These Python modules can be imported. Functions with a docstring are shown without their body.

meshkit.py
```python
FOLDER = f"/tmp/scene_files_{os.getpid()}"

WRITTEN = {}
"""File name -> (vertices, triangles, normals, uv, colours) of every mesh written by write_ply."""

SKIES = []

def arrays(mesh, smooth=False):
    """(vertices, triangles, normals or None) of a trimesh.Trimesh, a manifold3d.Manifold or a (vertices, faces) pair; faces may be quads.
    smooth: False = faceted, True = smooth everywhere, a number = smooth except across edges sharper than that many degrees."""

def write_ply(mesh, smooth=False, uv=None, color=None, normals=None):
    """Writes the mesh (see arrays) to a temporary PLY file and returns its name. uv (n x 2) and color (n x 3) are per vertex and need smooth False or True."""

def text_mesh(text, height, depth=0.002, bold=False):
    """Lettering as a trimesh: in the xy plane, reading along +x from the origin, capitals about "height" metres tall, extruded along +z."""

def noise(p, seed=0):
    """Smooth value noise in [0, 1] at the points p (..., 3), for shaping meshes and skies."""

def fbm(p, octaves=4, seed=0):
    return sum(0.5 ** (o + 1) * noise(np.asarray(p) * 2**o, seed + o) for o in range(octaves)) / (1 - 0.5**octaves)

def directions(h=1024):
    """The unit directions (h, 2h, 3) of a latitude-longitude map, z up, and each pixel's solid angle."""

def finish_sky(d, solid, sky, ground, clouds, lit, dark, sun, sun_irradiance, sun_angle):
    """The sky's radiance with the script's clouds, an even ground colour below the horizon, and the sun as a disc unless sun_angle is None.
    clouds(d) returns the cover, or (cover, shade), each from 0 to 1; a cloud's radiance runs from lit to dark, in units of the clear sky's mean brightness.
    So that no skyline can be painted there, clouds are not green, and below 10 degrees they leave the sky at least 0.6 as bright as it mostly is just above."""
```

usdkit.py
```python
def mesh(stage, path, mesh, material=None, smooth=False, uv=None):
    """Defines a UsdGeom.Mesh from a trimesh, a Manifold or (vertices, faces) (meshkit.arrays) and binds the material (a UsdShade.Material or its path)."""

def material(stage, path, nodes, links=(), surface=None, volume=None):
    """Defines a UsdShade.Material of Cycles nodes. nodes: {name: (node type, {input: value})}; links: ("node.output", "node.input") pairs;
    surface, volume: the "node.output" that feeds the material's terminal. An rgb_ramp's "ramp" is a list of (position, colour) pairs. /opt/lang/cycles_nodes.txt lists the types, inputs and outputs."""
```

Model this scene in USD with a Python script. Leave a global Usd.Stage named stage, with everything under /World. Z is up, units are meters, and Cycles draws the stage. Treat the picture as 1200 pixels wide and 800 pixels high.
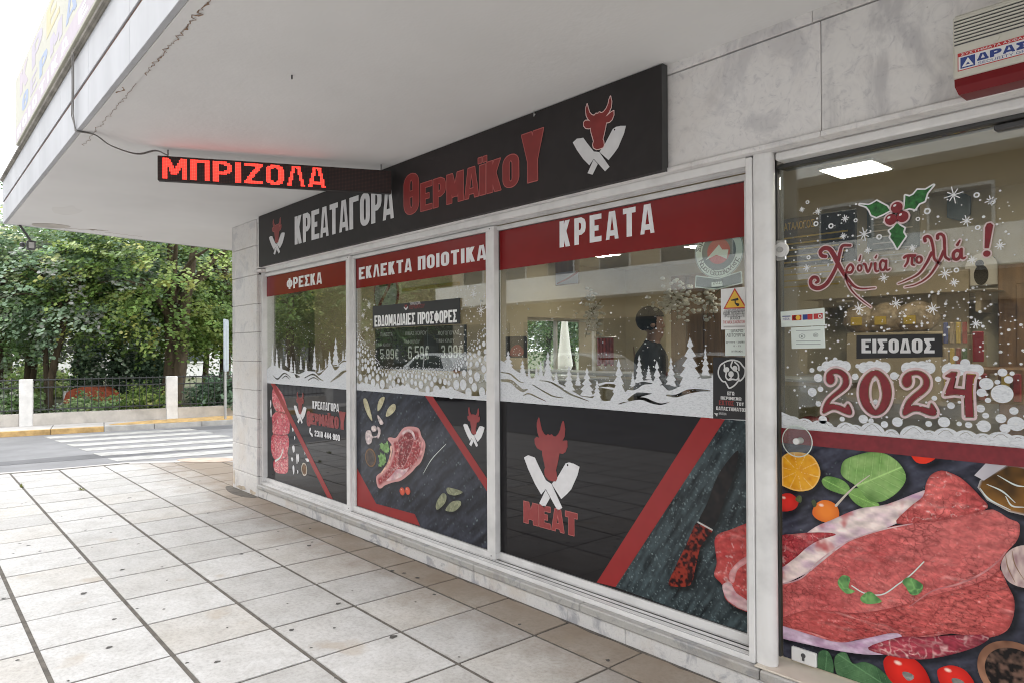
import math, random
import numpy as np, trimesh, shapely, manifold3d
import usdkit, meshkit
from shapely import affinity
from shapely.geometry import Polygon, LineString, Point, MultiPolygon, box as sbox
from shapely.ops import unary_union
from scipy.spatial import Delaunay, cKDTree
from pxr import Usd, UsdGeom, UsdLux, UsdShade, Gf, Sdf, Vt

stage = Usd.Stage.CreateInMemory()
UsdGeom.SetStageUpAxis(stage, 'Z')
UsdGeom.SetStageMetersPerUnit(stage, 1.0)
world = UsdGeom.Xform.Define(stage, '/World')
stage.SetDefaultPrim(world.GetPrim())
UsdGeom.Scope.Define(stage, '/World/Looks')

# ------------------------------------------------------------------ camera
cam = UsdGeom.Camera.Define(stage, '/World/camera')
R_ = (0.65727205, 0.75363253, -0.00560825)
U_ = (0.00733096, 0.00104781, 0.99997258)
F_ = (-0.75361774, 0.65729515, 0.00483616)
cam.AddTransformOp().Set(Gf.Matrix4d(R_[0], R_[1], R_[2], 0, U_[0], U_[1], U_[2], 0, -F_[0], -F_[1], -F_[2], 0, 0, 0, 1.5, 1))
cam.CreateHorizontalApertureAttr(36.0)
cam.CreateVerticalApertureAttr(24.0)
cam.CreateFocalLengthAttr(24.606)
cam.CreateVerticalApertureOffsetAttr(0.145)
cam.CreateClippingRangeAttr(Gf.Vec2f(0.05, 1000))
cam.CreateExposureAttr(0.85)

# ------------------------------------------------------------------ sky and sun (overcast)
SUN_EL, SUN_AZ = math.radians(48), math.radians(235)     # direction towards the sun, az = atan2(x, y)
sd = np.array([math.cos(SUN_EL) * math.sin(SUN_AZ), math.cos(SUN_EL) * math.cos(SUN_AZ), math.sin(SUN_EL)])
usdkit.material(stage, '/World/Looks/overcast_sky', {
    'tc': ('geometry', {}),
    'sky': ('sky_texture', {'sky_type': 'single_scattering', 'sun_disc': False, 'sun_elevation': SUN_EL, 'sun_rotation': SUN_AZ, 'aerosol_density': 2.0}),
    'map': ('mapping', {'scale': (1.2, 1.2, 3.0)}),
    'n': ('noise_texture', {'scale': 1.6, 'detail': 5.0, 'roughness': 0.55, 'distortion': 0.3}),
    'r': ('rgb_ramp', {'ramp': [(0.3, (15.0, 15.6, 16.6)), (0.7, (21.0, 21.3, 21.8))]}),
    'm': ('mix', {'fac': 0.9}),
    'bg': ('background_shader', {'strength': 0.1}),
}, [('tc.position', 'map.vector'), ('map.vector', 'n.vector'), ('n.fac', 'r.fac'), ('sky.color', 'm.color1'), ('r.color', 'm.color2'), ('m.color', 'bg.color')], surface='bg.background')
dome = UsdLux.DomeLight.Define(stage, '/World/sky')
UsdShade.MaterialBindingAPI.Apply(dome.GetPrim()).Bind(UsdShade.Material.Get(stage, '/World/Looks/overcast_sky'))
dome.GetPrim().SetCustomDataByKey('kind', 'structure')
sun = UsdLux.DistantLight.Define(stage, '/World/sun')
sun.CreateNormalizeAttr(True); sun.CreateIntensityAttr(0.3); sun.CreateAngleAttr(25.0); sun.CreateColorAttr(Gf.Vec3f(1.0, 0.97, 0.93))
zax = Gf.Vec3d(*sd)
sun.AddTransformOp().Set(Gf.Matrix4d().SetRotate(Gf.Rotation(Gf.Vec3d(0, 0, 1), zax)))

# ------------------------------------------------------------------ helpers
NAMES = {}
def num(parent, name):
    k = NAMES.setdefault((parent, name), [0]); k[0] += 1
    return f'{parent}/{name}' if k[0] == 1 else f'{parent}/{name}_{k[0]-1:03d}'
def tagp(p, label=None, cat=None, group=None, kind=None):
    for k, v in (('label', label), ('category', cat), ('group', group), ('kind', kind)):
        if v: p.SetCustomDataByKey(k, v)
    return p
def thing(name, label=None, cat=None, loc=(0, 0, 0), rz=0, group=None, kind=None):
    x = UsdGeom.Xform.Define(stage, num('/World', name))
    if any(loc): x.AddTranslateOp().Set(Gf.Vec3d(*loc))
    if rz: x.AddRotateZOp().Set(rz)
    tagp(x.GetPrim(), label, cat, group, kind)
    return str(x.GetPath())
def copy_of(src, name, loc, rz, label, cat, group, sc=1):
    x = UsdGeom.Xform.Define(stage, num('/World', name)); p = x.GetPrim()
    p.GetReferences().AddInternalReference(src); p.SetInstanceable(True)
    x.ClearXformOpOrder(); x.AddTranslateOp().Set(Gf.Vec3d(*loc)); x.AddRotateZOp().Set(rz)
    if sc != 1: x.AddScaleOp().Set(Gf.Vec3f(sc, sc, sc))
    tagp(p, label, cat, group); return str(p.GetPath())
def obj(name, mesh, mat, parent='/World', smooth=False, label=None, cat=None, group=None, kind=None, col=None):
    m = usdkit.mesh(stage, num(parent, name), mesh, MATS[mat], smooth=smooth)
    if col is not None:
        UsdGeom.PrimvarsAPI(m).CreatePrimvar('col', Sdf.ValueTypeNames.Color3fArray, 'vertex').Set(Vt.Vec3fArray.FromNumpy(np.asarray(col, np.float32)))
    tagp(m.GetPrim(), label, cat, group, kind)
    return str(m.GetPath())
def cat_(*ms): return trimesh.util.concatenate([m for m in ms if m is not None])
def bx(x0, y0, z0, x1, y1, z1):
    m = trimesh.creation.box((abs(x1 - x0), abs(y1 - y0), abs(z1 - z0))); m.apply_translation(((x0 + x1) / 2, (y0 + y1) / 2, (z0 + z1) / 2)); return m
def rbx(x0, y0, z0, x1, y1, z1, r=0.004):
    """box with chamfered edges"""
    r = min(r, abs(x1 - x0) / 2.1, abs(y1 - y0) / 2.1, abs(z1 - z0) / 2.1); P = []
    for x, sx in ((x0, 1), (x1, -1)):
        for y, sy in ((y0, 1), (y1, -1)):
            for z, sz in ((z0, 1), (z1, -1)):
                P += [(x, y + sy * r, z + sz * r), (x + sx * r, y, z + sz * r), (x + sx * r, y + sy * r, z)]
    return trimesh.convex.convex_hull(np.array(P))
def tube(p, q, r, n=10, r2=None):
    p, q = np.array(p, float), np.array(q, float); L = np.linalg.norm(q - p)
    m = trimesh.creation.cylinder(r, L, sections=n)
    if r2 is not None:
        s = np.where(m.vertices[:, 2] > 0, r2 / r, 1.0); m.vertices[:, 0] *= s; m.vertices[:, 1] *= s
    m.apply_transform(trimesh.geometry.align_vectors((0, 0, 1), (q - p) / L)); m.apply_translation((p + q) / 2); return m
def path_tube(pts, r, n=8):
    return cat_(*[tube(a, b, r, n) for a, b in zip(pts[:-1], pts[1:])], *[trimesh.creation.icosphere(1, r).apply_translation(p) for p in pts[1:-1]])
def polys(g):
    if g.is_empty: return []
    return [p for p in (g.geoms if hasattr(g, 'geoms') else [g]) if p.geom_type == 'Polygon' and p.area > 1e-8]
def flat(g, y, t=0.0005):
    """a thin print or plate of outline g (x, z) whose front face is at y, facing -y"""
    ms = []
    for p in polys(g):
        m = trimesh.creation.extrude_polygon(shapely.remove_repeated_points(p, 1e-5), t, engine='earcut'); v = m.vertices
        m.vertices = np.stack([v[:, 0], y + t - v[:, 2], v[:, 1]], 1); ms.append(m)
    return cat_(*ms)
def prism_z(poly, z0, z1):
    m = trimesh.creation.extrude_polygon(poly, z1 - z0, engine='earcut'); m.apply_translation((0, 0, z0)); return m
def grid_poly(g, step, y):
    """a fine sheet of outline g at depth y: vertices, faces, local (x, z), distance to the outline"""
    rng = np.random.default_rng(5); V, Fs, n0 = [], [], 0
    for p in polys(g):
        b = p.segmentize(step); ring = [np.array(b.exterior.coords)[:-1]] + [np.array(i.coords)[:-1] for i in b.interiors]
        x0, z0, x1, z1 = p.bounds
        X, Z = np.meshgrid(np.arange(x0, x1, step), np.arange(z0, z1, step)); I = np.stack([X.ravel(), Z.ravel()], 1)
        if len(I):
            I += rng.uniform(-.3, .3, I.shape) * step
            I = I[shapely.contains_xy(p.buffer(-step * .5), I[:, 0], I[:, 1])]
        A = np.vstack(ring + [I]); T = Delaunay(A).simplices; c = A[T].mean(1)
        T = T[shapely.contains_xy(p, c[:, 0], c[:, 1])]
        a, b_, c_ = A[T[:, 0]], A[T[:, 1]], A[T[:, 2]]
        cr = (b_[:, 0] - a[:, 0]) * (c_[:, 1] - a[:, 1]) - (b_[:, 1] - a[:, 1]) * (c_[:, 0] - a[:, 0])
        T = T[np.abs(cr) > 1e-12]; cr = cr[np.abs(cr) > 1e-12]
        T[cr < 0] = T[cr < 0][:, ::-1]
        V.append(A); Fs.append(T + n0); n0 += len(A)
    V = np.vstack(V); Fs = np.vstack(Fs)
    tree = cKDTree(np.vstack([np.array(r.coords) for p in polys(g.segmentize(step)) for r in [p.exterior, *p.interiors]]))
    return np.stack([V[:, 0], np.full(len(V), y), V[:, 1]], 1), Fs, V, tree.query(V)[0]
def paint(name, g, y, step, fn, parent, mat='printed_film', label=None):
    v, f, q, d = grid_poly(g, step, y)
    return obj(name, (v, f), mat, parent, col=np.clip(fn(q[:, 0], q[:, 1], d), 0.002, 0.95), label=label)
def lin(*c):
    c = np.array(c, float) / 255; return np.where(c <= 0.04045, c / 12.92, ((c + 0.055) / 1.055) ** 2.4)
def lc(r, g, b): return tuple(float(v) for v in lin(r, g, b))
def nz(x, z, s, o=4, seed=0): return meshkit.fbm(np.stack([x * s, z * s, np.zeros_like(x) + seed * 7.3], -1), o, seed)
def ridge(x, z, s, o=3, seed=0): return 1 - np.abs(2 * nz(x, z, s, o, seed) - 1)
def mixc(a, b, t):
    t = np.clip(t, 0, 1)[..., None]; return np.asarray(a) * (1 - t) + np.asarray(b) * t
def spline(pts, n=8, closed=False):
    """Catmull-Rom through pts"""
    P = [np.array(p, float) for p in pts]
    if closed: P = [P[-1]] + P + [P[0], P[1]]
    else: P = [2 * P[0] - P[1]] + P + [2 * P[-1] - P[-2]]
    out = []
    for i in range(1, len(P) - 2):
        a, b, c, d = P[i - 1:i + 3]
        for t in np.linspace(0, 1, n, endpoint=False):
            out.append(0.5 * (2 * b + (c - a) * t + (2 * a - 5 * b + 4 * c - d) * t * t + (3 * b - a - 3 * c + d) * t ** 3))
    if not closed: out.append(P[-2])
    return np.array(out)
def blob(pts, n=6):
    S = spline(pts, n, True); g = unary_union(list(shapely.ops.polygonize(unary_union(LineString(np.vstack([S, S[:1]]))))))
    return g.buffer(0)
def stroke(pts, w0, w1=None, n=8, mid=None):
    """a brush stroke along pts, width w0 to w1 (mid in the middle)"""
    S = spline(pts, n); w1 = w0 if w1 is None else w1; k = np.linspace(0, 1, len(S))
    W = w0 + (w1 - w0) * k if mid is None else np.interp(k, [0, .5, 1], [w0, mid, w1])
    return unary_union([MultiPolygon([Point(a).buffer(max(u, 2e-4) / 2, 6), Point(b).buffer(max(v, 2e-4) / 2, 6)]).convex_hull for a, b, u, v in zip(S[:-1], S[1:], W[:-1], W[1:])])
def ell(c, a, b, rot=0): return affinity.rotate(affinity.scale(Point(c).buffer(1, 16), a, b), rot, origin=c)

# ------------------------------------------------------------------ block lettering
def _rr(x0, y0, x1, y1, r=0.25, ry=None):
    ry = r if ry is None else ry; o = []
    for cx, cy, a in ((x1 - r, y1 - ry, 0), (x0 + r, y1 - ry, 90), (x0 + r, y0 + ry, 180), (x1 - r, y0 + ry, 270)):
        for t in np.linspace(a, a + 90, 5): o.append((cx + r * math.cos(math.radians(t)), cy + ry * math.sin(math.radians(t))))
    return o + o[:1]
S_ = [(0, -.3), (0, 1.3)]; E_ = [(1, -.3), (1, 1.3)]; T_ = [(-.3, 1), (1.3, 1)]; B_ = [(-.3, 0), (1.3, 0)]
P_ = [(-.3, 1), (.6, 1), (.9, .93), (1, .8), (1, .63), (.9, .5), (.6, .43), (0, .43)]
OO = _rr(0, 0, 1, 1, .45, .22)
A_ = [[(-.06, -.3), (.42, 1.3)], [(1.06, -.3), (.58, 1.3)]]
GL = {
 'Α': A_ + [[(.2, .16), (.8, .16)]], 'Λ': A_, 'Δ': A_ + [B_], 'Β': [S_, [(-.3, 1), (.6, 1), (.92, .9), (.92, .62), (.6, .52), (0, .52)], [(.6, .52), (1, .42), (1, .1), (.6, 0), (-.3, 0)]],
 'Γ': [S_, T_], 'Ε': [S_, T_, [(0, .5), (.9, .5)], B_], 'Ζ': [T_, B_, [(1, 1), (0, 0)]], 'Η': [S_, E_, [(0, .5), (1, .5)]],
 'Θ': [OO, [(.2, .5), (.8, .5)]], 'Ι': [[(.5, -.3), (.5, 1.3)]], 'Κ': [S_, [(.1, .36), (1, 1.25)], [(.36, .62), (1.02, -.25)]],
 'Μ': [S_, E_, [(0.0, 1.25), (.5, .15)], [(1, 1.25), (.5, .15)]], 'Ν': [S_, E_, [(-.02, 1.2), (1.02, -.2)]], 'Ο': [OO], 'Π': [S_, E_, T_], 'Ρ': [S_, P_],
 'Σ': [T_, B_, [(0, 1), (.5, .5)], [(.5, .5), (0, 0)]], 'Τ': [T_, [(.5, -.3), (.5, 1)]], 'Υ': [[(-.05, 1.3), (.5, .42)], [(1.05, 1.3), (.5, .42)], [(.5, .5), (.5, -.3)]],
 'Φ': [[(.5, -.3), (.5, 1.3)], _rr(-.02, .18, 1.02, .82, .4, .25)], 'Χ': [[(-.05, -.3), (1.05, 1.3)], [(1.05, -.3), (-.05, 1.3)]],
 'Ω': [[(-.3, 0), (.3, 0), (.3, .1), (.05, .35), (0, .7), (.2, 1), (.8, 1), (1, .7), (.95, .35), (.7, .1), (.7, 0), (1.3, 0)]],
 'C': [[(1, .68), (1, .82), (.8, 1), (.2, 1), (0, .82), (0, .18), (.2, 0), (.8, 0), (1, .18), (1, .32)]], 'S': [[(1, .7), (1, .85), (.8, 1), (.2, 1), (0, .85), (0, .65), (1, .38), (1, .15), (.8, 0), (.2, 0), (0, .15), (0, .3)]],
 'U': [[(0, 1.3), (0, .18), (.2, 0), (.8, 0), (1, .18), (1, 1.3)]], 'R': [S_, P_, [(.55, .43), (1, -.25)]], 'G': [[(1, .68), (1, .82), (.8, 1), (.2, 1), (0, .82), (0, .18), (.2, 0), (1, 0), (1, .45), (.55, .45)]],
 'V': [[(-.02, 1.3), (.5, -.05)], [(1.02, 1.3), (.5, -.05)]],
 '0': [OO], '1': [[(.6, -.3), (.6, 1.3)], [(.1, .8), (.6, .95)]], '2': [[(0, .7), (0, .85), (.2, 1), (.8, 1), (1, .85), (1, .62), (0, .12), (0, 0), (1.3, 0)]],
 '3': [[(0, .8), (.2, 1), (.8, 1), (1, .85), (1, .65), (.8, .53), (.35, .53)], [(.8, .53), (1, .4), (1, .15), (.8, 0), (.2, 0), (0, .2)]], '4': [[(.72, -.3), (.72, 1.3)], [(.72, 1.1), (-.05, .28)], [(-.3, .25), (1.3, .25)]],
 '5': [[(1.3, 1), (0, 1), (0, .55), (.8, .58), (1, .45), (1, .15), (.8, 0), (.2, 0), (0, .18)]], '6': [[(1, .8), (.8, 1), (.2, 1), (0, .82), (0, .18), (.2, 0), (.8, 0), (1, .18), (1, .42), (.8, .58), (0, .55)]],
 '7': [T_, [(1, 1), (.35, -.3)]], '9': [[(0, .2), (.2, 0), (.8, 0), (1, .18), (1, .82), (.8, 1), (.2, 1), (0, .82), (0, .58), (.2, .43), (1, .45)]],
 '8': [OO, [(.1, .52), (.9, .52)]], '€': [[(1, .8), (.85, 1), (.4, 1), (.2, .8), (.2, .2), (.4, 0), (.85, 0), (1, .2)], [(-.1, .6), (.75, .6)], [(-.1, .4), (.75, .4)]], '.': [], ',': [], '-': [[(0, .5), (1, .5)]],
 'L': [S_, B_], '!': [[(.5, .35), (.5, 1.3)]],
}
for a, b in zip('AEHIKMNOPTYXBZ', 'ΑΕΗΙΚΜΝΟΡΤΥΧΒΖ'): GL[a] = GL[b]
def glyph(ch, w, h, tx, ty):
    if ch in '.,': return sbox(0, 0, tx, ty * 1.1)
    if ch == 'Ϊ':
        return unary_union([sbox((w - tx) / 2, 0, (w + tx) / 2, h * .97), sbox(w / 2 - tx * .75, h * 1.06, w / 2 - tx * .12, h * 1.06 + ty), sbox(w / 2 + tx * .12, h * 1.06, w / 2 + tx * .75, h * 1.06 + ty)])
    if ch in 'ΑΛΔAV': tx *= .70
    k = tx / ty; ls = []
    for l in GL[ch]:
        ls.append(LineString([(tx / 2 + u * (w - tx), (ty / 2 + v * (h - ty)) * k) for u, v in l]).buffer(tx / 2, cap_style='flat', join_style='mitre' if len(l) < 12 else 'round'))
    g = affinity.scale(unary_union(ls), 1, 1 / k, origin=(0, 0)).intersection(sbox(0, 0, w, h))
    if ch == '!': g = unary_union([g.intersection(sbox(0, h * .3, w, h)), sbox((w - tx) / 2, 0, (w + tx) / 2, ty)])
    return g
NARROW = {'Ι': .0, 'I': .0, 'Ϊ': .0, '1': .75, '.': .0, ',': .0, '!': 0.0, 'Μ': 1.3, 'M': 1.3, 'Φ': 1.2, 'Ω': 1.15}
def text(s, x0, z0, width, h, tx=.36, ty=.16, gap=.1, rise=0.0, tilt=0.0):
    """block lettering in the facade's plane from (x0, z0), width and capital height in metres; tx, ty stem widths as shares of the letter width and height"""
    adv = [(.45 if c == ' ' else max(NARROW.get(c, 1), tx)) for c in s]
    tot = sum(adv) + gap * (len(s) - 1); u = width / tot; x = 0; out = []
    for c, a in zip(s, adv):
        if c != ' ': out.append(affinity.translate(glyph(c, a * u, h, tx * u, ty * h), x, 0))
        x += (a + gap) * u
    g = unary_union([o.buffer(0) for o in out])
    g = affinity.affine_transform(g, [1, tilt, rise, 1, 0, 0])
    return affinity.translate(g, x0, z0)
def small_text(s, x0, z0, h, y, width=None, align=0):
    m = meshkit.text_mesh(s, h, 0.0004); v = m.vertices.copy(); b = m.bounds
    k = 1 if width is None else width / (b[1, 0] - b[0, 0]); w = (b[1, 0] - b[0, 0]) * k
    m.vertices = np.stack([(v[:, 0] - b[0, 0]) * k + x0 - align * w, y + 0.0004 - v[:, 2], v[:, 1] + z0], 1); return m

# ------------------------------------------------------------------ materials
MATS = {}
def M(name, nodes, links, surface): MATS[name] = usdkit.material(stage, '/World/Looks/' + name, nodes, links, surface=surface)
def plain(name, col, rough=.5, var=.12, scale=6.0, bump=0.0, bscale=60.0, metal=0.0, spec=.5, col2=None, detail=4.0, stretch=(1, 1, 1), coat=0.0, lo=.3, hi=.7):
    c = np.array(col); a = np.clip(c * (1 - var), 0, 1); b = np.clip(c * (1 + var), 0, 1) if col2 is None else np.array(col2)
    n = {'g': ('geometry', {}), 'mp': ('mapping', {'scale': stretch}), 'n': ('noise_texture', {'scale': scale, 'detail': detail, 'roughness': .6}),
         'r': ('rgb_ramp', {'ramp': [(lo, tuple(a)), (hi, tuple(b))]}), 'p': ('principled_bsdf', {'roughness': rough, 'metallic': metal, 'specular_ior_level': spec, 'coat_weight': coat})}
    l = [('g.position', 'mp.vector'), ('mp.vector', 'n.vector'), ('n.fac', 'r.fac'), ('r.color', 'p.base_color')]
    if bump:
        n['n2'] = ('noise_texture', {'scale': bscale, 'detail': 4.0}); n['b'] = ('bump', {'strength': bump, 'distance': .01})
        l += [('mp.vector', 'n2.vector'), ('n2.fac', 'b.height'), ('b.normal', 'p.normal')]
    M(name, n, l, 'p.BSDF')
def marble(name, base, vein, warm, scale=1.6, rough=.45, off=(0, 0, 0), stain=.45):
    M(name, {'g': ('geometry', {}), 'mp': ('mapping', {'location': off, 'rotation': (.3, .5, .2)}),
        'w': ('noise_texture', {'scale': scale, 'detail': 6.0, 'roughness': .62, 'distortion': 1.6}), 'wr': ('rgb_ramp', {'ramp': [(.38, vein), (.47, base), (.62, base), (.75, tuple(v * .86 for v in base))]}),
        'f': ('noise_texture', {'scale': scale * 9, 'detail': 6.0, 'roughness': .7, 'distortion': 2.0}), 'fr': ('rgb_ramp', {'ramp': [(.34, (.74, .74, .77)), (.43, (.93, .93, .94)), (.55, (1, 1, 1))]}),
        's': ('noise_texture', {'scale': scale * .9, 'detail': 5.0, 'roughness': .65}), 'sr': ('rgb_ramp', {'ramp': [(.5, (0, 0, 0)), (.72, (1, 1, 1))]}), 'sm': ('math', {'math_type': 'multiply', 'value2': stain}),
        'd': ('voronoi_texture', {'scale': 9.0}), 'dr': ('rgb_ramp', {'ramp': [(.0, (.25, .22, .2)), (.035, (1, 1, 1))]}),
        'm1': ('mix', {'mix_type': 'multiply', 'fac': .8}), 'm2': ('mix', {'color2': warm}), 'm3': ('mix', {'mix_type': 'multiply', 'fac': .55}),
        'b': ('bump', {'strength': .12, 'distance': .01}), 'p': ('principled_bsdf', {'roughness': rough})},
      [('g.position', 'mp.vector'), ('mp.vector', 'w.vector'), ('mp.vector', 'f.vector'), ('mp.vector', 's.vector'), ('mp.vector', 'd.vector'), ('w.fac', 'wr.fac'), ('f.fac', 'fr.fac'), ('s.fac', 'sr.fac'), ('sr.color', 'sm.value1'), ('d.distance', 'dr.fac'),
       ('wr.color', 'm1.color1'), ('fr.color', 'm1.color2'), ('m1.color', 'm2.color1'), ('sm.value', 'm2.fac'), ('m2.color', 'm3.color1'), ('dr.color', 'm3.color2'), ('m3.color', 'p.base_color'), ('f.fac', 'b.height'), ('b.normal', 'p.normal')], 'p.BSDF')
marble('marble_wall', (.71, .69, .67), (.52, .505, .505), (.60, .53, .48), 1.5, .5)
marble('marble_wall_2', (.73, .71, .695), (.60, .585, .585), (.55, .50, .46), 1.9, .5, (3, 5, 2))
marble('marble_step', (.62, .61, .60), (.38, .38, .40), (.50, .42, .34), 4.5, .35, (1, 2, 7), .5)
marble('marble_slab', (.40, .39, .37), (.28, .28, .28), (.36, .31, .26), 5.0, .45, (4, 2, 1), .6)
marble('marble_pier', (.64, .62, .60), (.52, .51, .51), (.50, .38, .25), 2.2, .5, (8, 1, 3), .30)
def tilemat(name, base, warm, seed, stain):
    """worn paving slab: blotches, fine grain, and old brown staining along the foot of the shop front"""
    M(name, {'g': ('geometry', {}), 'mp': ('mapping', {'location': (seed * 3.1, seed * 1.7, 0)}), 'sx': ('separate_xyz', {}),
        'n1': ('noise_texture', {'scale': 1.7, 'detail': 6.0, 'roughness': .65}), 'r1': ('rgb_ramp', {'ramp': [(.38, (0, 0, 0)), (.70, (1, 1, 1))]}), 'k': ('math', {'math_type': 'multiply', 'value2': stain}),
        'n2': ('noise_texture', {'scale': 45.0, 'detail': 5.0, 'roughness': .75}), 'r2': ('rgb_ramp', {'ramp': [(.32, (.70, .69, .68)), (.55, (1, 1, 1))]}),
        'n4': ('noise_texture', {'scale': 5.0, 'detail': 7.0, 'roughness': .72, 'distortion': .4}), 'r4': ('rgb_ramp', {'ramp': [(.28, (.78, .77, .755)), (.6, (1, 1, 1))]}),
        'n5': ('noise_texture', {'scale': 3.2, 'detail': 6.0, 'roughness': .6}), 'yo': ('math', {'math_type': 'multiply_add', 'value2': 1.1, 'value3': 0.0}), 'ya': ('math', {'math_type': 'add'}), 'yr': ('map_range', {'from_min': 2.72, 'from_max': 3.42, 'to_min': 0.0, 'to_max': .92, 'clamp': True}),
        'n6': ('noise_texture', {'scale': 2.6, 'detail': 3.0}), 'r6': ('rgb_ramp', {'ramp': [(.66, (0, 0, 0)), (.72, (.5, .5, .5))]}),
        'm1': ('mix', {'color1': base, 'color2': warm}), 'm2': ('mix', {'mix_type': 'multiply', 'fac': .85}), 'm4': ('mix', {'mix_type': 'multiply', 'fac': 1.0}), 'm5': ('mix', {'color2': (.215, .165, .120)}), 'm6': ('mix', {'color2': (.36, .30, .235)}),
        'b': ('bump', {'strength': .3, 'distance': .004}), 'p': ('principled_bsdf', {'roughness': .62, 'specular_ior_level': .3})},
      [('g.position', 'mp.vector'), ('g.position', 'sx.vector')] + [('mp.vector', k + '.vector') for k in ('n1', 'n2', 'n4')] + [('g.position', 'n5.vector'), ('g.position', 'n6.vector'), ('n1.fac', 'r1.fac'), ('r1.color', 'k.value1'), ('k.value', 'm1.fac'), ('n2.fac', 'r2.fac'), ('n4.fac', 'r4.fac'),
       ('n5.fac', 'yo.value1'), ('sx.y', 'ya.value1'), ('yo.value', 'ya.value2'), ('ya.value', 'yr.value'), ('yr.result', 'm5.fac'), ('n6.fac', 'r6.fac'), ('r6.color', 'm6.fac'),
       ('m1.color', 'm2.color1'), ('r2.color', 'm2.color2'), ('m2.color', 'm4.color1'), ('r4.color', 'm4.color2'), ('m4.color', 'm6.color1'), ('m6.color', 'm5.color1'), ('m5.color', 'p.base_color'), ('n2.fac', 'b.height'), ('b.normal', 'p.normal')], 'p.BSDF')
tilemat('tile_pale', (.48, .472, .462), (.415, .392, .362), 0, .5)
tilemat('tile_pale_2', (.53, .523, .515), (.46, .44, .41), 1, .5)
tilemat('tile_pale_3', (.455, .447, .437), (.39, .37, .34), 2, .55)
tilemat('tile_pale_4', (.51, .497, .478), (.43, .395, .35), 4, .6)
tilemat('tile_dirty', (.42, .385, .345), (.31, .265, .215), 3, .8)
plain('joint_dirt', (.10, .088, .075), .95, .35, 14.0, .3)
plain('asphalt', (.185, .185, .19), .9, .2, 1.3, .35, 160.0)
plain('asphalt_patch', (.11, .11, .115), .9, .2, 2.0, .35, 160.0)
plain('road_paint', (.36, .355, .34), .75, .32, 4.0, .15, 80.0)
plain('kerb_stone', (.40, .39, .37), .85, .2, 5.0, .2)
plain('far_slab', (.46, .44, .42), .85, .15, 3.0, .15)
plain('gum', (.07, .065, .06), .8, .3, 20.0)
plain('ramp_pink', (.46, .36, .29), .9, .2, 6.0, .3, 60.0)
plain('ochre_sand', (.50, .33, .14), .95, .3, 6.0, .5, 60.0)
plain('concrete_wall', (.46, .43, .39), .9, .22, 2.6, .3, 40.0)
plain('white_pier', (.66, .65, .63), .85, .12, 6.0, .2)
plain('garden_soil', (.12, .095, .06), .95, .4, 3.0, .5, 30.0, col2=(.10, .13, .05))
plain('black_iron', (.03, .032, .033), .5, .2)
plain('soffit_paint', (.67, .66, .648), .8, .06, .8, .12, 50.0, detail=7.0)
plain('soffit_stain', (.655, .642, .625), .85, .04, 3.0, detail=7.0)
plain('rust_stain_pale', (.50, .42, .33), .8, .2, 9.0)
plain('rust_stain_deep', (.44, .37, .29), .8, .25, 9.0)
plain('sign_grey', (.30, .34, .38), .4, .08)
plain('rust_crack', (.22, .14, .09), .9, .4, 30.0)
plain('fascia_marble', (.40, .405, .425), .6, .1, 2.5, .08, 60.0, stretch=(1, 1, .35))
plain('groove_rust', (.19, .11, .08), .9, .4, 8.0)
plain('fascia_trim', (.24, .22, .19), .8, .4, 7.0)
plain('alu_white', (.64, .63, .62), .33, .13, 5.0, .05, 120.0, detail=8.0, lo=.25, hi=.55)
plain('alu_grey', (.42, .41, .40), .4, .06, 3.0)
plain('alu_dark', (.05, .05, .05), .5, .2)
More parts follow.
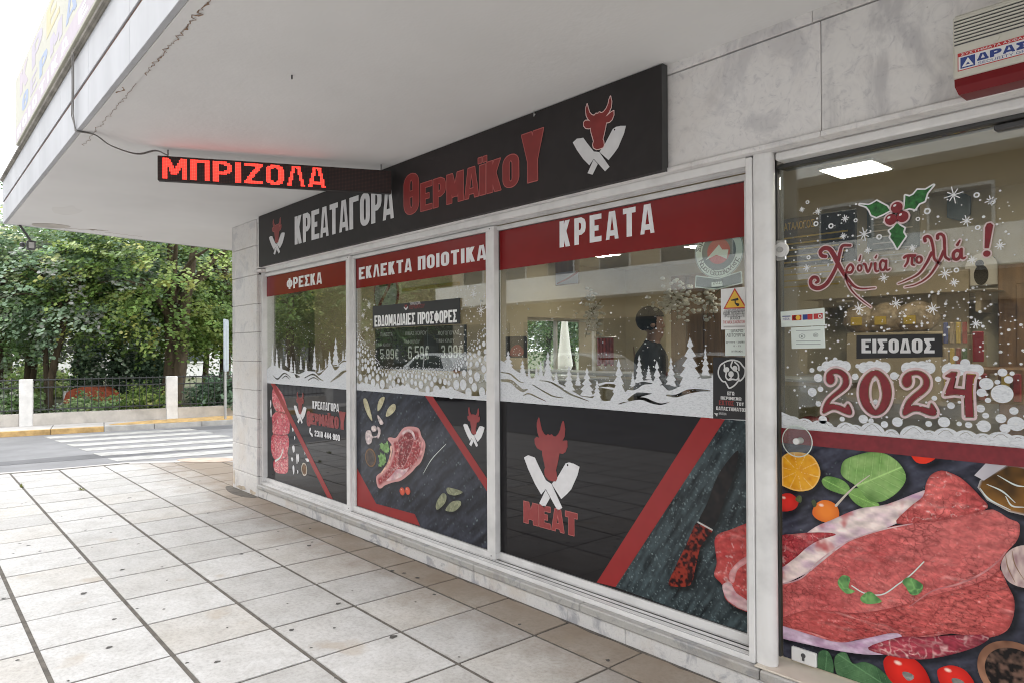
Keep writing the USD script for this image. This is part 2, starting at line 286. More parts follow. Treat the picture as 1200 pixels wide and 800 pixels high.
plain('sign_board', (.013, .010, .010), .6, .25, 12.0, .08, 90.0)
plain('sign_white', (.62, .615, .62), .5, .06, 14.0)
plain('sign_red', (.21, .022, .02), .45, .12, 10.0)
plain('sign_red_edge', (.42, .11, .10), .45, .08)
plain('sign_pink_edge', (.72, .52, .50), .45, .05)
plain('film_red', (.19, .007, .008), .16, .12, 2.5, .0, spec=.3)
plain('film_black', (.010, .009, .010), .025, .15, 3.0, .0, spec=.34)
plain('film_white', (.74, .73, .745), .25, .05, 20.0)
plain('film_red_letter', (.27, .032, .032), .2, .1)
plain('stripe_red', (.29, .028, .028), .18, .08, spec=.25)
plain('digit_white', (.80, .80, .79), .4, .02)
plain('plastic_cream', (.56, .54, .47), .4, .05)
plain('plastic_white', (.70, .70, .69), .4, .05)
plain('print_blue', (.025, .05, .22), .4, .05)
plain('print_red', (.45, .03, .03), .35, .08)
plain('print_black', (.012, .012, .014), .4, .1)
plain('print_yellow', (.75, .45, .05), .4, .05)
plain('print_grey', (.10, .13, .14), .4, .1)
plain('print_pale', (.66, .72, .68), .4, .04)
plain('lens_red', (.15, .005, .008), .35, .1, spec=.3)
plain('steel', (.55, .55, .54), .3, .05, metal=1.0)
plain('dark_metal', (.06, .06, .062), .45, .2)
plain('cable_grey', (.16, .15, .14), .6, .1)
plain('cream_stone', (.60, .54, .46), .5, .1, 6.0, .08)
plain('paint_red', (.19, .014, .022), .45, .2, 40.0)
plain('paint_pink', (.62, .48, .49), .6, .1, 60.0)
plain('paint_green', (.015, .10, .025), .45, .5, 60.0, col2=(.03, .2, .04))
plain('faded_panel', (.47, .46, .385), .6, .04, 2.0)
plain('faded_pink', (.45, .39, .44), .6, .05)
plain('faded_gold', (.50, .44, .25), .6, .06)
plain('faded_blue', (.27, .33, .48), .6, .08)
plain('faded_lilac', (.42, .38, .45), .6, .06)
plain('led_panel', (.015, .010, .010), .7, .2, 40.0)
plain('led_off', (.05, .018, .015), .6, .2, 40.0)
M('led_on', {'e': ('emission', {'color': (1.0, .05, .035), 'strength': 1.6})}, [], 'e.emission')
M('lamp_panel', {'e': ('emission', {'color': (1.0, .93, .80), 'strength': 24})}, [], 'e.emission')
M('printed_film', {'a': ('attribute', {'attribute': 'col'}), 'p': ('principled_bsdf', {'roughness': .14, 'specular_ior_level': .25})}, [('a.color', 'p.base_color')], 'p.BSDF')
M('matt_print', {'a': ('attribute', {'attribute': 'col'}), 'p': ('principled_bsdf', {'roughness': .5})}, [('a.color', 'p.base_color')], 'p.BSDF')
M('leaf', {'a': ('attribute', {'attribute': 'col'}), 'p': ('principled_bsdf', {'roughness': .45, 'specular_ior_level': .4}), 't': ('translucent_bsdf', {}), 'm': ('mix_closure', {'fac': .42})}, [('a.color', 'p.base_color'), ('a.color', 't.color'), ('p.BSDF', 'm.closure1'), ('t.BSDF', 'm.closure2')], 'm.closure')
M('window_glass', {'gm': ('geometry', {}), 'io': ('math', {'math_type': 'multiply_add', 'value2': -.8333, 'value3': 1.5}), 'f': ('fresnel', {}), 'k': ('math', {'math_type': 'multiply', 'value2': 1.7, 'use_clamp': True}), 't': ('transparent_bsdf', {'color': (.90, .925, .90)}), 'g': ('glossy_bsdf', {'roughness': .0, 'color': (1, 1, 1)}), 'm': ('mix_closure', {})},
  [('gm.backfacing', 'io.value1'), ('io.value', 'f.IOR'), ('f.fac', 'k.value1'), ('k.value', 'm.fac'), ('t.BSDF', 'm.closure1'), ('g.BSDF', 'm.closure2')], 'm.closure')
M('brush_white', {'g': ('geometry', {}), 'mp': ('mapping', {'scale': (60, 60, 190), 'rotation': (0, .5, 0)}), 'n': ('noise_texture', {'scale': 1.0, 'detail': 4.0, 'distortion': 1.0}), 'r': ('rgb_ramp', {'ramp': [(.3, (.52, .54, .57)), (.55, (.70, .72, .75))]}), 'p': ('principled_bsdf', {'roughness': .7})},
  [('g.position', 'mp.vector'), ('mp.vector', 'n.vector'), ('n.fac', 'r.fac'), ('r.color', 'p.base_color')], 'p.BSDF')
M('snow_dot', {'p': ('principled_bsdf', {'roughness': .7, 'base_color': (.72, .73, .74)})}, [], 'p.BSDF')
M('car_paint_white', {'p': ('principled_bsdf', {'roughness': .3, 'base_color': (.72, .72, .72), 'coat_weight': .6})}, [], 'p.BSDF')
M('car_paint_silver', {'p': ('principled_bsdf', {'roughness': .3, 'base_color': (.45, .46, .48), 'metallic': .4, 'coat_weight': .6})}, [], 'p.BSDF')
M('car_glass', {'p': ('principled_bsdf', {'roughness': .05, 'base_color': (.015, .018, .02)})}, [], 'p.BSDF')
plain('tyre', (.02, .02, .02), .8)
plain('bark', (.10, .075, .05), .95, .45, 9.0, .8, 30.0, stretch=(1, 1, .3))
plain('room_wall', (.40, .34, .235), .7, .05, 1.5)
plain('room_ceiling', (.40, .35, .26), .7, .03)
plain('room_floor', (.32, .28, .23), .4, .1)
plain('wood_brown', (.20, .105, .045), .5, .3, 3.0, stretch=(6, 6, .5))
plain('beige_shelf', (.36, .28, .18), .55, .08)
plain('black_board', (.015, .014, .013), .5, .2)
plain('red_board', (.28, .02, .025), .5, .1)
plain('olive_panel', (.10, .09, .05), .6, .3, 2.5)
plain('far_white', (.70, .69, .66), .8, .06)
plain('far_grey', (.40, .39, .37), .8, .06)
plain('far_window', (.06, .07, .08), .2, .2)
plain('tan_render', (.45, .38, .28), .85, .1, 1.0)
plain('meat_red', (.28, .03, .03), .4, .4, 20.0)
plain('meat_pack', (.34, .25, .16), .35, .35, 18.0)
plain('pack_label', (.5, .33, .05), .4, .1)
plain('steel_case', (.40, .40, .39), .35, .08)
plain('skin', (.30, .165, .115), .5, .08, 20.0)
plain('hair_black', (.008, .007, .007), .9, .3, 60.0, spec=.1)
plain('cloth_black', (.02, .02, .024), .9, .2, 20.0)
plain('rust_red', (.42, .10, .05), .65, .35, 7.0)
plain('cloth_white', (.66, .64, .58), .8, .06)

# ------------------------------------------------------------------ ground
D_ = np.array([.186, .9825]); N_ = np.array([-.9825, .186]); O_ = np.array([-17.30, 1.48])
def ST(s, t): return tuple(O_ + s * D_ + t * N_)
pav = thing('pavement', kind='structure')
EDGE = [(-11.35, -2.6), (-11.05, -1.0), (-10.78, .6), (-10.62, 1.5), (-10.56, 2.3), (-10.2, 2.9), (-9.75, 3.4), (-9.3, 4.2), (-8.9, 6.0), (-8.4, 9.0), (-7.5, 14.0)]
pave_poly = Polygon(EDGE + [(-7.5, 14.0), (-7.5, 2.77), (6, 2.77), (6, -2.6)]).buffer(0)
obj('joint_bed', prism_z(pave_poly, -.16, -.0045), 'joint_dirt', pav)
KERB_IN = LineString(EDGE).buffer(.13, single_sided=False)
tiles_area = pave_poly.difference(KERB_IN)
rnd = random.Random(4)
xs = [-3.21 + .508 * k for k in range(-17, 19)]
ys = [6.25, 5.75, 5.252, 4.754, 4.256, 3.758, 3.26, 2.764, 2.502, 2.004, 1.506, 1.008, .51, .012, -.486, -.984, -1.482, -1.98, -2.478]
far_t = []
for i in range(len(xs) - 1):
    for j in range(len(ys) - 1):
        jx = rnd.uniform(-.0015, .0015)
        g = sbox(xs[i] + .0082 + jx, ys[j + 1] + (.013 if j > 8 else .010), xs[i + 1] - .0082 + jx, ys[j] - ((.011 if j > 8 else .009) if j != 7 else .002)).intersection(tiles_area)
        if g.is_empty or g.area < .004: continue
        g = max(polys(g), key=lambda p: p.area)
        top = -abs(rnd.gauss(0, .0008)); cx = (xs[i] + xs[i + 1]) / 2; cy = (ys[j] + ys[j + 1]) / 2
        m = prism_z(g, -.04, top); v = m.vertices; a, b = rnd.gauss(0, .0018), rnd.gauss(0, .0018)
        v[:, 2] = np.where(v[:, 2] > -.02, v[:, 2] + a * (v[:, 0] - cx) + b * (v[:, 1] - cy), v[:, 2])
        mt = 'tile_dirty' if j == 7 and cx > -7.9 else rnd.choice(['tile_pale', 'tile_pale_4', 'tile_pale_2', 'tile_pale_3'])
        if -10.9 < cx < -.9 and -.3 < cy < 4.3: obj('paving_tile', m, mt, pav)
        else: far_t.append(m)
obj('more_paving_tiles', cat_(*far_t), 'tile_pale', pav, kind='stuff')
V, F = [], []; rg = np.random.default_rng(17)
for _ in range(90):
    x, y = rg.uniform(-8.5, -.6), rg.uniform(.2, 2.7); s_ = .007 + .016 * rg.random() ** 2; b = len(V); a_ = rg.random() * 6
    V += [(x + s_ * (1 + .3 * math.sin(3 * t + a_)) * math.cos(t), y + s_ * (1 + .3 * math.sin(2 * t + a_)) * math.sin(t), .0012) for t in np.linspace(0, 2 * np.pi, 10)[:-1]]; F += [(b, b + i, b + i + 1) for i in range(1, 8)]
obj('gum_spots', (np.array(V), np.array(F)), 'gum', pav, kind='stuff')
edge = LineString(EDGE); L = 0
while L < edge.length - .2:
    L2 = min(L + 1.0, edge.length)
    seg = shapely.ops.substring(edge, L + .005, L2 - .005).buffer(.075, cap_style='flat')
    obj('kerb_stone', prism_z(seg, -.15, -.004 - rnd.random() * .003), 'far_slab', pav); L = L2
obj('ramp_patch', prism_z(blob([(-10.05, 2.95), (-9.75, 3.3), (-9.9, 3.5), (-10.25, 3.2), (-10.35, 2.9)]).buffer(.02), -.01, .003), 'ramp_pink', pav, kind='stuff')

road = thing('road', kind='structure')
rp = [(-120, -2.9), (-40, -2.9), ST(-5.5, 2), ST(-5.5, -1.06), ST(60, -1.06), ST(60, -7.6), ST(14, -7.2), (-7.6, 13.9), (-7.6, 2.0), (-9, -2.0), (40, -2.5), (60, -2.5), (60, -11.2), (-120, -11.2)]
obj('asphalt', prism_z(Polygon(rp).buffer(0), -.3, -.1), 'asphalt', road)
patch = [[ST(-1.2, -5.15), ST(2.6, -5.0), ST(4.6, -4.7), ST(4.6, -4.35), ST(2.4, -4.75), ST(1.6, -4.55), ST(-.4, -4.85)], [ST(2.95, -1.3), ST(5.5, -1.3), ST(5.5, -1.95), ST(3.0, -1.7)]]
for p in patch: obj('asphalt_patch', prism_z(blob(p, 3), -.2, -.097), 'asphalt_patch', road)
for k in range(7):
    s0 = np.array([-15.52 + .77 * k, 1.98 + .06 * k]); w = .19
    # painted bar with a slightly worn outline
    e0 = [s0 + D_ * t + N_ * (w + rnd.uniform(-.012, .012)) for t in np.linspace(0, 2.5, 9)]
    e1 = [s0 + D_ * t - N_ * (w + rnd.uniform(-.012, .012)) + D_ * .12 for t in np.linspace(2.5, 0, 9)]
    obj('crossing_stripe', prism_z(Polygon([tuple(p) for p in e0 + e1]), -.12, -.094), 'road_paint', road)

fp = thing('far_pavement', kind='structure')
obj('far_bed', prism_z(Polygon([ST(-5.5, -1.0), ST(60, -1.0), ST(60, .02), ST(-5.5, .02)]), -.2, -.012), 'joint_dirt', fp)
for k in range(-6, 22):
    obj('kerb_stone', prism_z(Polygon([ST(k * .9 + .006, -1.06), ST(k * .9 + .894, -1.06), ST(k * .9 + .894, -.93), ST(k * .9 + .006, -.93)]), -.2, .002 * (k % 3) - .002), 'ochre_sand' if -4 <= k <= 1 else 'kerb_stone', fp)
    for j in range(2):
        obj('pavement_slab', prism_z(Polygon([ST(k * .9 + .008, -.92 + j * .46), ST(k * .9 + .892, -.92 + j * .46), ST(k * .9 + .892, -.47 + j * .46), ST(k * .9 + .008, -.47 + j * .46)]), -.1, -.002 - .002 * ((k + j) % 2)), 'far_slab', fp)
sand = blob([ST(1.9, -.75), ST(2.6, -.95), ST(3.6, -.98), ST(4.6, -.9), ST(5.3, -.5), ST(5.6, -.08), ST(4.5, -.03), ST(3.6, -.06), ST(2.7, -.2), ST(2.1, -.45)])
v, f, q, dd = grid_poly(sand, .06, 0.0)
obj('sand', (np.stack([q[:, 0], q[:, 1], .003 + np.minimum(dd * .12, .03) * (0.4 + nz(q[:, 0], q[:, 1], 4))], 1), f), 'ochre_sand', smooth=True, kind='stuff', label='ochre sand spilled over the far pavement by the low wall', cat='sand')

gg = Polygon([ST(-5.0, .19), ST(60, .19), ST(60, 60), ST(-5.0, 60)])
obj('garden_ground', prism_z(gg, -.3, .08), 'garden_soil', kind='structure')
obj('terrain', prism_z(Polygon([(-400, -400), (400, -400), (400, 400), (-400, 400)]), -1.0, -.32), 'garden_soil', kind='structure')

# ------------------------------------------------------------------ low wall with railings across the road
lw = thing('low_garden_wall', 'low stained concrete wall with white square piers carrying black railings', 'wall')
for k in range(-2, 8):
    s0 = .43 + 2.68 * k
    g = Polygon([ST(s0 + .118, 0), ST(s0 + 2.56, 0), ST(s0 + 2.56, .2), ST(s0 + .118, .2)])
    obj('wall_run', prism_z(g, -.15, .235 + .004 * (k % 2)), 'concrete_wall', lw)
    pm = bx(-.115, -.015, -.15, .115, .215, .945); c = ST(s0, 0)
    pm = rbx(-.115, -.02, -.15, .115, .22, .945, .012); pm.apply_transform(trimesh.transformations.rotation_matrix(math.atan2(D_[1], D_[0]), (0, 0, 1))); pm.apply_translation((c[0], c[1], 0))
    obj('pier', pm, 'white_pier', lw)
for k in range(-2, 4):
    s0 = .43 + 2.68 * k
    ft = thing('railing', ['black iron railing panel left of the first white pier', 'black iron railing panel between the two white piers', 'black iron railing panel right of the second white pier'][k + 1] if -1 <= k <= 1 else 'black iron railing panel on the low garden wall, out of the photo', 'railing', group='railing panels on the low garden wall')
    for z in (.31, .77, .925): obj('rail', tube((*ST(s0 + .117, .1), z), (*ST(s0 + 2.563, .1), z), .014, 6), 'black_iron', ft)
    for j in range(1, 19):
        p = ST(s0 + .117 + j * 2.446 / 19, .1); obj('bar', tube((*p, .24), (*p, .97), .008, 5), 'black_iron', ft)
    if k == 1:
        for j in (1.0, 1.35): p = ST(s0 + .117 + j, .13); obj('post', rbx(p[0] - .03, p[1] - .03, .1, p[0] + .03, p[1] + .03, 1.12), 'black_iron', ft)

# ------------------------------------------------------------------ trees
def crown_mesh(centre, rad, n_tw, seed, leaf, cols, droop=.25, lpt=26, flatz=.35, inner=.35, tl=.95):
    """leaves set along many twigs spread through the crown; returns mesh and colours"""
    r = np.random.default_rng(seed); V, F, C = [], [], []; base = 0
    ang = np.linspace(0, 2 * np.pi, 7)[:-1]; ring = np.stack([np.cos(ang), np.sin(ang) * .85], 1)
    clump = r.normal(size=(16, 3)); clump /= np.linalg.norm(clump, axis=1)[:, None]
    for t in range(n_tw):
        u = r.normal(size=3); u /= np.linalg.norm(u)
        if r.random() < .65: u = clump[r.integers(16)] + r.normal(size=3) * .32; u /= np.linalg.norm(u)
        k = inner + (1 - inner) * r.random() ** .45
        lump = .78 + .35 * meshkit.noise(u * 2.2 + seed, seed)
        p = np.array(centre) + u * np.array(rad) * k * lump
        d = u * np.array([1, 1, .35]) + r.normal(size=3) * .35; d[2] -= droop * .5; d /= np.linalg.norm(d)
        L = tl * (.5 + .8 * r.random()); side = np.cross(d, (0, 0, 1)); side /= np.linalg.norm(side) + 1e-9
        tone = r.random(); c0 = np.array(cols[r.choice(len(cols), p=np.array([c[1] for c in cols]) / sum(c[1] for c in cols))][0])
        for i in range(lpt):
            a = i / lpt; q = p + d * L * a + np.array([0, 0, -droop * a * a * L]) + side * (.06 if i % 2 else -.06) * (1 + r.random()) + r.normal(size=3) * .035
            n = np.array([0, 0, 1.0]) + u * .5 + r.normal(size=3) * flatz; n /= np.linalg.norm(n)
            e = d * .6 + side * (1 if i % 2 else -1) + r.normal(size=3) * .3; e -= n * (e @ n); e /= np.linalg.norm(e) + 1e-9; g = np.cross(n, e)
            s = leaf * (.65 + .6 * r.random())
            V.append(q + s * .5 * (ring[:, :1] * e + ring[:, 1:] * g) + np.outer([0, .08, .08, 0, -.08, -.08], n) * s)
            F += [(base, base + 1, base + 2), (base, base + 2, base + 3), (base, base + 3, base + 4), (base, base + 4, base + 5)]
            C.append(np.tile(np.clip((c0 * .86 + .14 * c0.mean()) * 3.1 * (.7 + .6 * r.random()) * (.8 + .4 * tone), .004, .5), (6, 1))); base += 6
    return (np.vstack(V), np.array(F)), np.vstack(C)
def limbs(path_r):
    """tapered, bent limbs: list of (points, r0, r1)"""
    ms = []
    for pts, r0, r1 in path_r:
        S = spline(pts, 5); R = np.linspace(r0, r1, len(S)); ring = []
        for i, p in enumerate(S):
            d = S[min(i + 1, len(S) - 1)] - S[max(i - 1, 0)]; d /= np.linalg.norm(d); a = np.cross(d, (.3, .9, .1)); a /= np.linalg.norm(a); b = np.cross(d, a)
            th = np.linspace(0, 2 * np.pi, 9)[:-1]; rr = R[i] * (1 + .12 * np.sin(3 * th + i))
            ring.append(p + np.outer(np.cos(th) * rr, a) + np.outer(np.sin(th) * rr, b))
        V = np.vstack(ring); F = []
        for i in range(len(S) - 1):
            for j in range(8):
                a, b, c, d = i * 8 + j, i * 8 + (j + 1) % 8, (i + 1) * 8 + (j + 1) % 8, (i + 1) * 8 + j
                F += [(a, b, c), (a, c, d)]
        F += [(len(V) - 8, len(V) - 8 + j, len(V) - 8 + j + 1) for j in range(1, 7)]
        ms.append(trimesh.Trimesh(V, np.array(F), process=False))
    return cat_(*ms)
GREENS = [((.085, .125, .05), 5), ((.06, .105, .035), 5), ((.13, .17, .075), 3), ((.115, .145, .10), 2.5), ((.16, .16, .045), .5)]
BLUISH = [((.09, .14, .085), 5), ((.14, .19, .13), 4), ((.07, .11, .05), 3), ((.14, .16, .06), .4)]
YELLOW = [((.09, .12, .025), 5), ((.06, .10, .02), 4), ((.16, .17, .035), 1.0), ((.05, .08, .02), 3)]
DARK = [((.035, .06, .035), 5), ((.05, .08, .05), 4), ((.07, .10, .06), 2)]
TREES = {}
def tree(name, label, loc, h, rad, cz, trunk, cols, seed, n_tw=330, leaf=.088, fork=None, group=None, rz=0, tl=.95):
    t = thing(name, label, 'tree', (*loc, .05), rz, group)
    L_ = [([(0, 0, -.1), (.03, .02, .8), (trunk[1], trunk[2], cz - rad[2] * .55), (trunk[1] * 1.2, trunk[2], cz + rad[2] * .4)], trunk[0], trunk[0] * .35)]
    if fork: L_.append(([(.02, .0, -.1), (fork[0] * .4, fork[1] * .4, .7), (fork[0], fork[1], cz - rad[2] * .4), (fork[0] * 1.5, fork[1] * 1.4, cz + .5)], trunk[0] * .8, trunk[0] * .25))
    r = np.random.default_rng(seed + 50)
    for k in range(9):
        a = k * 2.4 + r.random(); e = np.array([math.cos(a) * rad[0] * .75, math.sin(a) * rad[1] * .75, cz + r.uniform(-.5, .6) * rad[2]])
        b = np.array([trunk[1] * .9, trunk[2] * .9, cz - rad[2] * r.uniform(.45, .8)]); mth = (b + e) / 2 + np.array([0, 0, .25])
        L_.append(([tuple(b), tuple(mth), tuple(e)], trunk[0] * .38, .012))
    obj('trunk', limbs(L_), 'bark', t, smooth=True)
    m, c = crown_mesh((trunk[1], trunk[2], cz - .15), (rad[0], rad[1], rad[2] + .2), int(n_tw * 1.12), seed, leaf, cols, tl=tl, lpt=40)
    obj('crown', m, 'leaf', t, col=c); return t
tr1 = tree('broadleaf_tree', 'green tree at the far left edge, its crown reaching highest', (-21.44,1.74), 5.2, (2.1, 2.1, 1.75), 3.5, (.17, .1, .1), GREENS, 1, 400, group='trees in the garden behind the railings')
tr2 = tree('broadleaf_tree', 'tree with two leaning stems right of the first white pier', (-20.2,2.71), 5, (2.3, 1.9, 1.5), 3.3, (.11, .35, .3), BLUISH, 2, 420, fork=(-.35, -.1), group='trees in the garden behind the railings')
tr3 = tree('broadleaf_tree', 'slim dark-trunked tree behind the first white pier', (-22.98,2.56), 5, (1.9, 1.9, 1.4), 3.6, (.12, -.1, .1), GREENS, 3, 330, fork=(.3, .3), group='trees in the garden behind the railings')
tr4 = tree('broadleaf_tree', 'thick-trunked dark tree behind the second white pier', (-18.91,5.1), 6, (2.5, 2.4, 1.95), 3.75, (.27, -.25, .1), YELLOW, 4, 560, fork=(.4, .3), leaf=.084, group='trees in the garden behind the railings')
tr5 = tree('broadleaf_tree', 'yellow-green tree at the marble pier, behind the grey sign post', (-21.0,7.11), 6, (2.3, 2.3, 2.2), 4.0, (.2, .1, .0), YELLOW, 5, 460, leaf=.084, group='trees in the garden behind the railings')
tr6 = tree('broadleaf_tree', 'pale bluish-green tree with drooping leaf sprays, in the middle of the garden', (-21.44,4.32), 6, (2.3, 2.2, 1.7), 3.8, (.14, .1, .1), BLUISH, 6, 470, group='trees in the garden behind the railings', tl=1.2)
bg_spots = [((-28.39,0.92), 10), ((-29.06,4.72), 80), ((-28.34,7.06), 200), ((-28.14,8.82), 20), ((-23.47,9.6), 120), ((-31.89,2.99), 300), ((-19.48,18.74), 10), ((-16.84,18.73), 60), ((-23.02,23.81), 160), ((-22.85,19.44), 260), ((-21.17,25.94), 30)]
for i, (p, a) in enumerate(bg_spots):
    copy_of([tr4, tr5, tr1, tr6][i % 4], 'background_tree', (*p, .05), a, 'leafy tree deeper in the garden, behind the front row of trees', 'tree', 'background trees deeper in the garden')
for i, (p, a) in enumerate([((-36, -10), 40), ((-42, -7.5), 130), ((-47, -11), 220), ((-40, -14), 310), ((-54, -9), 90), ((-33.5, -14.5), 10), ((-60, -13), 200), ((-51, -15), 70)]):
    copy_of([tr5, tr1, tr6, tr4][i % 4], 'street_tree', (*p, -.1), a, 'street tree across the road, seen only mirrored in the shop windows', 'tree', 'street trees mirrored in the shop windows', 1.5)
# shrubs
def shrub(label, loc, rad, seed, cols, n=120, leaf=.08):
    t = thing('shrub', label, 'shrub', (*loc, .05), group='shrubs behind the railings')
    obj('stem', limbs([([(0, 0, -.05), (rad[0] * .3 * math.cos(a), rad[1] * .3 * math.sin(a), rad[2] * .6), (rad[0] * .7 * math.cos(a), rad[1] * .7 * math.sin(a), rad[2] * 1.3)], .025, .006) for a in (0, 1.3, 2.6, 3.9, 5.1)]), 'bark', t)
    m, c = crown_mesh((0, 0, rad[2]), rad, n, seed, leaf, cols, droop=.1, lpt=22, tl=.35, inner=.2, flatz=.8); obj('foliage', m, 'leaf', t, col=c)
shrub('tall blue-green bush standing behind the orange-red cart', (-20.99,4.23), (1.0, .8, .85), 21, DARK, 330, .07)
shrub('second dark bush right of the blue-green bush', (-20.79,4.92), (.8, .7, .7), 22, DARK, 240, .07)
shrub('light green clipped hedge clump left of the first pier', (-19.65,1.81), (.8, .6, .3), 23, GREENS, 150)
shrub('low weeds at the foot of the railing under the orange-red cart', (-18.23,3.29), (.9, .5, .2), 24, GREENS, 150, .06)
shrub('light green hedge clump between the two leaning stems', (-26.28,3.34), (1.6, .9, .55), 25, [((.13, .19, .05), 3), ((.09, .14, .04), 2)], 260)
shrub('low bush right of the second pier, behind the railing', (-17.21,5.83), (.7, .6, .4), 26, DARK, 170)
shrub('low dark bush left of the second pier', (-17.76,4.28), (.55, .5, .3), 27, YELLOW, 140, .06)
def spiky(label, loc, seed, n=26, L=.55):
    r = np.random.default_rng(seed); V, F = [], []
    for i in range(n):
        a = r.random() * 6.28; e = r.uniform(.5, 1.3); d = np.array([math.cos(a) * math.cos(e), math.sin(a) * math.cos(e), math.sin(e)]); s = np.array([-math.sin(a), math.cos(a), 0]); l = L * r.uniform(.6, 1.1)
        b = len(V); mid = d * l * .6; tip = d * l - np.array([0, 0, .12 * l])
        V += list([s * .02, -s * .02, mid + s * .024, mid - s * .024, tip]); F += [(b, b + 1, b + 3), (b, b + 3, b + 2), (b + 2, b + 3, b + 4)]
    t = thing('spiky_plant', label, 'plant', (*loc, .08))
    C = np.tile([(.10, .19, .05)], (len(V), 1)); obj('leaves', (np.array(V), np.array(F)), 'leaf', t, col=C)
spiky('spiky bright green plant right of the second white pier', (-17.04,5.26), 31)
spiky('spiky dark plant just left of the second white pier', (-17.62,4.44), 32, 30, .6)

for p_, l_, sd_ in (([(-9.47,1.003)][0], 'small yellow-green weed tuft in the joint nearest the left edge', 61), ([(-8.81,1.475)][0], 'small yellow-green weed tuft in the second long joint', 62)):
    t_ = thing('weed_tuft', l_, 'weed', (*p_, -.004)); r_w = np.random.default_rng(sd_); V_, F_ = [], []
    for i_ in range(22):
        a_ = r_w.random() * 6.28; e_ = r_w.uniform(.3, 1.3); d_ = np.array([math.cos(a_) * math.cos(e_), math.sin(a_) * math.cos(e_), math.sin(e_)]); w_s = np.array([-math.sin(a_), math.cos(a_), 0]) * .004; o_ = np.array([r_w.normal() * .035, r_w.normal() * .004, 0]); n_ = len(V_)
        V_ += [o_ + w_s, o_ - w_s, o_ + d_ * .022 + w_s * 1.4, o_ + d_ * .022 - w_s * 1.4, o_ + d_ * .04]; F_ += [(n_, n_ + 1, n_ + 3), (n_, n_ + 3, n_ + 2), (n_ + 2, n_ + 3, n_ + 4)]
    obj('leaves', (np.array(V_), np.array(F_)), 'leaf', t_, col=np.tile([(.14, .15, .03)], (len(V_), 1)))

# orange-red rounded cart behind the railing
cl = (-19.84,3.57)
ct = thing('garden_cart', 'rounded orange-red metal cart with a pale drawbar, behind the railing', 'cart', (*cl, .08), math.degrees(math.atan2(R_[1], R_[0])))
u = np.linspace(0, np.pi, 15); prof = [(-.52, .16), (-.55, .3), (-.5, .42), (-.38, .5), (-.2, .55), (0, .57), (.2, .55), (.38, .49), (.5, .38), (.54, .26), (.5, .15)]
body = trimesh.creation.extrude_polygon(blob(prof, 4), .5, engine='earcut'); v = body.vertices; body.vertices = np.stack([v[:, 0], v[:, 2] - .25, v[:, 1]], 1)
obj('body', body, 'rust_red', ct, smooth=30)
for k in range(6): obj('rib', cat_(*[tube((-.42 + k * .17, -.265, .17), (-.42 + k * .17, -.265, .46), .018, 6)]), 'rust_red', ct)
obj('end_plate', rbx(-.62, -.2, .2, -.56, .2, .46, .01), 'plastic_white', ct)
obj('drawbar', path_tube([(-.58, -.1, .25), (-.75, -.12, .12), (-1.0, -.15, .02)], .018), 'plastic_white', ct)
obj('handle', path_tube([(-.6, -.1, .44), (-.5, -.14, .58), (-.36, -.2, .56)], .012), 'plastic_white', ct)
for x in (-.02, .22): obj('leg', tube((x, -.22, -.02), (x, -.22, .17), .022, 6), 'plastic_white', ct)

# road sign seen edge-on
sp = [(-15.683,5.339)][0]
sg = thing('sign_post', 'grey steel post with a blue-grey plate seen almost edge-on, beside the marble pier', 'road sign', (*sp, 0))
obj('post', tube((0, 0, 0), (0, 0, 2.05), .03, 12), 'steel', sg)
pl = Polygon(_rr(-.3, 1.05, .3, 2.18, .08)); m = flat(pl, 0, .02); m.apply_transform(trimesh.transformations.rotation_matrix(math.radians(152), (0, 0, 1))); m.apply_translation((-.02, .04, 0))
obj('sign_plate', m, 'sign_grey', sg)

# far buildings beyond the garden
def far_block(label, px_loc, w, dpt, h_, mat, rz, nw, floors):
    t = thing('far_building', label, 'building', (*px_loc, 0), rz)
    obj('wall', bx(-w / 2, -dpt / 2, 0, w / 2, dpt / 2, h_), mat, t)
    obj('roof', rbx(-w / 2 - .2, -dpt / 2 - .2, h_, w / 2 + .2, dpt / 2 + .2, h_ + .3, .05), 'far_grey', t)
    for fl in range(floors):
        for k in range(nw):
            x = -w / 2 + (k + .5) * w / nw; z = .9 + fl * 3
            wf = obj('window', rbx(x - .65, -dpt / 2 - .06, z - .05, x + .65, -dpt / 2 + .05, z + 1.5), 'plastic_white', t); obj('pane', bx(x - .55, -dpt / 2 - .075, z + .05, x + .55, -dpt / 2 - .062, z + 1.4), 'far_window', wf)
    return t
yawdeg = math.degrees(math.atan2(R_[1], R_[0]))
far_block('white building glimpsed under the trees at the left edge', (-55.31,6.57), 16, 8, 7, 'far_white', yawdeg, 5, 2)
far_block('grey-white building glimpsed right of the thick tree trunk', (-43.43,14.1), 8, 8, 7, 'far_white', yawdeg + 8, 3, 2)

# ------------------------------------------------------------------ the shop building
SOF = 2.853
B = thing('shop_building', 'marble-clad corner building with a deep white canopy above the pavement', 'building')
